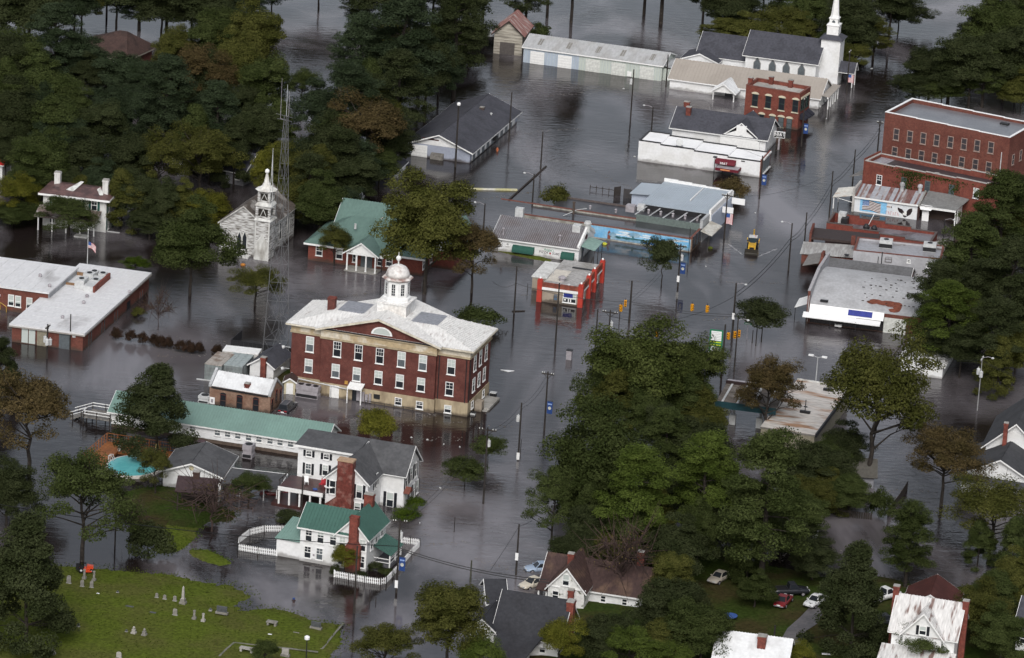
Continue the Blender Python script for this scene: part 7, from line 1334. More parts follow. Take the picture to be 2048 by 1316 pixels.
# ------------------------------------------------------------------ poles, lamps, wires
BR = CH.rz; AR = CH.rz+R(90)
TIP = {}
INSUL = mat('insulator_white', (.5, .5, .48), .4, fine=.05)
def pole(key, label, base, top, kind='utility_pole', m=None, arm=0, xf=0, lamp=0, r=.16, arm_rz=None, plate=0, z0=0.0, cat=None):
 """pole from the water line up to the height the photograph shows; arm = crossarm length, xf = transformer cans, lamp = side of a lamp arm (2 = cap lamp, 3 = double head)"""
 H = HT(base, top[1], z0); t = thing(kind, label, cat or ('street lamp' if kind == 'street_lamp' else 'pole'), W(base, z0), BR); m = m or WOODP
 MB().tube((0, 0, -.8), (0, 0, H), r, r*.7, 7).build('post', m, t); TIP[key] = (t.location.copy(), H)
 a = AR-BR if arm_rz is None else arm_rz; ux, uy = math.cos(a), math.sin(a)
 if arm:
  b = MB(); z = H-.5; n = (-uy*.09, ux*.09)
  b.ext([(-ux*arm/2-n[0], -uy*arm/2-n[1], z), (ux*arm/2-n[0], uy*arm/2-n[1], z), (ux*arm/2+n[0], uy*arm/2+n[1], z), (-ux*arm/2+n[0], -uy*arm/2+n[1], z)], (0, 0, .16)); b.path([(ux*arm*.3, uy*arm*.3, z), (0, 0, z-.7)], .04).path([(-ux*arm*.3, -uy*arm*.3, z), (0, 0, z-.7)], .04); b.build('crossarm', m, t)
  for k in (-.46, -.3, .3, .46): MB().lathe([(.06, z+.161), (.09, z+.25), (.05, z+.36)], (ux*arm*k, uy*arm*k), 6).build('insulator', INSUL, t)
 for i in range(xf):
  an = a+1.2+i*2.2; x, y = .48*math.cos(an), .48*math.sin(an); z = H-2.6-.2*i
  MB().lathe([(.22, z-.5), (.3, z-.45), (.3, z+.45), (.24, z+.5), (.08, z+.55), (.06, z+.75)], (x, y), 10).tube((x*.2, y*.2, z), (x*.6, y*.6, z), .08).build('transformer', LGREY, t)
 if lamp in (1, -1):
  c = MB().path([(0, 0, H-.25), (lamp*.9, -.2, H+.15), (lamp*1.5, -.35, H+.15)], .04, 5); c.build('lamp_arm', GREYM, t); MB().lathe([(.05, -.1), (.22, -.08), (.25, .02), (.1, .14)], n=8).build('lamp_head', LGREY, t, (lamp*1.7, -.4, H+.1))
 if lamp == 2: MB().lathe([(.2, H), (.34, H+.1), (.36, H+.45), (.12, H+.6)], n=10).build('lamp_head', PLAINW, t)
 if lamp == 3:
  for sx in (-1, 1): MB().path([(0, 0, H-.1), (sx*.7, 0, H+.15)], .04).build('lamp_arm', m, t); MB().box(sx*1.1-.4, -.2, H+.05, sx*1.1+.4, .2, H+.28).build('lamp_head', PLAINW, t)
 if lamp == 4: MB().box(-.35, -.35, H, .35, .35, H+.16).build('lamp_head', DARK, t)
 if plate: MB().box(-.22, -r-.06, plate, .22, -r-.01, plate+1.1).build('notice_plate', PLAINW, t)
 return t
pole('school', 'utility pole with crossarm and transformers in front of school end wall', z1(562, 1300), z1(600, 888), arm=1.8, xf=3)
pole('schoolthin', 'thin dark guyed pole standing right before the school double door', z1(836, 1195), z1(852, 768), r=.12)
pole('hall', 'dark pole with white cap lamp before the grey hall gable', zF(706, 625), zF(735, 248), lamp=2, r=.2)
pole('hallside', 'tall dark pole beside the long eave of the grey hall', zF(1034, 468), zF(1052, 168))
pole('open1', 'bare dark pole standing in open water between hall and bank', zF(1228, 642), zF(1250, 410))
pole('open2', 'dark pole with small side lamp beside the round shrub in water', zF(1177, 862), zF(1186, 668), lamp=-1)
pole('garage', 'utility pole with transformer before the storage garage doors', zG(772, 592), zG(796, 355), xf=1)
pole('bankback', 'dark lamp pole behind the left end of the white bank', zG(877, 682), zG(887, 545), lamp=-1)
pole('hallend', 'dark pole between the storage garages and the tan roofed hall', zG(952, 445), zG(960, 280))
pole('treelamp', 'dark lamp pole rising behind the thin leafy tree near pizza shop', zF(880, 985), zF(886, 848), lamp=-1)
pole('st1', 'leaning dark pole in water left of the red piered shop', zU(197, 1012), zU(248, 622))
pole('st2', 'dark lamp pole directly in front of the red piered shop', zJ(133, 250), zU(560, 762), lamp=1)
pole('mid1', 'bare dark pole above the leafy tree left of the crossarm pole', zS(355, 785), zS(398, 300))
pole('mid2', 'pole with bowed double crossarm rising behind the broad tree', zS(490, 700), zS(527, 308), arm=2.6, xf=1, arm_rz=0)
pole('sig1', 'stout dark pole between the hanging signals and the broad tree', zS(708, 440), zS(755, 8), r=.2)
pole('sigp', 'short dark post carrying a pair of yellow signals', zS(608, 410), zS(622, 262), kind='signal_post', r=.1)
pole('sig2', 'tall dark pole with white lamp and white plate at the crossing', zS(1762, 590), zS(1793, 30), lamp=1, r=.2, plate=3.2)
pole('sig3', 'dark signal pole with bent lamp arm beside the green price sign', zS(1783, 940), zS(1822, 395), lamp=1, r=.14)
pole('treep1', 'thin dark pole in front of the small round street tree', zW(518, 205), zW(536, 0), r=.11)
pole('treep2', 'short brown post just left of the small round street tree', zW(489, 182), zW(497, 80), r=.1)
pole('right1', 'dark street lamp pole nearest the curved roof store', zH(1976, 935), zH(1998, 640), lamp=-1)
pole('right2', 'dark pole beside the streaked tin porch roof', zI(113, 850), zI(128, 658))
pole('right3', 'dark pole in the street before the flag mural shop', zI(235, 682), zI(256, 460))
pole('right4', 'dark pole beside the awning of the ivy clad building', zI(348, 510), zI(361, 357))
pole('right5', 'dark pole with short crossarm at the tall brick block corner', zI(467, 362), zI(480, 218), arm=1.2, arm_rz=0)
pole('bankfront', 'dark pole with blue banner in front of the bank street corner', zH(1795, 490), zH(1842, 222))
pole('bluefront', 'utility pole with crossarm before the pale blue roofed store', zH(1577, 735), zH(1602, 455), arm=2.0, arm_rz=0)
pole('muralend', 'slim dark pole at the street end of the landscape mural', zU(1628, 508), zU(1642, 312), r=.1)
pole('muraltree', 'utility pole with crossarm and white transformer beside round tree', zH(1290, 1035), zH(1308, 768), arm=2.0, xf=1, arm_rz=0, plate=.9)
pole('corner', 'dark pole with cables at the orange brick corner building', zO(1195, 1285), zO(1232, 850), arm=1.6)
pole('church', 'dark utility pole before the trees right of the church porch', zG(1876, 482), zG(1892, 255), arm=1.6)
pole('banner', 'T topped dark pole with blue banner in open water', zJ(75, 688), zJ(107, 376), arm=1.9, arm_rz=0)
pole('cans', 'dark pole with white transformer and red striped base in the street', zE(1632, 398), zE(1667, 18), xf=1, plate=.2)
pole('pair', 'tall utility pole with crossarm beside two small round street trees', zE(1403, 682), zE(1442, 180), arm=2.6, xf=1, arm_rz=.1)
pole('cott', 'utility pole with insulated crossarm and transformer before cottage fence', zY(1272, 1230), zY(1332, 345), arm=2.0, xf=1, arm_rz=.25, plate=.8)
pole('cottf', 'dark pole standing before the white picket fence of the cottage', z0(708, 1226), z0(714, 1092))
pole('stwire', 'dark pole with white notice plate left of the rust roofed house', zL(338, 382), zL(352, 124), plate=2.2)
pole('stub', 'weathered wooden pole rising behind the olive bush at bottom', zE(1318, 1200), zE(1331, 1055), m=mat('weathered_post', (.06, .06, .045), .9))
pole('dark', 'grey pole with transformers and lamp in dark water far right', zK(690, 352), zK(708, 142), m=mat('grey_pole', (.25, .25, .25), .7), r=.1, arm=1.8, xf=2, lamp=1)
pole('yard', 'short black pole beside the driveway in the wooded yard', zR(558, 985), zR(566, 838), z0=.5)
pole('post1', 'thin short post alone in the flooded street', zE(1211, 868), zE(1219, 770), kind='marker_post', r=.07)
pole('lampb', 'black lamp post at the bottom edge by the cemetery kerb', zC(1424, 1325), zC(1434, 1232), kind='street_lamp', lamp=2, m=DARK, r=.09, z0=.3)
pole('post2', 'short dark post in water below the picket fence corner', zY(955, 1330), zY(962, 1236), kind='marker_post', r=.09)
pole('post3', 'shorter dark post right of another post below the picket fence', zY(1026, 1345), zY(1030, 1282), kind='marker_post', r=.08)
pole('lot', 'pale twin headed parking lot lamp behind the peeling roof', zW(990, 490), zW(1004, 292), kind='street_lamp', lamp=3, m=LGREY, r=.08)
pole('muralamp', 'dark street lamp in brown water behind the grey stucco block', zP(1337, 1015), zP(1346, 738), kind='street_lamp', lamp=1, m=DARK, r=.1)
pole('bl1', 'black square headed lamp post left of the maroon canopies', zH(1512, 352), zH(1523, 232), kind='street_lamp', lamp=4, m=DARK, r=.09)
pole('bl2', 'black square headed lamp post right of the maroon canopies', zH(1690, 340), zH(1697, 256), kind='street_lamp', lamp=4, m=DARK, r=.09)
pole('ch1', 'dark lamp post with white box behind the courthouse cupola', zD(693, 382), zD(702, 130), kind='street_lamp', lamp=2, m=DARK, r=.09)
pole('ch2', 'dark thin pole behind the courthouse right of the cupola', zD(1000, 372), zD(1012, 165), r=.09)
pole('innp', 'dark pole standing in front of the inn porch', zQ(1814, 1160), zQ(1826, 865), r=.12)
pole('poolp', 'dark pole in the pool yard left of the open shelter', zC(535, 785), zC(541, 568), r=.12, z0=.2)
pole('stp', 'thin dark post left of the dark capped annex of red piered shop', zU(306, 835), zU(312, 765), kind='marker_post', r=.07)
pole('s1', 'slim dark lane post right of the transformer pole base', zE(1648, 345), zE(1654, 258), kind='marker_post', r=.07)
def flagpole():
 b = z1(1044, 192); t = thing('flagpole', 'white flagpole behind the brick school roof', 'flagpole', W(b), BR); H = HT(b, zT(1180, 1020)[1]); MB().tube((0, 0, -.5), (0, 0, H), .09, .06, 7).build('post', LGREY, t); MB().lathe([(.02, H), (.12, H+.08), (.02, H+.2)], n=8).build('finial_ball', PLAINW, t); TIP['flag'] = (t.location.copy(), H)
flagpole()
def us_flag(label, key, dz, w, h, side=1, droop=.25, vertical=False):
 p, H = TIP[key]; o = thing('flag', label, 'flag', p+Vector((0, 0, H-dz)), BR, 'american flags hung from poles'); N = 8; c = MB(); L = w if not vertical else h
 def P(u, v): return (side*(.15+u*w*.96), -.06-.10*math.sin(u*6+v*2), -v*h-droop*u*u*h)
 for st in range(13):
  for k in range(N):
   u0, u1, v0, v1 = k/N, (k+1)/N, st/13, (st+1)/13
   if vertical: u0, u1, v0, v1 = st/13, (st+1)/13, k/N, (k+1)/N; c.mi = 2 if (st < 7 and k < 3) else st % 2
   else: c.mi = 2 if (st < 7 and k < 3) else st % 2
   c.face([P(u0, v1), P(u1, v1), P(u1, v0), P(u0, v0)])
 c.build('cloth', [PLAINR, PLAINW, PLAINB], o); MB().path([(0, -.03, .02), (side*(.15+(w if vertical else .1)), -.05, .04)], .03).build('staff', DARK, o)
us_flag('small drooping flag on the white pole behind school', 'flag', 2.0, 1.4, 1.1, 1, .7); us_flag('flag hanging from the pole before the pale blue roofed store', 'bluefront', 3.6, 1.2, 1.9, 1, .05, True)
us_flag('flag hanging from the pole right of the church porch', 'church', 5.0, 1.1, 1.6, 1, .05, True); us_flag('flag hanging from the double crossarm pole above broad tree', 'mid2', 5.2, 1.2, 1.7, 1, .1, True)
def banner(label, key, zt, side=1):
 p, H = TIP[key]; o = thing('street_banner', label, 'banner', p+Vector((0, 0, zt)), BR, 'blue town banners on street poles')
 MB().box(side*.2, -.03, -2.0, side*1.05, .03, -.05).build('cloth', BLUEB, o)
 MB().path([(0, 0, 0), (side*1.1, 0, 0)], .03).build('bracket', DARK, o); MB().lathe([(.26, -.012), (.26, .012)], n=12).build('round_emblem', mat('emblem_cream', (.45, .45, .40), .7), o, (side*.62, -.045, -1.1)).rotation_euler = (R(90), 0, 0)
 MB().box(side*.3, -.05, -.55, side*.95, -.031, -.35).build('pale_bar', mat('banner_pale', (.25, .35, .6), .7), o)
for l, k, p in (('blue banner on the T topped pole in open water', 'banner', zJ(105, 530)), ('blue banner on the pole before the cottage picket fence', 'cott', zY(1350, 795)), ('blue banner on the pole beside the round tree', 'muraltree', zU(1580, 590)), ('blue banner on the pole at the bank street corner', 'bankfront', zH(1828, 335)), ('blue banner on the pole at the orange brick corner building', 'corner', zO(1238, 1080))):
 g = PX(TIP[k][0]); banner(l, k, HT(g, p[1]))
def wire(label, a, b, sag=1.2, r=.03, n=10, lo=(.3, .3), side=(0, 0), cnt=1):
 def E(q, d, sd):
  if isinstance(q, str): p, H = TIP[q]; return p+Vector((sd*math.cos(AR), sd*math.sin(AR), H-d))
  return W(q[0], q[1])
 A, B = E(a, lo[0], side[0]), E(b, lo[1], side[1]); t = MB()
 for c in range(cnt):
  off = Vector((math.cos(BR), math.sin(BR), 0))*.35*c+Vector((0, 0, -.35*c))
  t.path([A.lerp(B, i/n)+off-A+Vector((0, 0, -4*sag*(i/n)*(1-i/n))) for i in range(n+1)], r, 3)
 o = t.build('power_line', CABLE, None, A); tag(o, label, 'cable', 'overhead cables between the poles')
CABLE = mat('black_cable', (.012, .012, .013), .6, fine=0)
wire('thick cable from the cottage pole to the rust roofed house', 'cott', (zZ(880, 428), 5.5), .7, .07, lo=(4.2, 0), cnt=2)
wire('cable from the cottage pole across the pool yard to the left', 'cott', ((-30, 1004), 8.5), 1.0, .06, 14, lo=(4.0, 0))
wire('cables between the crossarm pole and the cottage pole', 'pair', 'cott', 1.3, .025, lo=(.4, .4), cnt=2); wire('cables between the crossarm pole and transformer pole', 'pair', 'cans', .9, .025, cnt=2)
wire('cables between the transformer pole and the T topped pole', 'cans', 'banner', .8, .025, cnt=2); wire('span wire carrying the signals over the crossing', 'sig1', 'sig2', .5, .045, lo=(3.6, 5.4), cnt=2); wire('span wire from the red piered shop to signals', 'st1', 'sig1', .8, .04, lo=(3.0, 3.6))
wire('cable from left water to the leaning pole', ((985, 563), 5.5), 'st1', .8, .035, lo=(0, 3.0)); wire('bundled street cables beside the curved roof store', 'sig2', 'right1', .8, .06, lo=(1.8, 2.6), cnt=2)
wire('bundled street cables before the tin porch roof', 'right1', 'right2', .5, .06, lo=(2.6, 1.6), cnt=2); wire('bundled street cables before the low brick block', 'right2', 'right3', .5, .05, lo=(1.6, 2.0), cnt=2); wire('bundled street cables before the flag mural shop', 'right3', 'right4', .5, .05, lo=(2.0, 1.6), cnt=2); wire('bundled street cables before the tall brick block', 'right4', 'right5', .5, .05, lo=(1.6, 1.4), cnt=2)
wire('sagging thick cable from crossing pole down toward the price sign', 'sig2', 'mid2', 2.4, .035, lo=(2.2, 1.0)); wire('thin cable from street pole across to blue roofed store', 'right3', 'bluefront', 1.6, .022); wire('thin cable from bank corner pole to orange brick corner', 'bankfront', 'corner', .8, .022, cnt=2)
wire('guy wire from the plate pole toward the cable below', 'stwire', (zL(205, 362), 4.6), .1, .03); wire('cable from the plate pole into the trees', 'stwire', (zL(420, 105), 10), .1, .035); wire('cables from the grey pole leftward over dark water', 'dark', ((1700, 690), 8), .8, .03, lo=(.6, 0), cnt=2); wire('cables from the grey pole to the right frame edge', 'dark', ((2080, 760), 9), .5, .03, lo=(.6, 0), cnt=2)
wire('cable before the long motel shelter and cottage', 'cottf', 'cott', .3, .02); wire('thin cables from round tree pole to the water crossing', 'muraltree', 'mid2', 1.4, .02, cnt=2)
def signal(label, p, z=5.4, rz=0.0, on=None):
 t = thing('traffic_light', label, 'traffic light', W(p, z), BR+rz, 'traffic lights at the flooded crossing')
 MB().box(-.2, -.16, 0, .2, .16, 1.15).build('housing', SIGY, t); MB().box(-.03, -.03, 1.152, .03, .03, 1.5).build('hanger', DARK, t)
 for i, c in enumerate(((.02, .08, .05), (.12, .07, .01), (.12, .01, .01))):
  z = .2+i*.37; l = MB().lathe([(.13, -.02), (.13, .02)], n=10).build('lens', mat('lens_%s' % ('green', 'amber', 'red')[i], c, .3, fine=0), t, (0, -.175, z)); l.rotation_euler = (R(90), 0, 0)
  v = MB().ext([(.17*math.cos(a), -.17, z+.17*math.sin(a)) for a in [math.pi*k/6 for k in range(7)]]+[(.14*math.cos(a), -.17, z+.14*math.sin(a)) for a in [math.pi*k/6 for k in range(6, -1, -1)]], (0, -.22, 0)).build('visor', SIGY, t)
signal('yellow traffic light upper of the pair near the signal post', zS(667, 275), 5.2, .3); signal('yellow traffic light on the short signal post', zS(622, 322), 3.8, -.5); signal('hanging yellow traffic light, left of two over the water', zS(1350, 315), 5.4, .9); signal('hanging yellow traffic light nearer the white lamp pole', zS(1505, 330), 5.4, .9); signal('yellow traffic light peeping out of the broad tree top', zS(988, 585), 7.6, .6)
signal('yellow traffic light beside the green price sign', zS(1722, 608), 5.0, -.4); signal('yellow traffic light in the middle behind the bent signal pole', zS(1787, 596), 5.0, .5); signal('yellow traffic light highest of the three at the bent pole', zS(1832, 585), 5.2, .2)
def price_sign():
 b = zS(1655, 968); t = thing('price_sign', 'green and white roadside board sign on a tall dark post', 'sign', W(b), BR+.12); H = HT(b, zS(1693, 455)[1]); MB().tube((0, 0, -.6), (0, 0, H), .17, .13, 8).build('post', WOODP, t); z1_ = HT(b, zS(0, 520)[1]); zb = HT(b, zS(0, 740)[1]); x1, x0 = -.25, -2.35
 MB().box(x0, -.16, zb, x1, .1, z1_).build('board', SIGNG, t); h = (z1_-zb)
 for i in range(6): MB().box(x0+.22, -.2, z1_-.12-h*.075*(i+1), x1-.22, -.162, z1_-.17-h*.075*i).build('letter_strip', PLAINW, t)
 for i in range(2): MB().box(x0+.2, -.19, zb+h*(.29+.13*i), x1-.2, -.162, zb+h*(.34+.13*i)).build('yellow_line', mat('sign_yellow', (.45, .5, .02)), t)
 for i in range(2): MB().box(x0+.22, -.2, zb+h*(.03+.12*i), x1-.22, -.162, zb+h*(.12+.12*i)).build('price_panel', LGREY, t)
 for i in range(3): MB().box(x0-.1, -.2+.2*i, zb-.9, x0+.9, -.1+.2*i, zb-.25).build('small_plate', PLAINW, t)
 MB().tube((x0+.2, 0, -.6), (x0+.2, 0, zb), .07).build('second_post', SIGNG, t)
price_sign()
t = thing('street_sign', 'green street name blade on a thin post by the round tree', 'sign', W(zW(447, 155)), BR); MB().tube((0, 0, -.5), (0, 0, 2.6), .05).build('post', GREYM, t); MB().box(-.6, -.03, 2.6, .6, .03, 2.9).build('blade', SIGNG, t); MB().box(-.45, -.04, 2.7, .45, -.031, 2.8).build('white_letters', PLAINW, t)
# ------------------------------------------------------------------ vehicles
def car(label, rear, front, L, m, kind='sedan', z=0.0, name=None, wid=1.75, hz=1.42):
 A, B = W(rear, z), W(front, z); c = (A+B)/2; d = B-A; t = thing(name or {'sedan': 'parked_car', 'suv': 'parked_suv', 'pickup': 'pickup_truck', 'van': 'parked_van'}[kind], label, {'suv': 'car', 'pickup': 'truck', 'van': 'van'}.get(kind, 'car'), (c.x, c.y, z), math.atan2(d.y, d.x)); w = wid/2; l = L/2; zb, zs = .32, .86
 if kind in ('suv', 'van', 'pickup'): zb, zs, hz = .42, 1.02, {'suv': 1.75, 'van': 2.0, 'pickup': 1.75}[kind]
 S = [(-l, .55, zs-.12, .80), (-l+.12, .35, zs-.02, .93), (-l*.62, zb-.08, zs+.02, 1.0), (0, zb-.08, zs+.01, 1.0), (l*.5, zb-.08, zs, 1.0), (l*.8, .34, zs-.1, .96), (l-.1, .36, zs-.22, .84), (l, .48, zs-.34, .70)]
 V = []; F = []
 for x, za, zc, k in S: V += [(x, -w*k*.92, za), (x, -w*k, (za+zc)/2), (x, -w*k*.97, zc-.07), (x, -w*k*.86, zc), (x, w*k*.86, zc), (x, w*k*.97, zc-.07), (x, w*k, (za+zc)/2), (x, w*k*.92, za)]
 for i in range(len(S)-1):
  for j in range(8): a, b = i*8+j, i*8+(j+1) % 8; F.append((a, b, b+8, a+8))
 F += [tuple(range(8)), tuple(range(len(S)*8-1, len(S)*8-9, -1))]
 MB().idx(V, F).build('body', m, t, smooth=True)
 ca = {'sedan': (-l*.62, -l*.30, l*.10, l*.42), 'suv': (-l*.95, -l*.88, l*.12, l*.38), 'van': (-l*.97, -l*.94, l*.45, l*.75), 'pickup': (-l*.12, -l*.06, l*.25, l*.48)}[kind]
 lo, hi = w*.86, w*.66
 C = [(ca[0], -lo, zs-.02), (ca[3], -lo, zs-.03), (ca[3], lo, zs-.03), (ca[0], lo, zs-.02), (ca[1], -hi, hz), (ca[2], -hi, hz), (ca[2], hi, hz), (ca[1], hi, hz)]
 MB().idx(C, [(3, 2, 1, 0), (4, 5, 6, 7), (0, 1, 5, 4), (1, 2, 6, 5), (2, 3, 7, 6), (3, 0, 4, 7)]).build('cabin', m, t)
 def pane(q, name):
  q = [Vector(C[i]) for i in q]; ce = sum(q, Vector())/4; n = (q[1]-q[0]).cross(q[3]-q[0]).normalized(); q = [ce+(p-ce)*.84 for p in q]; n = n if n.dot(ce-Vector((0, 0, .8))) > 0 else -n; MB().ext(q, n*.02).build(name, GLASS, t)
 pane((1, 2, 6, 5), 'windshield'); pane((3, 0, 4, 7), 'rear_window'); pane((0, 1, 5, 4), 'side_window'); pane((2, 3, 7, 6), 'side_window')
 for x in (-l*.62, l*.62):
  for y in (-w+.1, w-.1):
   wh = MB().tube((x, y-.11, .33), (x, y+.11, .33), .33, .33, 14).build('wheel', BLACK, t); MB().tube((x, y-.125, .33), (x, y+.125, .33), .19, .19, 10).build('rim', GREYM, wh)
 for y in (-w*.5, w*.5): MB().box(l-.12, y-.2, zs-.32, l-.0, y+.2, zs-.18).build('headlight', LGREY, t); MB().box(-l-.01, y-.22, zs-.3, -l+.08, y+.22, zs-.15).build('tail_light', PLAINR, t)
 MB().box(-l-.03, -w*.8, .42, -l+.1, w*.8, .55).build('rear_bumper', GREYM, t); MB().box(-l-.04, -.26, .56, -l-.005, .26, .7).build('number_plate', PLAINW, t)
 if kind == 'pickup': MB().box(-l+.12, -w*.78, zs+.005, ca[0]-.06, w*.78, zs+.03).build('load_bed', BLACK, t)
 if kind in ('suv',): MB().box(-l*.8, -hi+.08, hz+.01, l*.05, -hi+.14, hz+.08).build('roof_rail', GREYM, t); MB().box(-l*.8, hi-.14, hz+.01, l*.05, hi-.08, hz+.08).build('roof_rail', GREYM, t)
 for y in (-w-.1, w-.06): MB().box(ca[3]-.25, y, zs, ca[3]-.1, y+.16, zs+.13).build('mirror', m, t)
 return t
def paint(n, c, r=.3): return mat(n, c, r, fine=.03, spec=.5)
car('cream sedan parked half in water beside rust roofed house', zZ(845, 470), zZ(620, 540), 4.7, paint('cream_car_paint', (.56, .51, .42)), z=-.25)
car('light blue car in water behind the cream sedan', zZ(885, 335), zZ(725, 345), 4.4, paint('pale_blue_car_paint', (.32, .40, .52)), z=-.35)
car('dark suv with roof rails flooded beside the brick jail', zQ(1655, 378), zQ(1745, 300), 4.7, paint('black_car_paint', (.035, .036, .042)), 'suv', z=-.35, wid=1.85)
car('white sedan with fallen leaves on the yard driveway', zR(925, 650), zR(825, 708), 4.7, mat('leaf_strewn_white_paint', (.68, .68, .68), .3, (.05, .05, .035), 2.6, 1, .58, .62, fine=.03, spec=.5), z=.62)
car('dark red car with rear to the viewer on the lawn', zR(598, 712), zR(665, 640), 4.5, paint('dark_red_car_paint', (.17, .018, .022)), z=.6)
car('black pickup truck parked beside the dark red car', zR(595, 605), zR(762, 600), 5.4, paint('black_truck_paint', (.02, .021, .026)), 'pickup', z=.6, wid=1.9)
car('tan car with sunroof parked deep under the trees', zR(200, 470), zR(90, 530), 4.5, paint('tan_car_paint', (.40, .36, .31)), z=.5)
car('white pickup truck beside the rusty white house', zR(1342, 655), zR(1450, 625), 5.2, paint('white_truck_paint', (.68, .68, .68)), 'pickup', z=.6, wid=1.9)
car('black car parked left of the rusty white house', zR(1445, 820), zR(1320, 832), 4.6, paint('black_car_paint', (.03, .03, .03)), z=.6)
car('white van half hidden behind the green roofed brick building', zF(90, 862), zF(112, 836), 4.8, paint('white_van_paint', (.62, .62, .62)), 'van', z=-.3, wid=1.9)
car('maroon car parked in water along the motel', zQ(1060, 665), zQ(895, 642), 4.6, paint('maroon_car_paint', (.07, .03, .04)), z=-.15)
car('red car partly under the grey carport roof', zQ(1655, 1035), zQ(1530, 1030), 4.4, paint('dull_red_car_paint', (.2, .02, .025)), z=-.4)
def backhoe():
 p, q = W(zV(560, 560)), W(zV(450, 1010)); d = q-p; t = thing('backhoe_loader', 'yellow backhoe loader driving through the flooded main street', 'backhoe', W(zV(530, 830)), math.atan2(d.y, d.x))
 Y = YELLOW; D = DARK
 MB().box(-.6, -.55, .7, 1.9, .55, 1.6).box(1.9, -.5, .75, 2.2, .5, 1.45).build('hood', Y, t); MB().box(2.2, -.4, .8, 2.26, .4, 1.35).build('grille', D, t); MB().box(-1.9, -.75, .4, -.6, .75, 1.2).build('chassis', Y, t)
 c = MB().idx([(-1.8, -.8, 1.2), (-.1, -.8, 1.2), (-.1, .8, 1.2), (-1.8, .8, 1.2), (-1.7, -.72, 2.75), (-.35, -.72, 2.75), (-.35, .72, 2.75), (-1.7, .72, 2.75)], [(3, 2, 1, 0), (0, 1, 5, 4), (1, 2, 6, 5), (2, 3, 7, 6), (3, 0, 4, 7), (4, 5, 6, 7)]).build('cab_glass', mat('cab_glass', (.02, .035, .045), .15, spec=.5), t)
 pl = MB()
 for x, x2 in ((-1.8, -1.7), (-.1, -.35)):
  for y in (-1, 1): pl.tube((x, y*.8, 1.2), (x2, y*.72, 2.75), .06, .06, 5)
 pl.build('cab_pillar', D, t); MB().box(-1.8, -.8, 2.752, -.2, .8, 2.9).build('cab_roof', LGREY, t); MB().lathe([(.1, 2.9), (.1, 3.05), (.04, 3.1)], (-1.0, .4), 8).build('beacon', mat('beacon_orange', (.5, .1, .02)), t)
 for y in (-1, 1):
  for x, r, w in ((-1.2, .75, .4), (1.5, .5, .3)):
   yy = y*(.85 if r > .6 else .75); wh = MB().tube((x, yy-w/2, r-.25), (x, yy+w/2, r-.25), r, r, 16).build('wheel', BLACK, t); MB().tube((x, yy-w/2-.02, r-.25), (x, yy+w/2+.02, r-.25), r*.5, r*.5, 10).build('rim', Y, wh)
 for y in (-.62, .62):
  a = MB(); pts = [(.2, 1.75), (1.8, 1.5), (2.9, .7)]
  for (x0, z0_), (x1, z1_) in zip(pts, pts[1:]): a.ext([(x0, y-.08, z0_-.14), (x1, y-.08, z1_-.14), (x1, y-.08, z1_+.14), (x0, y-.08, z0_+.14)], (0, .16, 0))
  a.build('loader_arm', Y, t); MB().tube((.6, y, 1.3), (2.2, y, 1.25), .06).build('hydraulic_ram', LGREY, t)
 MB().ext([(2.8, -1.25, 1.15), (2.75, -1.25, .15), (3.0, -1.25, -.05), (3.6, -1.25, -.05), (3.6, -1.25, .0), (3.05, -1.25, .05), (2.9, -1.25, .3), (2.95, -1.25, 1.15)], (0, 2.5, 0)).box(2.8, -1.25, -.03, 3.5, -1.2, .7).box(2.8, 1.2, -.03, 3.5, 1.25, .7).build('front_bucket', mat('bucket_black', (.03, .026, .02), .6, fine=.2), t)
 bm_ = MB()
 for (x0, z0_), (x1, z1_) in (((-2.0, 1.0), (-2.7, 2.9)), ((-2.7, 2.9), (-2.35, 4.0)), ): bm_.ext([(x0-.16, -.12, z0_), (x0+.16, -.12, z0_), (x1+.13, -.12, z1_), (x1-.13, -.12, z1_)], (0, .24, 0))
 bm_.build('rear_boom', Y, t); MB().ext([(-2.4, -.09, 4.0), (-2.6, -.09, 3.9), (-3.3, -.09, 2.4), (-3.1, -.09, 2.4)], (0, .18, 0)).build('dipper_arm', Y, t); MB().ext([(-3.4, -.3, 2.4), (-3.0, -.3, 2.4), (-2.9, -.3, 1.8), (-3.2, -.3, 1.6), (-3.5, -.3, 1.9)], (0, .6, 0)).build('rear_bucket', D, t)
 for y in (-1, 1): MB().ext([(-2.1, y*1.0-.08, .8), (-1.9, y*1.0-.08, .8), (-2.0, y*1.15-.08, 2.0), (-2.2, y*1.15-.08, 2.0)], (0, .16, 0)).build('stabilizer', Y, t); MB().box(-.05, y*.95-.12, 1.9, .02, y*.95+.12, 2.3).build('mirror', D, t)
 t.scale = (.92, .92, .76); wk = MB(); foam = mat('wake_foam', (.30, .30, .31), .5, (.12, .12, .13), 1.5, .9)
 for y in (-1, 1):
  n = 10; a = [(3.4-5.5*i/n, y*(1.3+.28*i+.1*math.sin(i*2.1)), .006) for i in range(n+1)]; b = [(3.5-5.5*i/n, y*(1.42+.30*i+.12*math.sin(i*1.7)+.1), .006) for i in range(n+1)]
  for i in range(n): wk.face([a[i], a[i+1], b[i+1], b[i]] if y < 0 else [a[i], b[i], b[i+1], a[i+1]])
 o = wk.build('wake_foam', foam, None, t.location.copy(), t.rotation_euler.z, kind='structure')
backhoe()
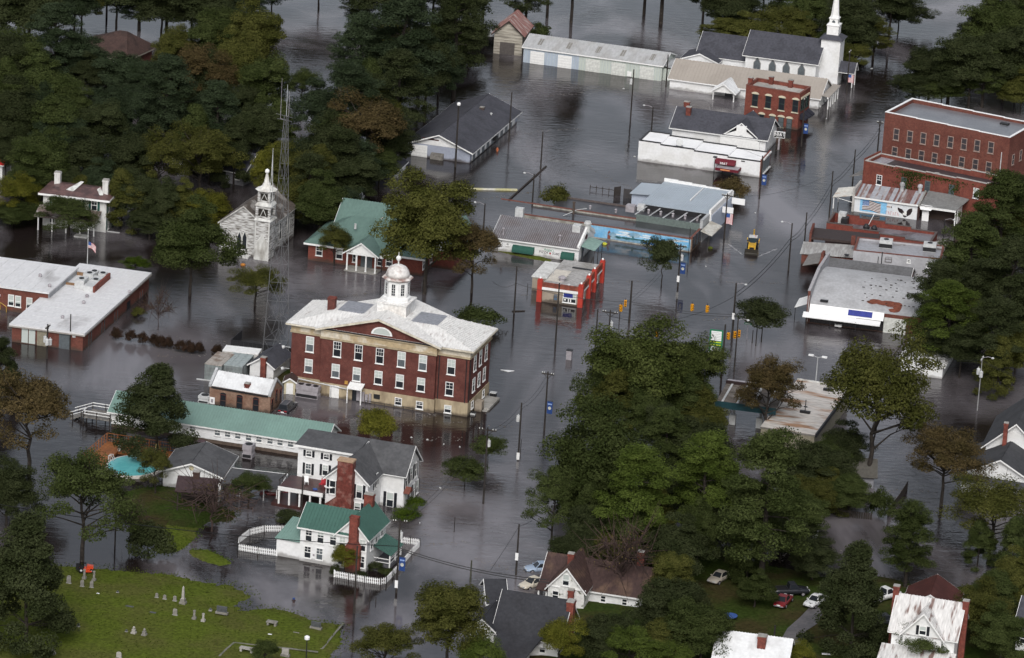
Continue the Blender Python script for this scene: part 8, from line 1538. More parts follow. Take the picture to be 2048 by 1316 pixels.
def mower():
 p, q = W(zC(375, 905), .45), W(zC(425, 905), .45); d = q-p; t = thing('riding_mower', 'red riding lawn mower on the wet cemetery grass', 'lawn mower', W(zC(398, 912), .45), math.atan2(d.y, d.x)); r = paint('mower_red', (.55, .06, .02))
 MB().ext([(.1, -.35, .35), (1.0, -.3, .35), (1.05, -.28, .75), (.2, -.35, .95)], (0, .7, 0)).build('hood', r, t); MB().box(-.9, -.5, .25, .1, .5, .5).build('chassis', r, t); MB().box(-.1, -.75, .12, .8, .75, .3).build('cutting_deck', r, t); MB().box(-.7, -.28, .5, -.2, .28, .62).ext([(-.8, -.28, .6), (-.65, -.28, .6), (-.85, -.28, 1.15), (-.95, -.28, 1.1)], (0, .56, 0)).build('seat', BLACK, t); MB().tube((.1, 0, .9), (-.1, 0, 1.15), .03).lathe([(.2, 1.15), (.2, 1.19)], (-.1, 0), 10).build('steering_wheel', BLACK, t)
 MB().box(-1.3, -.4, .3, -.9, .4, 1.0).build('grass_bag', BLACK, t)
 for x, rr in ((-.65, .36), (.75, .24)):
  for y in (-.55, .55): wh = MB().tube((x, y-.13, rr), (x, y+.13, rr), rr, rr, 12).build('wheel', BLACK, t); MB().tube((x, y-.14, rr), (x, y+.14, rr), rr*.45, rr*.45, 8).build('rim', LGREY, wh)
mower()
def hydrant(label, p, m, cap):
 t = thing('fire_hydrant', label, 'hydrant', W(p), 0); MB().lathe([(.2, -.5), (.16, -.3), (.16, .45), (.2, .5)], n=10).tube((-.28, 0, .3), (.28, 0, .3), .08).build('barrel', m, t); MB().lathe([(.2, .502), (.17, .62), (.06, .72)], n=10).build('bonnet', cap, t)
hydrant('dark hydrant with blue cap in shallow water beyond the graveyard', zC(1366, 1058), mat('hydrant_dark', (.05, .03, .03)), BLUEB); hydrant('orange hydrant in deep water along the grey hall', zF(963, 528), mat('hydrant_orange', (.4, .12, .05)), mat('hydrant_orange', (.4, .1, .05)))
# ------------------------------------------------------------------ graves on the lawn
ZL = .5
def stone(label, p, kind, h=1.0, w=.6, m=None, rz=0.0):
 t = thing('gravestone', label, 'gravestone', W(p, ZL), BR+rz, 'gravestones on the cemetery lawn'); m = m or GRAN; t.scale = (.85, .85, .85)
 if kind == 'slab':
  MB().ext([(-w/2, -.08, .12), (w/2, -.08, .12), (w/2, -.08, h*.8)]+[(w/2*math.cos(a), -.08, h*.8+h*.2*math.sin(a)) for a in [math.pi*k/6 for k in range(1, 6)]]+[(-w/2, -.08, h*.8)], (0, .16, 0)).build('headstone', m, t); MB().box(-w/2-.08, -.18, -.1, w/2+.08, .18, .118).build('plinth', CONC, t)
 elif kind == 'obelisk':
  MB().box(-.5, -.5, -.1, .5, .5, .3).box(-.36, -.36, .302, .36, .36, .8).build('plinth', m, t); MB().lathe([(.3, .802), (.19, h-.3), (.01, h)], n=4, rot=math.pi/4).build('shaft', MARB, t)
 elif kind == 'column':
  MB().box(-.3, -.3, -.1, .3, .3, .35).build('plinth', m, t); MB().lathe([(.22, .352), (.17, h*.85), (.24, h*.9), (.2, h)], n=8).build('shaft', m, t)
 elif kind == 'wide':
  MB().box(-w/2-.15, -.3, -.1, w/2+.15, .3, .25).build('plinth', GRAN, t); MB().box(-w/2, -.14, .252, w/2, .14, h).build('headstone', m, t); MB().box(-w/2+.15, -.16, .45, w/2-.15, -.142, h-.15).build('inscription_panel', m, t)
 elif kind == 'flat':
  MB().box(-w/2, -h/2, -.05, w/2, h/2, .1).build('ledger', m, t)
 elif kind == 'table':
  MB().box(-w/2, -.45, .55, w/2, .45, .72).build('tabletop', m, t)
  for x in (-w/2+.25, w/2-.25): MB().box(x-.16, -.35, -.1, x+.16, .35, .548).build('support', m, t)
 elif kind == 'urn':
  MB().box(-.38, -.38, -.1, .38, .38, .3).box(-.26, -.26, .302, .26, .26, .75).build('plinth', m, t); MB().lathe([(.12, .752), (.2, .95), (.22, 1.05), (.1, 1.2)], n=8).build('urn', m, t)
for a in (('tall pale obelisk on a stepped base in mid lawn', zC(851, 1062), 'obelisk', 3.0), ('dark wide headstone at the lawn edge by the water', zC(1032, 1108), 'wide', 1.15, 1.7, GRAND), ('grey headstone left of the slender obelisk', zC(813, 1052), 'slab', .9, .55), ('small headstone, middle of three in a row', zC(766, 1044), 'slab', .8, .5), ('weathered headstone, farthest left of the row of three', zC(729, 1036), 'slab', .8, .45), ('upright dark grey headstone below the small row', zC(814, 1118), 'slab', 1.15, .7), ('worn pillar stone below the obelisk', zC(903, 1136), 'column', 1.5), ('pale pillar stone right of a worn pillar', zC(945, 1146), 'column', 1.35, .6, MARB), ('tall stone behind the red mower', zC(392, 948), 'column', 1.6), ('leaning pale pillar right of the mower', zC(437, 958), 'column', 1.7), ('brown headstone beside the dark spreading tree', zC(320, 970), 'slab', 1.4, .7), ('headstone in front of the mower, left', zC(382, 985), 'slab', 1.2, .55), ('headstone in front of the mower, right', zC(426, 990), 'slab', 1.2, .55), ('urn topped stone low on the lawn', zC(622, 1203), 'urn', 1, .6, MARB), ('short urn stone right of another urn', zC(671, 1212), 'urn', .8, .6), ('table tomb with thick slab on the right lawn', zC(1265, 1165), 'table', 1, 1.7), ('dark wide headstone by the lawn corner', zC(1470, 1178), 'wide', 1.1, 1.6, GRAND), ('long pale tomb slab at the bottom edge', zC(1147, 1288), 'table', 1, 2.2, MARB), ('upright block tomb at the bottom near lamp post', zC(1327, 1306), 'wide', 1.2, 1.1, MARB), ('pale stone cut by the bottom edge', zC(553, 1316), 'slab', 1.0, .8, MARB), ('dark flat ledger stone in the grass', zC(603, 1078), 'flat', .5, 1.3, GRAND), ('second flat ledger right of the first', zC(711, 1106), 'flat', .4, 1.0, GRAND), ('small dark marker stub by the dark tree', zC(364, 1172), 'slab', .6, .4, GRAND), ('low dark marker beside the wide headstone', zC(979, 1095), 'slab', .4, .35, GRAND), ('small dark stub left of the urn stone', zC(588, 1196), 'slab', .45, .3, GRAND), ('broken stone at the lower left edge', zC(246, 1300), 'urn', .8), ('white flat marker on the right lawn', zC(1256, 1208), 'flat', .3, .6, PLAINW), ('pale flat marker among grass, left', zC(456, 1018), 'flat', .3, .45, PLAINW), ('pale flat ledger right of the table tomb', zC(1378, 1200), 'flat', .25, 1.0), ('black pail shaped marker in the grass', zC(547, 1013), 'slab', .35, .3, GRAND)): stone(*a)
def kerb(label, pts, z=.5):
 P = [W(p, z) for p in pts]; t = thing('cemetery_kerb', label, 'kerb', P[0], 0)
 for a, b in zip(P, P[1:]): d = (b-a).normalized(); n = Vector((-d.y, d.x, 0))*.13; a, b = a-P[0], b-P[0]; MB().ext([a-n+d*.01, b-n-d*.01, b+n-d*.01, a+n+d*.01], (0, 0, .1)).build('kerb_stone', mat('mossy_kerb', (.17, .165, .14), .9, (.08, .09, .05), .8, .8), t)
kerb('low stone kerb along the right edge of the cemetery', [zC(1597, 1158), zC(1560, 1200), zC(1500, 1275), zC(1440, 1275)], .15); kerb('low stone kerb of the grave plot at the bottom edge', [zC(1020, 1310), zC(1055, 1275), zC(1090, 1246), zC(1220, 1262), zC(1330, 1272), zC(1480, 1290)])
# ------------------------------------------------------------------ small floating and half sunk things
def plank_thing(name, label, cat, a, b, w, h, m, z=.02, wb=None, wz=None):
 A, B = W(a, z), W(b, wz if wz is not None else z); d = (B-A); n = Vector((-d.y, d.x, 0)).normalized()*w/2; t = MB().ext([-n, d-n, d+n, n], (0, 0, h)); o = t.build(name, m, None, A); tag(o, label, cat)
plank_thing('floating_boom', 'long yellow and white floating boom below the grey hall', 'boom', zF(700, 760), zF(1085, 768), .5, .25, mat('boom_yellow', (.5, .47, .25), .6, (.62, .61, .58), .25, .9))
plank_thing('submerged_fence', 'dark fence top showing as a straight line in water', 'fence', zF(1035, 826), zF(1262, 622), .28, .18, WOODD); plank_thing('floating_plank', 'pale plank floating left of the brick jail', 'plank', zQ(955, 75), zQ(1080, 90), .3, .1, LGREY); plank_thing('fallen_pole', 'dark fallen pole in front of the lamp pole base', 'pole', zU(180, 995), zU(285, 992), .15, .12, WOODD)
plank_thing('old_dock_plank', 'pale plank floating right of the plantation house', 'plank', zT(1490, 1050), zT(1700, 1072), .35, .08, LGREY); plank_thing('white_board', 'white board lying in the yard grass bottom right', 'board', zR(925, 1055), zR(988, 1058), .35, .1, PLAINW, .62)
A = W(zD(1575, 908)); tag(MB().ext([(-1.1, .3, 0), (.2, -.5, 0), (1.1, .2, 0), (.2, .35, 0)], (0, 0, .06)).build('floating_sheet', PLAINW, None, A+Vector((0, 0, .01))), 'white pointed sheet floating right of the courthouse', 'debris')
for i, (l, p, s) in enumerate((('white debris below the olive shrub', zE(930, 248), .5), ('white debris second from shrub', zE(1035, 262), .6), ('grey debris third from shrub', zE(1143, 292), .5), ('pale debris farthest from shrub', zE(1248, 310), .5), ('white scrap by the round trees', zE(1120, 580), .5), ('white scrap near the right church trees', zG(2005, 352), .7), ('white scrap beside the corner building', zG(1774, 608), .5), ('white scrap in street below mural', zU(1768, 628), .5), ('white scrap left of the bank', zH(1022, 228), .8), ('white scrap before the grey barn row', zG(735, 455), .6), ('white scrap beneath the curved roof canopy', zX(548, 955), .9), ('white scrap right of the fence corner', zY(1553, 398), .4), ('grey scrap in street right of the blue store', zH(1770, 578), .6))):
 tag(MB().lathe([(s*.36, 0), (s*.32, .1), (s*.08, .16)], n=7, sq=.6).build('floating_debris', LGREY, None, W(p)+Vector((0, 0, .01)), i*.7), l, 'debris', 'scraps floating in the flood')
for i, (l, p) in enumerate((('green weeds floating before the mural corner', zU(1805, 482)), ('yellow buoy beside the pizza shop canopy', zU(938, 448)), ('orange ball in water before the old church', zM(412, 1262)))): tag(MB().lathe([(.1, -.1), (.42, .05), (.45, .25), (.2, .4)], n=9).build('floating_ball' if i else 'floating_weed', (GRASS, mat('buoy_yellow', (.5, .5, .05)), mat('ball_orange', (.5, .2, .04)))[i], None, W(p)), l, 'float')
t = thing('trampoline', 'small round blue trampoline on the yard grass', 'trampoline', W(zR(230, 790), .6), 0); MB().lathe([(.95, .5), (.95, .58)], n=16).build('pad', PLAINB, t); [MB().tube((.8*math.cos(a), .8*math.sin(a), 0), (.8*math.cos(a), .8*math.sin(a), .5), .04).build('leg', DARK, t) for a in (0, 1.57, 3.14, 4.71)]
t = thing('bench_box', 'grey floating crate against the grey hall front', 'crate', W(zF(590, 580)), BR)
for i in range(4): MB().box(-1.2, -.1+.35*i, -.3, 1.2, .18+.35*i, .9+.12*i).build('slat', WOODG, t)
t = thing('garden_gate', 'dark open gate panels behind the blue roofed store', 'gate', W(zH(945, 480)), BR)
for x, rz in ((-1.6, .9), (.2, 0)):
 g = MB(); [g.box(i*.22, -.03, -.3, i*.22+.16, .03, 1.7) for i in range(7)]; o = g.build('gate_panel', WOODD, t, (x, 0, 0), rz)
t = thing('post_fence', 'thin dark post and rail fence standing in water', 'fence', W(zH(745, 432)), 0); a = t.location; b = W(zH(900, 455));
for k in range(5): q = (b-a)*(k/4); MB().box(q.x-.06, q.y-.06, -.5, q.x+.06, q.y+.06, .9).build('post', WOODD, t)
MB().ext([(0, -.04, .5), tuple(b-a+Vector((0, -.04, .5))), tuple(b-a+Vector((0, .04, .5))), (0, .04, .5)], (0, 0, .1)).build('rail', WOODD, t)
def board_fence(label, pts, h, n):
 P = [W(p) for p in pts]; t = thing('board_fence', label, 'fence', P[0], 0); me = shared('brd', lambda: raw(MB().box(-.13, -.025, -.4, .13, .025, 1.0), 'slat', WOODD))
 for a, b in zip(P, P[1:]):
  k = max(2, int((b-a).length/.32)); rz = math.atan2((b-a).y, (b-a).x)
  for i in range(k): o = link('slat', me, t, a-P[0]+(b-a)*((i+.5)/k), rz); o.scale = (1, 1, h)
board_fence('dark board fence in black water below the big oak', [zK(70, 742), zK(165, 765), zK(280, 778)], 1.0, 1); board_fence('slanting dark board fence right of the oak trunk', [zK(340, 770), zK(385, 712), zK(418, 660)], 1.4, 1)
# leaf litter and scum drifting in lines on the flood
rr = np.random.RandomState(9); LP = []
for k in range(46):
 c = W((rr.uniform(420, 1750), rr.uniform(180, 1180))); a = R(20)+rr.randn()*.5; n = rr.randint(25, 70); u = (rr.rand(n)-.5)*rr.uniform(8, 26); LP.append(np.stack([c.x+u*math.cos(a)+rr.randn(n)*.35, c.y+u*math.sin(a)+np.sin(u*.35)*.8+rr.randn(n)*.3, np.full(n, .012)], -1))
LP = np.concatenate(LP); lm = leafquads('floating_litter', LP, np.tile([0, 0, 1.0], (len(LP), 1)), .26, rr, .02); lm.materials.append(mat('drifting_litter', (.12, .10, .08), .9, (.22, .21, .20), .3, .8)); link('floating_litter', lm, kind='stuff')
# ------------------------------------------------------------------ trees: trunk with limbs, crown of leaf clumps
KIND = {'O': (16, 5.6), 'L': (15, 5.6), 'P': (21, 5.4), 'C': (14, 4.6), 'B': (3, 2.2), 'S': (6, 3.2), 'N': (8, 4.5), 'V': (18, 6.0)}
def tree_mesh(kind, seed):
 rr = np.random.RandomState(seed*7+ord(kind)); H, Rc = KIND[kind]; cl = []; limbs = []
 def sph(n):
  v = rr.randn(n, 3); return v/np.linalg.norm(v, axis=1)[:, None]
 lop = 1+.22*np.cos(rr.rand()*6.28+np.arange(12)*math.pi/6*rr.choice([1, 2]))
 def lopf(x, y): return lop[int((math.atan2(y, x)/(2*math.pi)+1)*12) % 12]
 if kind in 'OSLV':
  n = {'O': 60, 'S': 40, 'L': 52, 'V': 90}[kind]; zc, rz = {'O': (.54, .47), 'S': (.60, .41), 'L': (.57, .44), 'V': (.48, .53)}[kind]
  for d in sph(n):
   if d[2] < -.55 and kind != 'V': d[2] *= -.6
   k = rr.uniform(.55, .92)*lopf(d[0], d[1]); r = Rc*rr.uniform(.19, .33)*(.72 if kind == 'L' else 1)
   cl.append((np.array([d[0]*Rc*k, d[1]*Rc*k, H*(zc+rz*d[2]*k)]), np.array([r, r, r*.92])))
  if kind != 'L':
   for d in sph(22): k = rr.uniform(0, .5); cl.append((np.array([d[0]*Rc*k, d[1]*Rc*k, H*(zc+rz*d[2]*k)]), np.array([1, 1, .8])*Rc*.34))
 elif kind == 'P':
  z = .30
  while z < .97:
   t = (z-.34)/.63; R0 = Rc*(.55+.5*math.sin(math.pi*min(1, t*.95+.12))**.8)*(1.02-t*.55); nb = rr.randint(3, 6); a0 = rr.rand()*6.28
   for b in range(nb):
    a = a0+b*6.28/nb+rr.randn()*.3; L = R0*rr.uniform(.55, 1.1)
    for f in (1.0, .62)[:1 if rr.rand() < .3 else 2]:
     r = Rc*rr.uniform(.17, .27); cl.append((np.array([math.cos(a)*L*f, math.sin(a)*L*f, H*z+L*f*.12+rr.randn()*.3]), np.array([r, r, r*.8])))
   z += rr.uniform(.045, .075)
  cl.append((np.array([0, 0, H*.975]), np.array([.9, .9, .8])))
 elif kind == 'C':
  for i in range(95):
   z = rr.rand()**.85; R0 = Rc*(1-z**1.5)**.8*(.85+.3*rr.rand())+.3; a = rr.rand()*6.28; k = rr.uniform(.6, .95)*lopf(math.cos(a), math.sin(a)); r = Rc*rr.uniform(.18, .28); cl.append((np.array([math.cos(a)*R0*k, math.sin(a)*R0*k, H*(.05+.92*z)]), np.array([r, r, r*.9])))
 elif kind == 'B':
  for d in sph(34): k = rr.uniform(.5, .85); r = Rc*rr.uniform(.2, .34); cl.append((np.array([d[0]*Rc*k, d[1]*Rc*k, H*(.15+.7*abs(d[2])*k)]), np.array([r, r, r*.8])))
 elif kind == 'N':
  for d in sph(26): k = rr.uniform(.5, .95); cl.append((np.array([d[0]*Rc*k, d[1]*Rc*k, H*(.45+.48*abs(d[2])*k)]), np.array([.8, .8, .6])))
 per = {'O': 470, 'L': 360, 'P': 360, 'C': 310, 'B': 120, 'S': 200, 'N': 8, 'V': 380}[kind]*3//2; size = {'O': .27, 'L': .24, 'P': .24, 'C': .25, 'B': .16, 'S': .18, 'N': .2, 'V': .29}[kind]
 Ps, Ns = [], []; mid = np.array([0, 0, H*.5])
 for c, r in cl:
  d = sph(per); low = d[:, 2] < -.25; d[low, 2] *= -.5*(rr.rand(low.sum()) < .6)+.3; k = rr.uniform(.62, 1.05, per)[:, None]
  st = 1.5 if kind in 'LN' else 1.15; p = c+d*r*k*st; Ps.append(p); o = c-mid; o = o/(np.linalg.norm(o)+1e-6); Ns.append(d*.9+o*.45+np.array([0, 0, .28]))
 me = leafquads('crown', np.concatenate(Ps), np.concatenate(Ns), size*.84, rr, .65 if kind != 'P' else .8); me.materials.append(LEAF if kind != 'N' else LEAF)
 b = MB(); tr = H*{'P': .018, 'O': .021, 'L': .018, 'C': .018, 'B': .02, 'S': .018, 'N': .014, 'V': .02}[kind]; top = H*{'P': .95, 'O': .6, 'L': .68, 'C': .9, 'B': .3, 'S': .6, 'N': .35, 'V': .7}[kind]; pts = [Vector((0, 0, -1.2))]
 for i in range(1, 7): pts.append(Vector((rr.randn()*.12*i*.3, rr.randn()*.12*i*.3, top*i/6)))
 for i in range(6): b.tube(pts[i], pts[i+1], tr*(1-.11*i), tr*(1-.11*(i+1)), 7, False)
 for i in rr.permutation(len(cl))[:{'L': 52, 'N': 26, 'P': 40, 'B': 5}.get(kind, 24)]:
  c = Vector(cl[i][0]); hz = min(top*.98, max(H*.16, c.z-(.15 if kind == 'P' else .5)*math.hypot(c.x, c.y))); s = pts[min(5, int(hz/top*6))].lerp(pts[min(6, int(hz/top*6)+1)], (hz/top*6) % 1); m = s.lerp(c, .5)+Vector((rr.randn()*.3, rr.randn()*.3, .25)); r0 = tr*(.42 if kind in 'LON' else .28)
  b.tube(s, m, r0, r0*.6, 5, False).tube(m, c, r0*.6, .03, 4, False)
  if kind in 'LN':
   for _ in range(7 if kind == 'N' else 2): q = c+Vector(rr.randn(3)*(1.3 if kind == 'N' else .9)); b.tube(m.lerp(c, rr.rand()), q, .05, .015, 3, False)
 return me, raw(b, 'trunk', TWIG if kind == 'N' else BARK)
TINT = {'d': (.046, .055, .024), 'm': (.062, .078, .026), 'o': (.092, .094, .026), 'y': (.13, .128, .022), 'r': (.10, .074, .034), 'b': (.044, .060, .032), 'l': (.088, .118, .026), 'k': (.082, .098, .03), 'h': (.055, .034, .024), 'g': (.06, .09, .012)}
NAMES = {'O': 'broadleaf_tree', 'L': 'open_crowned_tree', 'P': 'pine_tree', 'C': 'evergreen_tree', 'B': 'shrub', 'S': 'street_tree', 'N': 'bare_shrub', 'V': 'ivy_covered_tree'}
NV = {'O': 5, 'L': 4, 'P': 5, 'C': 3, 'B': 3, 'S': 2, 'N': 2, 'V': 1}
TR = random.Random(11)
MAIN, USED = [], set()
def tree(k, cx, yt, yb, wpx, tint, label, group=None, z=0.0):
 H0, R0 = KIND[k]; bx = cx
 H = HT((bx, yb), yt, z)
 for _ in range(4): g = W((bx, yb), z); bx += cx-PX(g+Vector((0, 0, H*.6)))[0]
 if group and group != UG: MAIN.append((cx, yb, label))
 g = W((bx, yb), z); wm = wpx/(FPX/(g-CAM).length)*(1.1 if k in 'OLPV' else 1.05); i = TR.randrange(NV[k]); cr, tk = shared(('tree', k, i), lambda: tree_mesh(k, i))
 t = thing(NAMES[k], label, 'shrub' if k in 'BN' else 'tree', g, TR.uniform(0, 6.28), group); sx, sz = wm/2/R0, H/H0
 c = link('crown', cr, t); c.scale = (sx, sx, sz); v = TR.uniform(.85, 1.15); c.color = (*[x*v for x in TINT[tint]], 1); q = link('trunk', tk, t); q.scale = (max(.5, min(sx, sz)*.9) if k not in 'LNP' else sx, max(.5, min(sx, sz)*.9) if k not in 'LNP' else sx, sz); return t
UG = 0
GA, GC_, GD, GE, GF, GG = 'trees of the upper left wood', 'pines above the grey hall', 'trees across the upper edge', 'pines right of the curved roof', 'trees of the lower right wood', 'hedge shrubs standing in the flood'
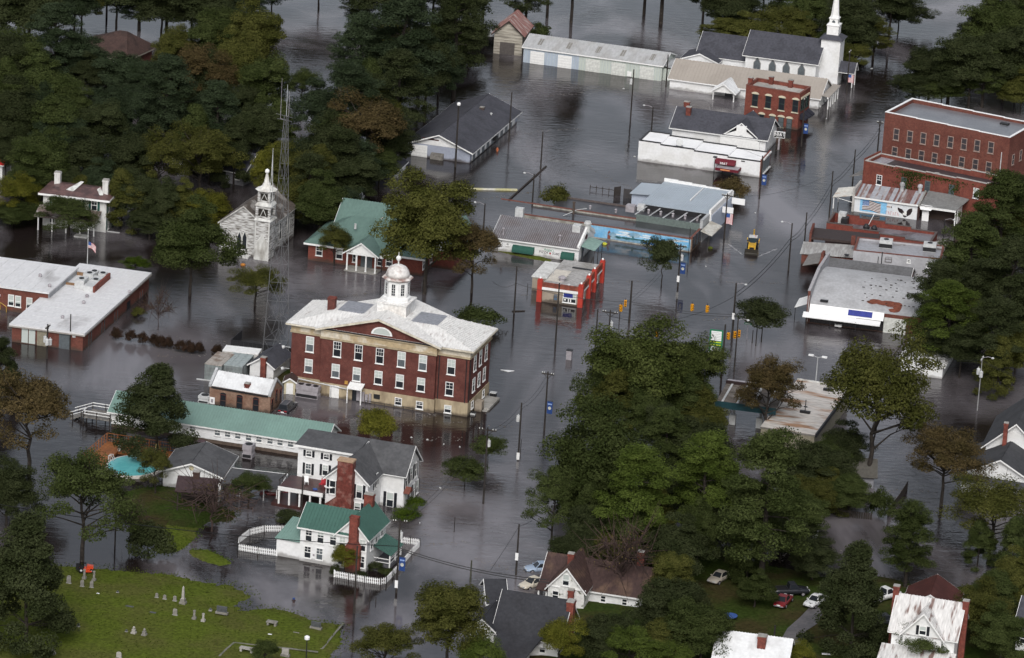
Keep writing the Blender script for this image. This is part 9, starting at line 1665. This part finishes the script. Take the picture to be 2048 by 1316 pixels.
for a in (
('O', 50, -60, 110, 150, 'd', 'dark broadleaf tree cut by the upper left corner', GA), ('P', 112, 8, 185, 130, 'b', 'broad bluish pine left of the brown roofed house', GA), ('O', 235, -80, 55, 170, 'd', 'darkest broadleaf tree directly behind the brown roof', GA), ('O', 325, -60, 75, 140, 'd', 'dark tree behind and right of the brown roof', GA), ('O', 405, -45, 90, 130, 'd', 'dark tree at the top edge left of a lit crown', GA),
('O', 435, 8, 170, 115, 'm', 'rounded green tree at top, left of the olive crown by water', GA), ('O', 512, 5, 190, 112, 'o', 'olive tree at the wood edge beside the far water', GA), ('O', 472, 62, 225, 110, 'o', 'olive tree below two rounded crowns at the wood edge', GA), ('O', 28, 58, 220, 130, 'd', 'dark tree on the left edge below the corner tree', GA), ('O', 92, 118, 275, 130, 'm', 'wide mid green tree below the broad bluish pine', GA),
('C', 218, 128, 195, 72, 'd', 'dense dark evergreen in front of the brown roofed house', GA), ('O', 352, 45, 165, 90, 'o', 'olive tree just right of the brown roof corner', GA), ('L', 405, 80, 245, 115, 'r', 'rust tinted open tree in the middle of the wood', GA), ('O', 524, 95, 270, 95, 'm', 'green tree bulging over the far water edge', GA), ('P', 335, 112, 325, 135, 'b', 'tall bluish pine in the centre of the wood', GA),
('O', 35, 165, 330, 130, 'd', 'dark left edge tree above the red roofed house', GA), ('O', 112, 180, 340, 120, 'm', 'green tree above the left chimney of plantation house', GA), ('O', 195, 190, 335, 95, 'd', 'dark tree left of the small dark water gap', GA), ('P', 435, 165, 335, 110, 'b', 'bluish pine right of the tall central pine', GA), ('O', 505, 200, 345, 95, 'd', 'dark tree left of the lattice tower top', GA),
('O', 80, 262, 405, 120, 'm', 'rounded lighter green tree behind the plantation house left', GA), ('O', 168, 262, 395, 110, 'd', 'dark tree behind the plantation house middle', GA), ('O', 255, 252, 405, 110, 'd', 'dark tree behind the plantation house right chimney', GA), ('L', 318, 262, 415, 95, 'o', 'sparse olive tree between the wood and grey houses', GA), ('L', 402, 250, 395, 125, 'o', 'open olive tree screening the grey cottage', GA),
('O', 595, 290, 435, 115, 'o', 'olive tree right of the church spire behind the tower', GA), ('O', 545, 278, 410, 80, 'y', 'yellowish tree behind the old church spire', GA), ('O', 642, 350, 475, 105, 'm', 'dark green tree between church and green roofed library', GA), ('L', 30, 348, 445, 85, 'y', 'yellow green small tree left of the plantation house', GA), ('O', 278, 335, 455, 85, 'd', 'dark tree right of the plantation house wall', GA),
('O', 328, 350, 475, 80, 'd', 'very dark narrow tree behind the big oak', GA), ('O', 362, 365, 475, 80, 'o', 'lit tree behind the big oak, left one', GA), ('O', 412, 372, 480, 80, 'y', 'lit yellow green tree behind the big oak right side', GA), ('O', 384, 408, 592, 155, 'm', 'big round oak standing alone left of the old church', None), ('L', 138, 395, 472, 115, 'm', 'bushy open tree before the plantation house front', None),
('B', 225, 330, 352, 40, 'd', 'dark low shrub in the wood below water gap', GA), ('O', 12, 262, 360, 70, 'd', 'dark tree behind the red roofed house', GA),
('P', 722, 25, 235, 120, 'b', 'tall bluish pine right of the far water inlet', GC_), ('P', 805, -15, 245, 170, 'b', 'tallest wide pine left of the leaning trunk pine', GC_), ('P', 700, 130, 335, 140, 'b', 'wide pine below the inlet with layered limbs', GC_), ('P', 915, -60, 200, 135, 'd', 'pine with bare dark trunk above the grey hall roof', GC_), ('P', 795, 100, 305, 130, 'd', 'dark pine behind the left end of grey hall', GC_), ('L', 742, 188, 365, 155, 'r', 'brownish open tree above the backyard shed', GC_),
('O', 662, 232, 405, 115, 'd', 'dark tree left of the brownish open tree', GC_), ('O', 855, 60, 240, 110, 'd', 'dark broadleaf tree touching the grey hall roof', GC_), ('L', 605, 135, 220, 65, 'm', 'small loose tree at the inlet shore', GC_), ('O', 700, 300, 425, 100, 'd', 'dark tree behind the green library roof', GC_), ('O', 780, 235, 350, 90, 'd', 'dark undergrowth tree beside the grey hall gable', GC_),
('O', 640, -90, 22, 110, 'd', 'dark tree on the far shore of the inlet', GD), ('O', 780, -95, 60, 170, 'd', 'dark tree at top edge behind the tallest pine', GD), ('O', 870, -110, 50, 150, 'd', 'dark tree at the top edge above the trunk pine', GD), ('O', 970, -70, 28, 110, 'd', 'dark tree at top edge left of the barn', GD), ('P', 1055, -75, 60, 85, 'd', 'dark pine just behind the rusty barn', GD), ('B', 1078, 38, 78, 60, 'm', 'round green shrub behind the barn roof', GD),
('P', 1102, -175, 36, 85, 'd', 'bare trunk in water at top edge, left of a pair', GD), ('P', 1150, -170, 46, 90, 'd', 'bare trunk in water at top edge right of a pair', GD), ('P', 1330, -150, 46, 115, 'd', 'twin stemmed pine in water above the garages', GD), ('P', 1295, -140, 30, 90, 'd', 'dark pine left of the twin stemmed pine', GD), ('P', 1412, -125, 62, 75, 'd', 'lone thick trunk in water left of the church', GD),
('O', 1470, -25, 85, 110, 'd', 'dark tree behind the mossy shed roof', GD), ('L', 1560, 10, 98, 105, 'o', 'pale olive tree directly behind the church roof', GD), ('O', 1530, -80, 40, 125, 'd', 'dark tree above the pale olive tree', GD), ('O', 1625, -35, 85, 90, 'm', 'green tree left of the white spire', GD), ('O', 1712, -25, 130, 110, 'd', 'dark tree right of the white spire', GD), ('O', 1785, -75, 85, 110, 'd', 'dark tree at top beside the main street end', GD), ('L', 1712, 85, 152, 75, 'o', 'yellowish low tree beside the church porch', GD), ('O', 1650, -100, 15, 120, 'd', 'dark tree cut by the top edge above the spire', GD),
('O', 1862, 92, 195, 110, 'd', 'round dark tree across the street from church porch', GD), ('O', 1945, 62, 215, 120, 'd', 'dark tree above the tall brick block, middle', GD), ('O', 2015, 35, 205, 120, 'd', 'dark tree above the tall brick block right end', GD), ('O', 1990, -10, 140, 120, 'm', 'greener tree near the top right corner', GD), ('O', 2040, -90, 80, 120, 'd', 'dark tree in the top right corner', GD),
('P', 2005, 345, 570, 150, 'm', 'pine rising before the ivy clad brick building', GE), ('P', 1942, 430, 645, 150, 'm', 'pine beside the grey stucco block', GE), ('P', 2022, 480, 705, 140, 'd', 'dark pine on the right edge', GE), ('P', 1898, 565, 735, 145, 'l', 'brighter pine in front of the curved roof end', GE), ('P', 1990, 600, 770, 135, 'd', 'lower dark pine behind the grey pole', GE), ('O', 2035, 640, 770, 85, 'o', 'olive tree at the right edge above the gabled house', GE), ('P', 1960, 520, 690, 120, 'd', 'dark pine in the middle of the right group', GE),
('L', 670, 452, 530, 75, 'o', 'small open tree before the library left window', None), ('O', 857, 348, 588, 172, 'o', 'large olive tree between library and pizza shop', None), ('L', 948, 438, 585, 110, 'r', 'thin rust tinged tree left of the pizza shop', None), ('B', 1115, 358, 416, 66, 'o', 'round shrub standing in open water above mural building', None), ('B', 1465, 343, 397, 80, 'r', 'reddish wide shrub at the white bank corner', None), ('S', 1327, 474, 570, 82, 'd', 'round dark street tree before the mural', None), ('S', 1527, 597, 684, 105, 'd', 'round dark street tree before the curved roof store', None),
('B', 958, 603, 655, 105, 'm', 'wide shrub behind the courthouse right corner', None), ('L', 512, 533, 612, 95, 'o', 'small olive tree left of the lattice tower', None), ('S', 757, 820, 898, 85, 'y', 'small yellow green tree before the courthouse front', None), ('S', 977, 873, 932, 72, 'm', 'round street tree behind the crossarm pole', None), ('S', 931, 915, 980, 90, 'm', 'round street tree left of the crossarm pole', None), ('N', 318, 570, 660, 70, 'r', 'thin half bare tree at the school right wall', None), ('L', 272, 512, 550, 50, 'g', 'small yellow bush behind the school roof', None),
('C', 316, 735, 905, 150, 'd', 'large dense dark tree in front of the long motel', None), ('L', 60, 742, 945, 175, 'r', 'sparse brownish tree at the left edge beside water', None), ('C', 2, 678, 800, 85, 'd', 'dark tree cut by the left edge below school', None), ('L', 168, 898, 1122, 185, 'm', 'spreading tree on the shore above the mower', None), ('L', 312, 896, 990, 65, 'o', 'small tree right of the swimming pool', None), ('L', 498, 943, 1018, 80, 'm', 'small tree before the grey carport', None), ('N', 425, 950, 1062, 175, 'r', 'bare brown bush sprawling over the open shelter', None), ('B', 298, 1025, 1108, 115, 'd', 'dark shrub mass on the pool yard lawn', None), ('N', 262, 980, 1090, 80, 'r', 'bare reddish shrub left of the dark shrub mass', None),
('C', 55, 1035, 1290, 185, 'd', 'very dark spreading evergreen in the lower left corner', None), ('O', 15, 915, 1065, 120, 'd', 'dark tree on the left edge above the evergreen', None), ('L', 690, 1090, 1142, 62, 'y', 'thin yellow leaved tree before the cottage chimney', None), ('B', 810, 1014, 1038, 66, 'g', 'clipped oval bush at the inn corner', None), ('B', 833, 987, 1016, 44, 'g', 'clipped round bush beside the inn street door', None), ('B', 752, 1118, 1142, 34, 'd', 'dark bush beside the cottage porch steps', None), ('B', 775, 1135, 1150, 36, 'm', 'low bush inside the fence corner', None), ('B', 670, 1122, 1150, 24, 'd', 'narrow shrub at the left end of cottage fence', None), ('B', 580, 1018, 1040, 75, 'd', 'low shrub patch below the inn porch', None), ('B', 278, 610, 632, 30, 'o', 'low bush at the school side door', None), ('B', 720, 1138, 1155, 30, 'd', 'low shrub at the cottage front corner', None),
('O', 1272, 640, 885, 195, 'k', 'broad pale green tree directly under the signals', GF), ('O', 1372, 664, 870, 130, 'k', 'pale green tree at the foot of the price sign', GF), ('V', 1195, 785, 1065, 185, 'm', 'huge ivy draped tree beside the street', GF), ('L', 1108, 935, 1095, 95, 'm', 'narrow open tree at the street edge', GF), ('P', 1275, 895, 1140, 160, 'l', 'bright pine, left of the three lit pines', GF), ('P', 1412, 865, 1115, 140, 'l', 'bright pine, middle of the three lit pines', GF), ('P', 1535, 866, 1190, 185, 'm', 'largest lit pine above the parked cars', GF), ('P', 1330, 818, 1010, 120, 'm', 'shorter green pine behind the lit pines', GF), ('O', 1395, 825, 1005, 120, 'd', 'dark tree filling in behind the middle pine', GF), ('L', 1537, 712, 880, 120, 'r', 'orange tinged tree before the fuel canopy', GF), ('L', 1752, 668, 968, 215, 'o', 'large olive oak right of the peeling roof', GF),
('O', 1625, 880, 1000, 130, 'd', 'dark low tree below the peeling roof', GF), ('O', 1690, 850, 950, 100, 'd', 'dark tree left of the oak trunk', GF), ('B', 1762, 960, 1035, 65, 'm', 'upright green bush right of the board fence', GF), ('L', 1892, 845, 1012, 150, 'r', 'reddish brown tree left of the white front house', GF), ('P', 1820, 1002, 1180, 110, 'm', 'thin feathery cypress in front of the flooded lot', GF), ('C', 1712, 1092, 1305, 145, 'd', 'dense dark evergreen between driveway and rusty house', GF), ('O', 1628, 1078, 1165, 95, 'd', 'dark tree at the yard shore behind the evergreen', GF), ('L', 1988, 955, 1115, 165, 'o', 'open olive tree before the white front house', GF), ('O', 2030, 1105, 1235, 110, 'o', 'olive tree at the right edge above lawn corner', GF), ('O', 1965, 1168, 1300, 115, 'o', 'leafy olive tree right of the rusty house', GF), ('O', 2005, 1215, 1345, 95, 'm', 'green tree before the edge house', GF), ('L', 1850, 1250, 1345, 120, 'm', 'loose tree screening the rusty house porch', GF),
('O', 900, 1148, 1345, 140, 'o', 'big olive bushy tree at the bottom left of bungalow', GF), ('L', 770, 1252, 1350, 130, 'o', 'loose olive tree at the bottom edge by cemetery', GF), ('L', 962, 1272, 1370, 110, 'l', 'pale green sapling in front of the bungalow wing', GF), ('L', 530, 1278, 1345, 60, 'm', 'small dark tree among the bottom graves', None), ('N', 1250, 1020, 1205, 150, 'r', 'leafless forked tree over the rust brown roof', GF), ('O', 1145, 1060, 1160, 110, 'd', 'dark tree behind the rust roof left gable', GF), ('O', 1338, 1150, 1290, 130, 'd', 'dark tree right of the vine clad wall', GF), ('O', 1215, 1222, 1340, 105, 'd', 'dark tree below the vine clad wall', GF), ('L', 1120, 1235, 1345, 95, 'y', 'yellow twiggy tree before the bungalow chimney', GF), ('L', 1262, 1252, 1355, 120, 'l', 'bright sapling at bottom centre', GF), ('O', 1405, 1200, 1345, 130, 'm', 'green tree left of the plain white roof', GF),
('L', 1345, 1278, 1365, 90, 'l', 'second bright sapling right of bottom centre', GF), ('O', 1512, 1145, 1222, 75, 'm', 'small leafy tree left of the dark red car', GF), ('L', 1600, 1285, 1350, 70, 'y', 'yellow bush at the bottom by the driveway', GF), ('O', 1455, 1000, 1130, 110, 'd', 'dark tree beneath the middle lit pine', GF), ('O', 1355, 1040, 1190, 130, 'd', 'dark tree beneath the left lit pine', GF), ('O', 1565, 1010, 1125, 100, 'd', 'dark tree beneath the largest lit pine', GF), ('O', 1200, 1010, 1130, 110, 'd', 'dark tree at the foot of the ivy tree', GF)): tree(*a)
def beside(x, y):
 for mx, my, l in sorted(MAIN, key=lambda m: math.hypot(m[0]-x, m[1]-y)):
  dx, dy = x-mx, y-my
  for rel in ([('right of' if dx > 0 else 'left of'), ('before' if dy > 0 else 'behind')] if abs(dx) > 25 else [('before' if dy > 0 else 'behind')]):
   s = 'shaded tree %s the %s' % (rel, l)
   if len(s.split()) <= 16 and s not in USED: USED.add(s); return s
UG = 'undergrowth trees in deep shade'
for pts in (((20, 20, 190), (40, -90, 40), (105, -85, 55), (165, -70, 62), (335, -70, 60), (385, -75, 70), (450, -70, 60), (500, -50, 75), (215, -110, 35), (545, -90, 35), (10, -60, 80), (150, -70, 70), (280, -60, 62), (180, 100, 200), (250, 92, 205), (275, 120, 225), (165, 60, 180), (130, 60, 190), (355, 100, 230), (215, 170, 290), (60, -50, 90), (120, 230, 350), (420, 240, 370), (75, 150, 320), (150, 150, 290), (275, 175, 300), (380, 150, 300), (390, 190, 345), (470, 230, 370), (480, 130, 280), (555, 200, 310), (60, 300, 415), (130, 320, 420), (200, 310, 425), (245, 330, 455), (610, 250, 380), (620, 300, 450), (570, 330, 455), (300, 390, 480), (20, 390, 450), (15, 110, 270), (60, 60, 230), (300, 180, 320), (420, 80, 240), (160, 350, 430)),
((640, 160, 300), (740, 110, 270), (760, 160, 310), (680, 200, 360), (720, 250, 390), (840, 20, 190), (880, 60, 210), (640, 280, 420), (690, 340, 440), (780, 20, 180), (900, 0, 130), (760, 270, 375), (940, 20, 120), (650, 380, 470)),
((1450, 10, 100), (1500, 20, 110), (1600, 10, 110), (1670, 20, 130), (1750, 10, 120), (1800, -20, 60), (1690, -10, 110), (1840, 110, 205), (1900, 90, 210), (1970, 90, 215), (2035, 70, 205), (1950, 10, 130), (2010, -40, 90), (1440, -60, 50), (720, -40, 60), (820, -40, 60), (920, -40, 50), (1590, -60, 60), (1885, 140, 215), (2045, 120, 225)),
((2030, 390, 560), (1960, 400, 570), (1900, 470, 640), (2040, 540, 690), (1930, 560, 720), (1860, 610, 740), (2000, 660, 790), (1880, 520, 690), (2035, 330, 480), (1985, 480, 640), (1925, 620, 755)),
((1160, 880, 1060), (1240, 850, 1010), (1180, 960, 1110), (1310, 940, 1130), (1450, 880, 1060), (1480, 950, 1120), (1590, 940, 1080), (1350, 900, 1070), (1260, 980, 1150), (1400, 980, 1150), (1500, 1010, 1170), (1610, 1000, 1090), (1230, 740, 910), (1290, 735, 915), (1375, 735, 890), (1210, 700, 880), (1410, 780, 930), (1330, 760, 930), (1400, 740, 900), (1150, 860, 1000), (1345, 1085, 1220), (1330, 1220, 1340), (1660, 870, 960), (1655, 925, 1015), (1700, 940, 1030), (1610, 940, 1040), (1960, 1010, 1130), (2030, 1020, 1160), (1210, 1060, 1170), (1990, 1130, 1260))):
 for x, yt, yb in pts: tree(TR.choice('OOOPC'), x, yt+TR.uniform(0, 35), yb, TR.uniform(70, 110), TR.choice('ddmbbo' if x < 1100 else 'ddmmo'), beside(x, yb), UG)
ORD = ('nearest the school corner', 'second from the school corner', 'third from the school corner', 'fourth from the school corner', 'fifth from the school corner', 'sixth from the school corner', 'fourth from the containers', 'third from the containers', 'second from the containers', 'nearest the containers')
for i, (x, y) in enumerate(((680, 808), (768, 822), (835, 833), (900, 846), (945, 853), (985, 862), (1058, 878), (1110, 885), (1165, 893), (1268, 905))):
 p = zB(x, y); tree('B', p[0], p[1]-28, p[1]+3, 27, 'h', 'reddish brown round hedge shrub '+ORD[i], GG)
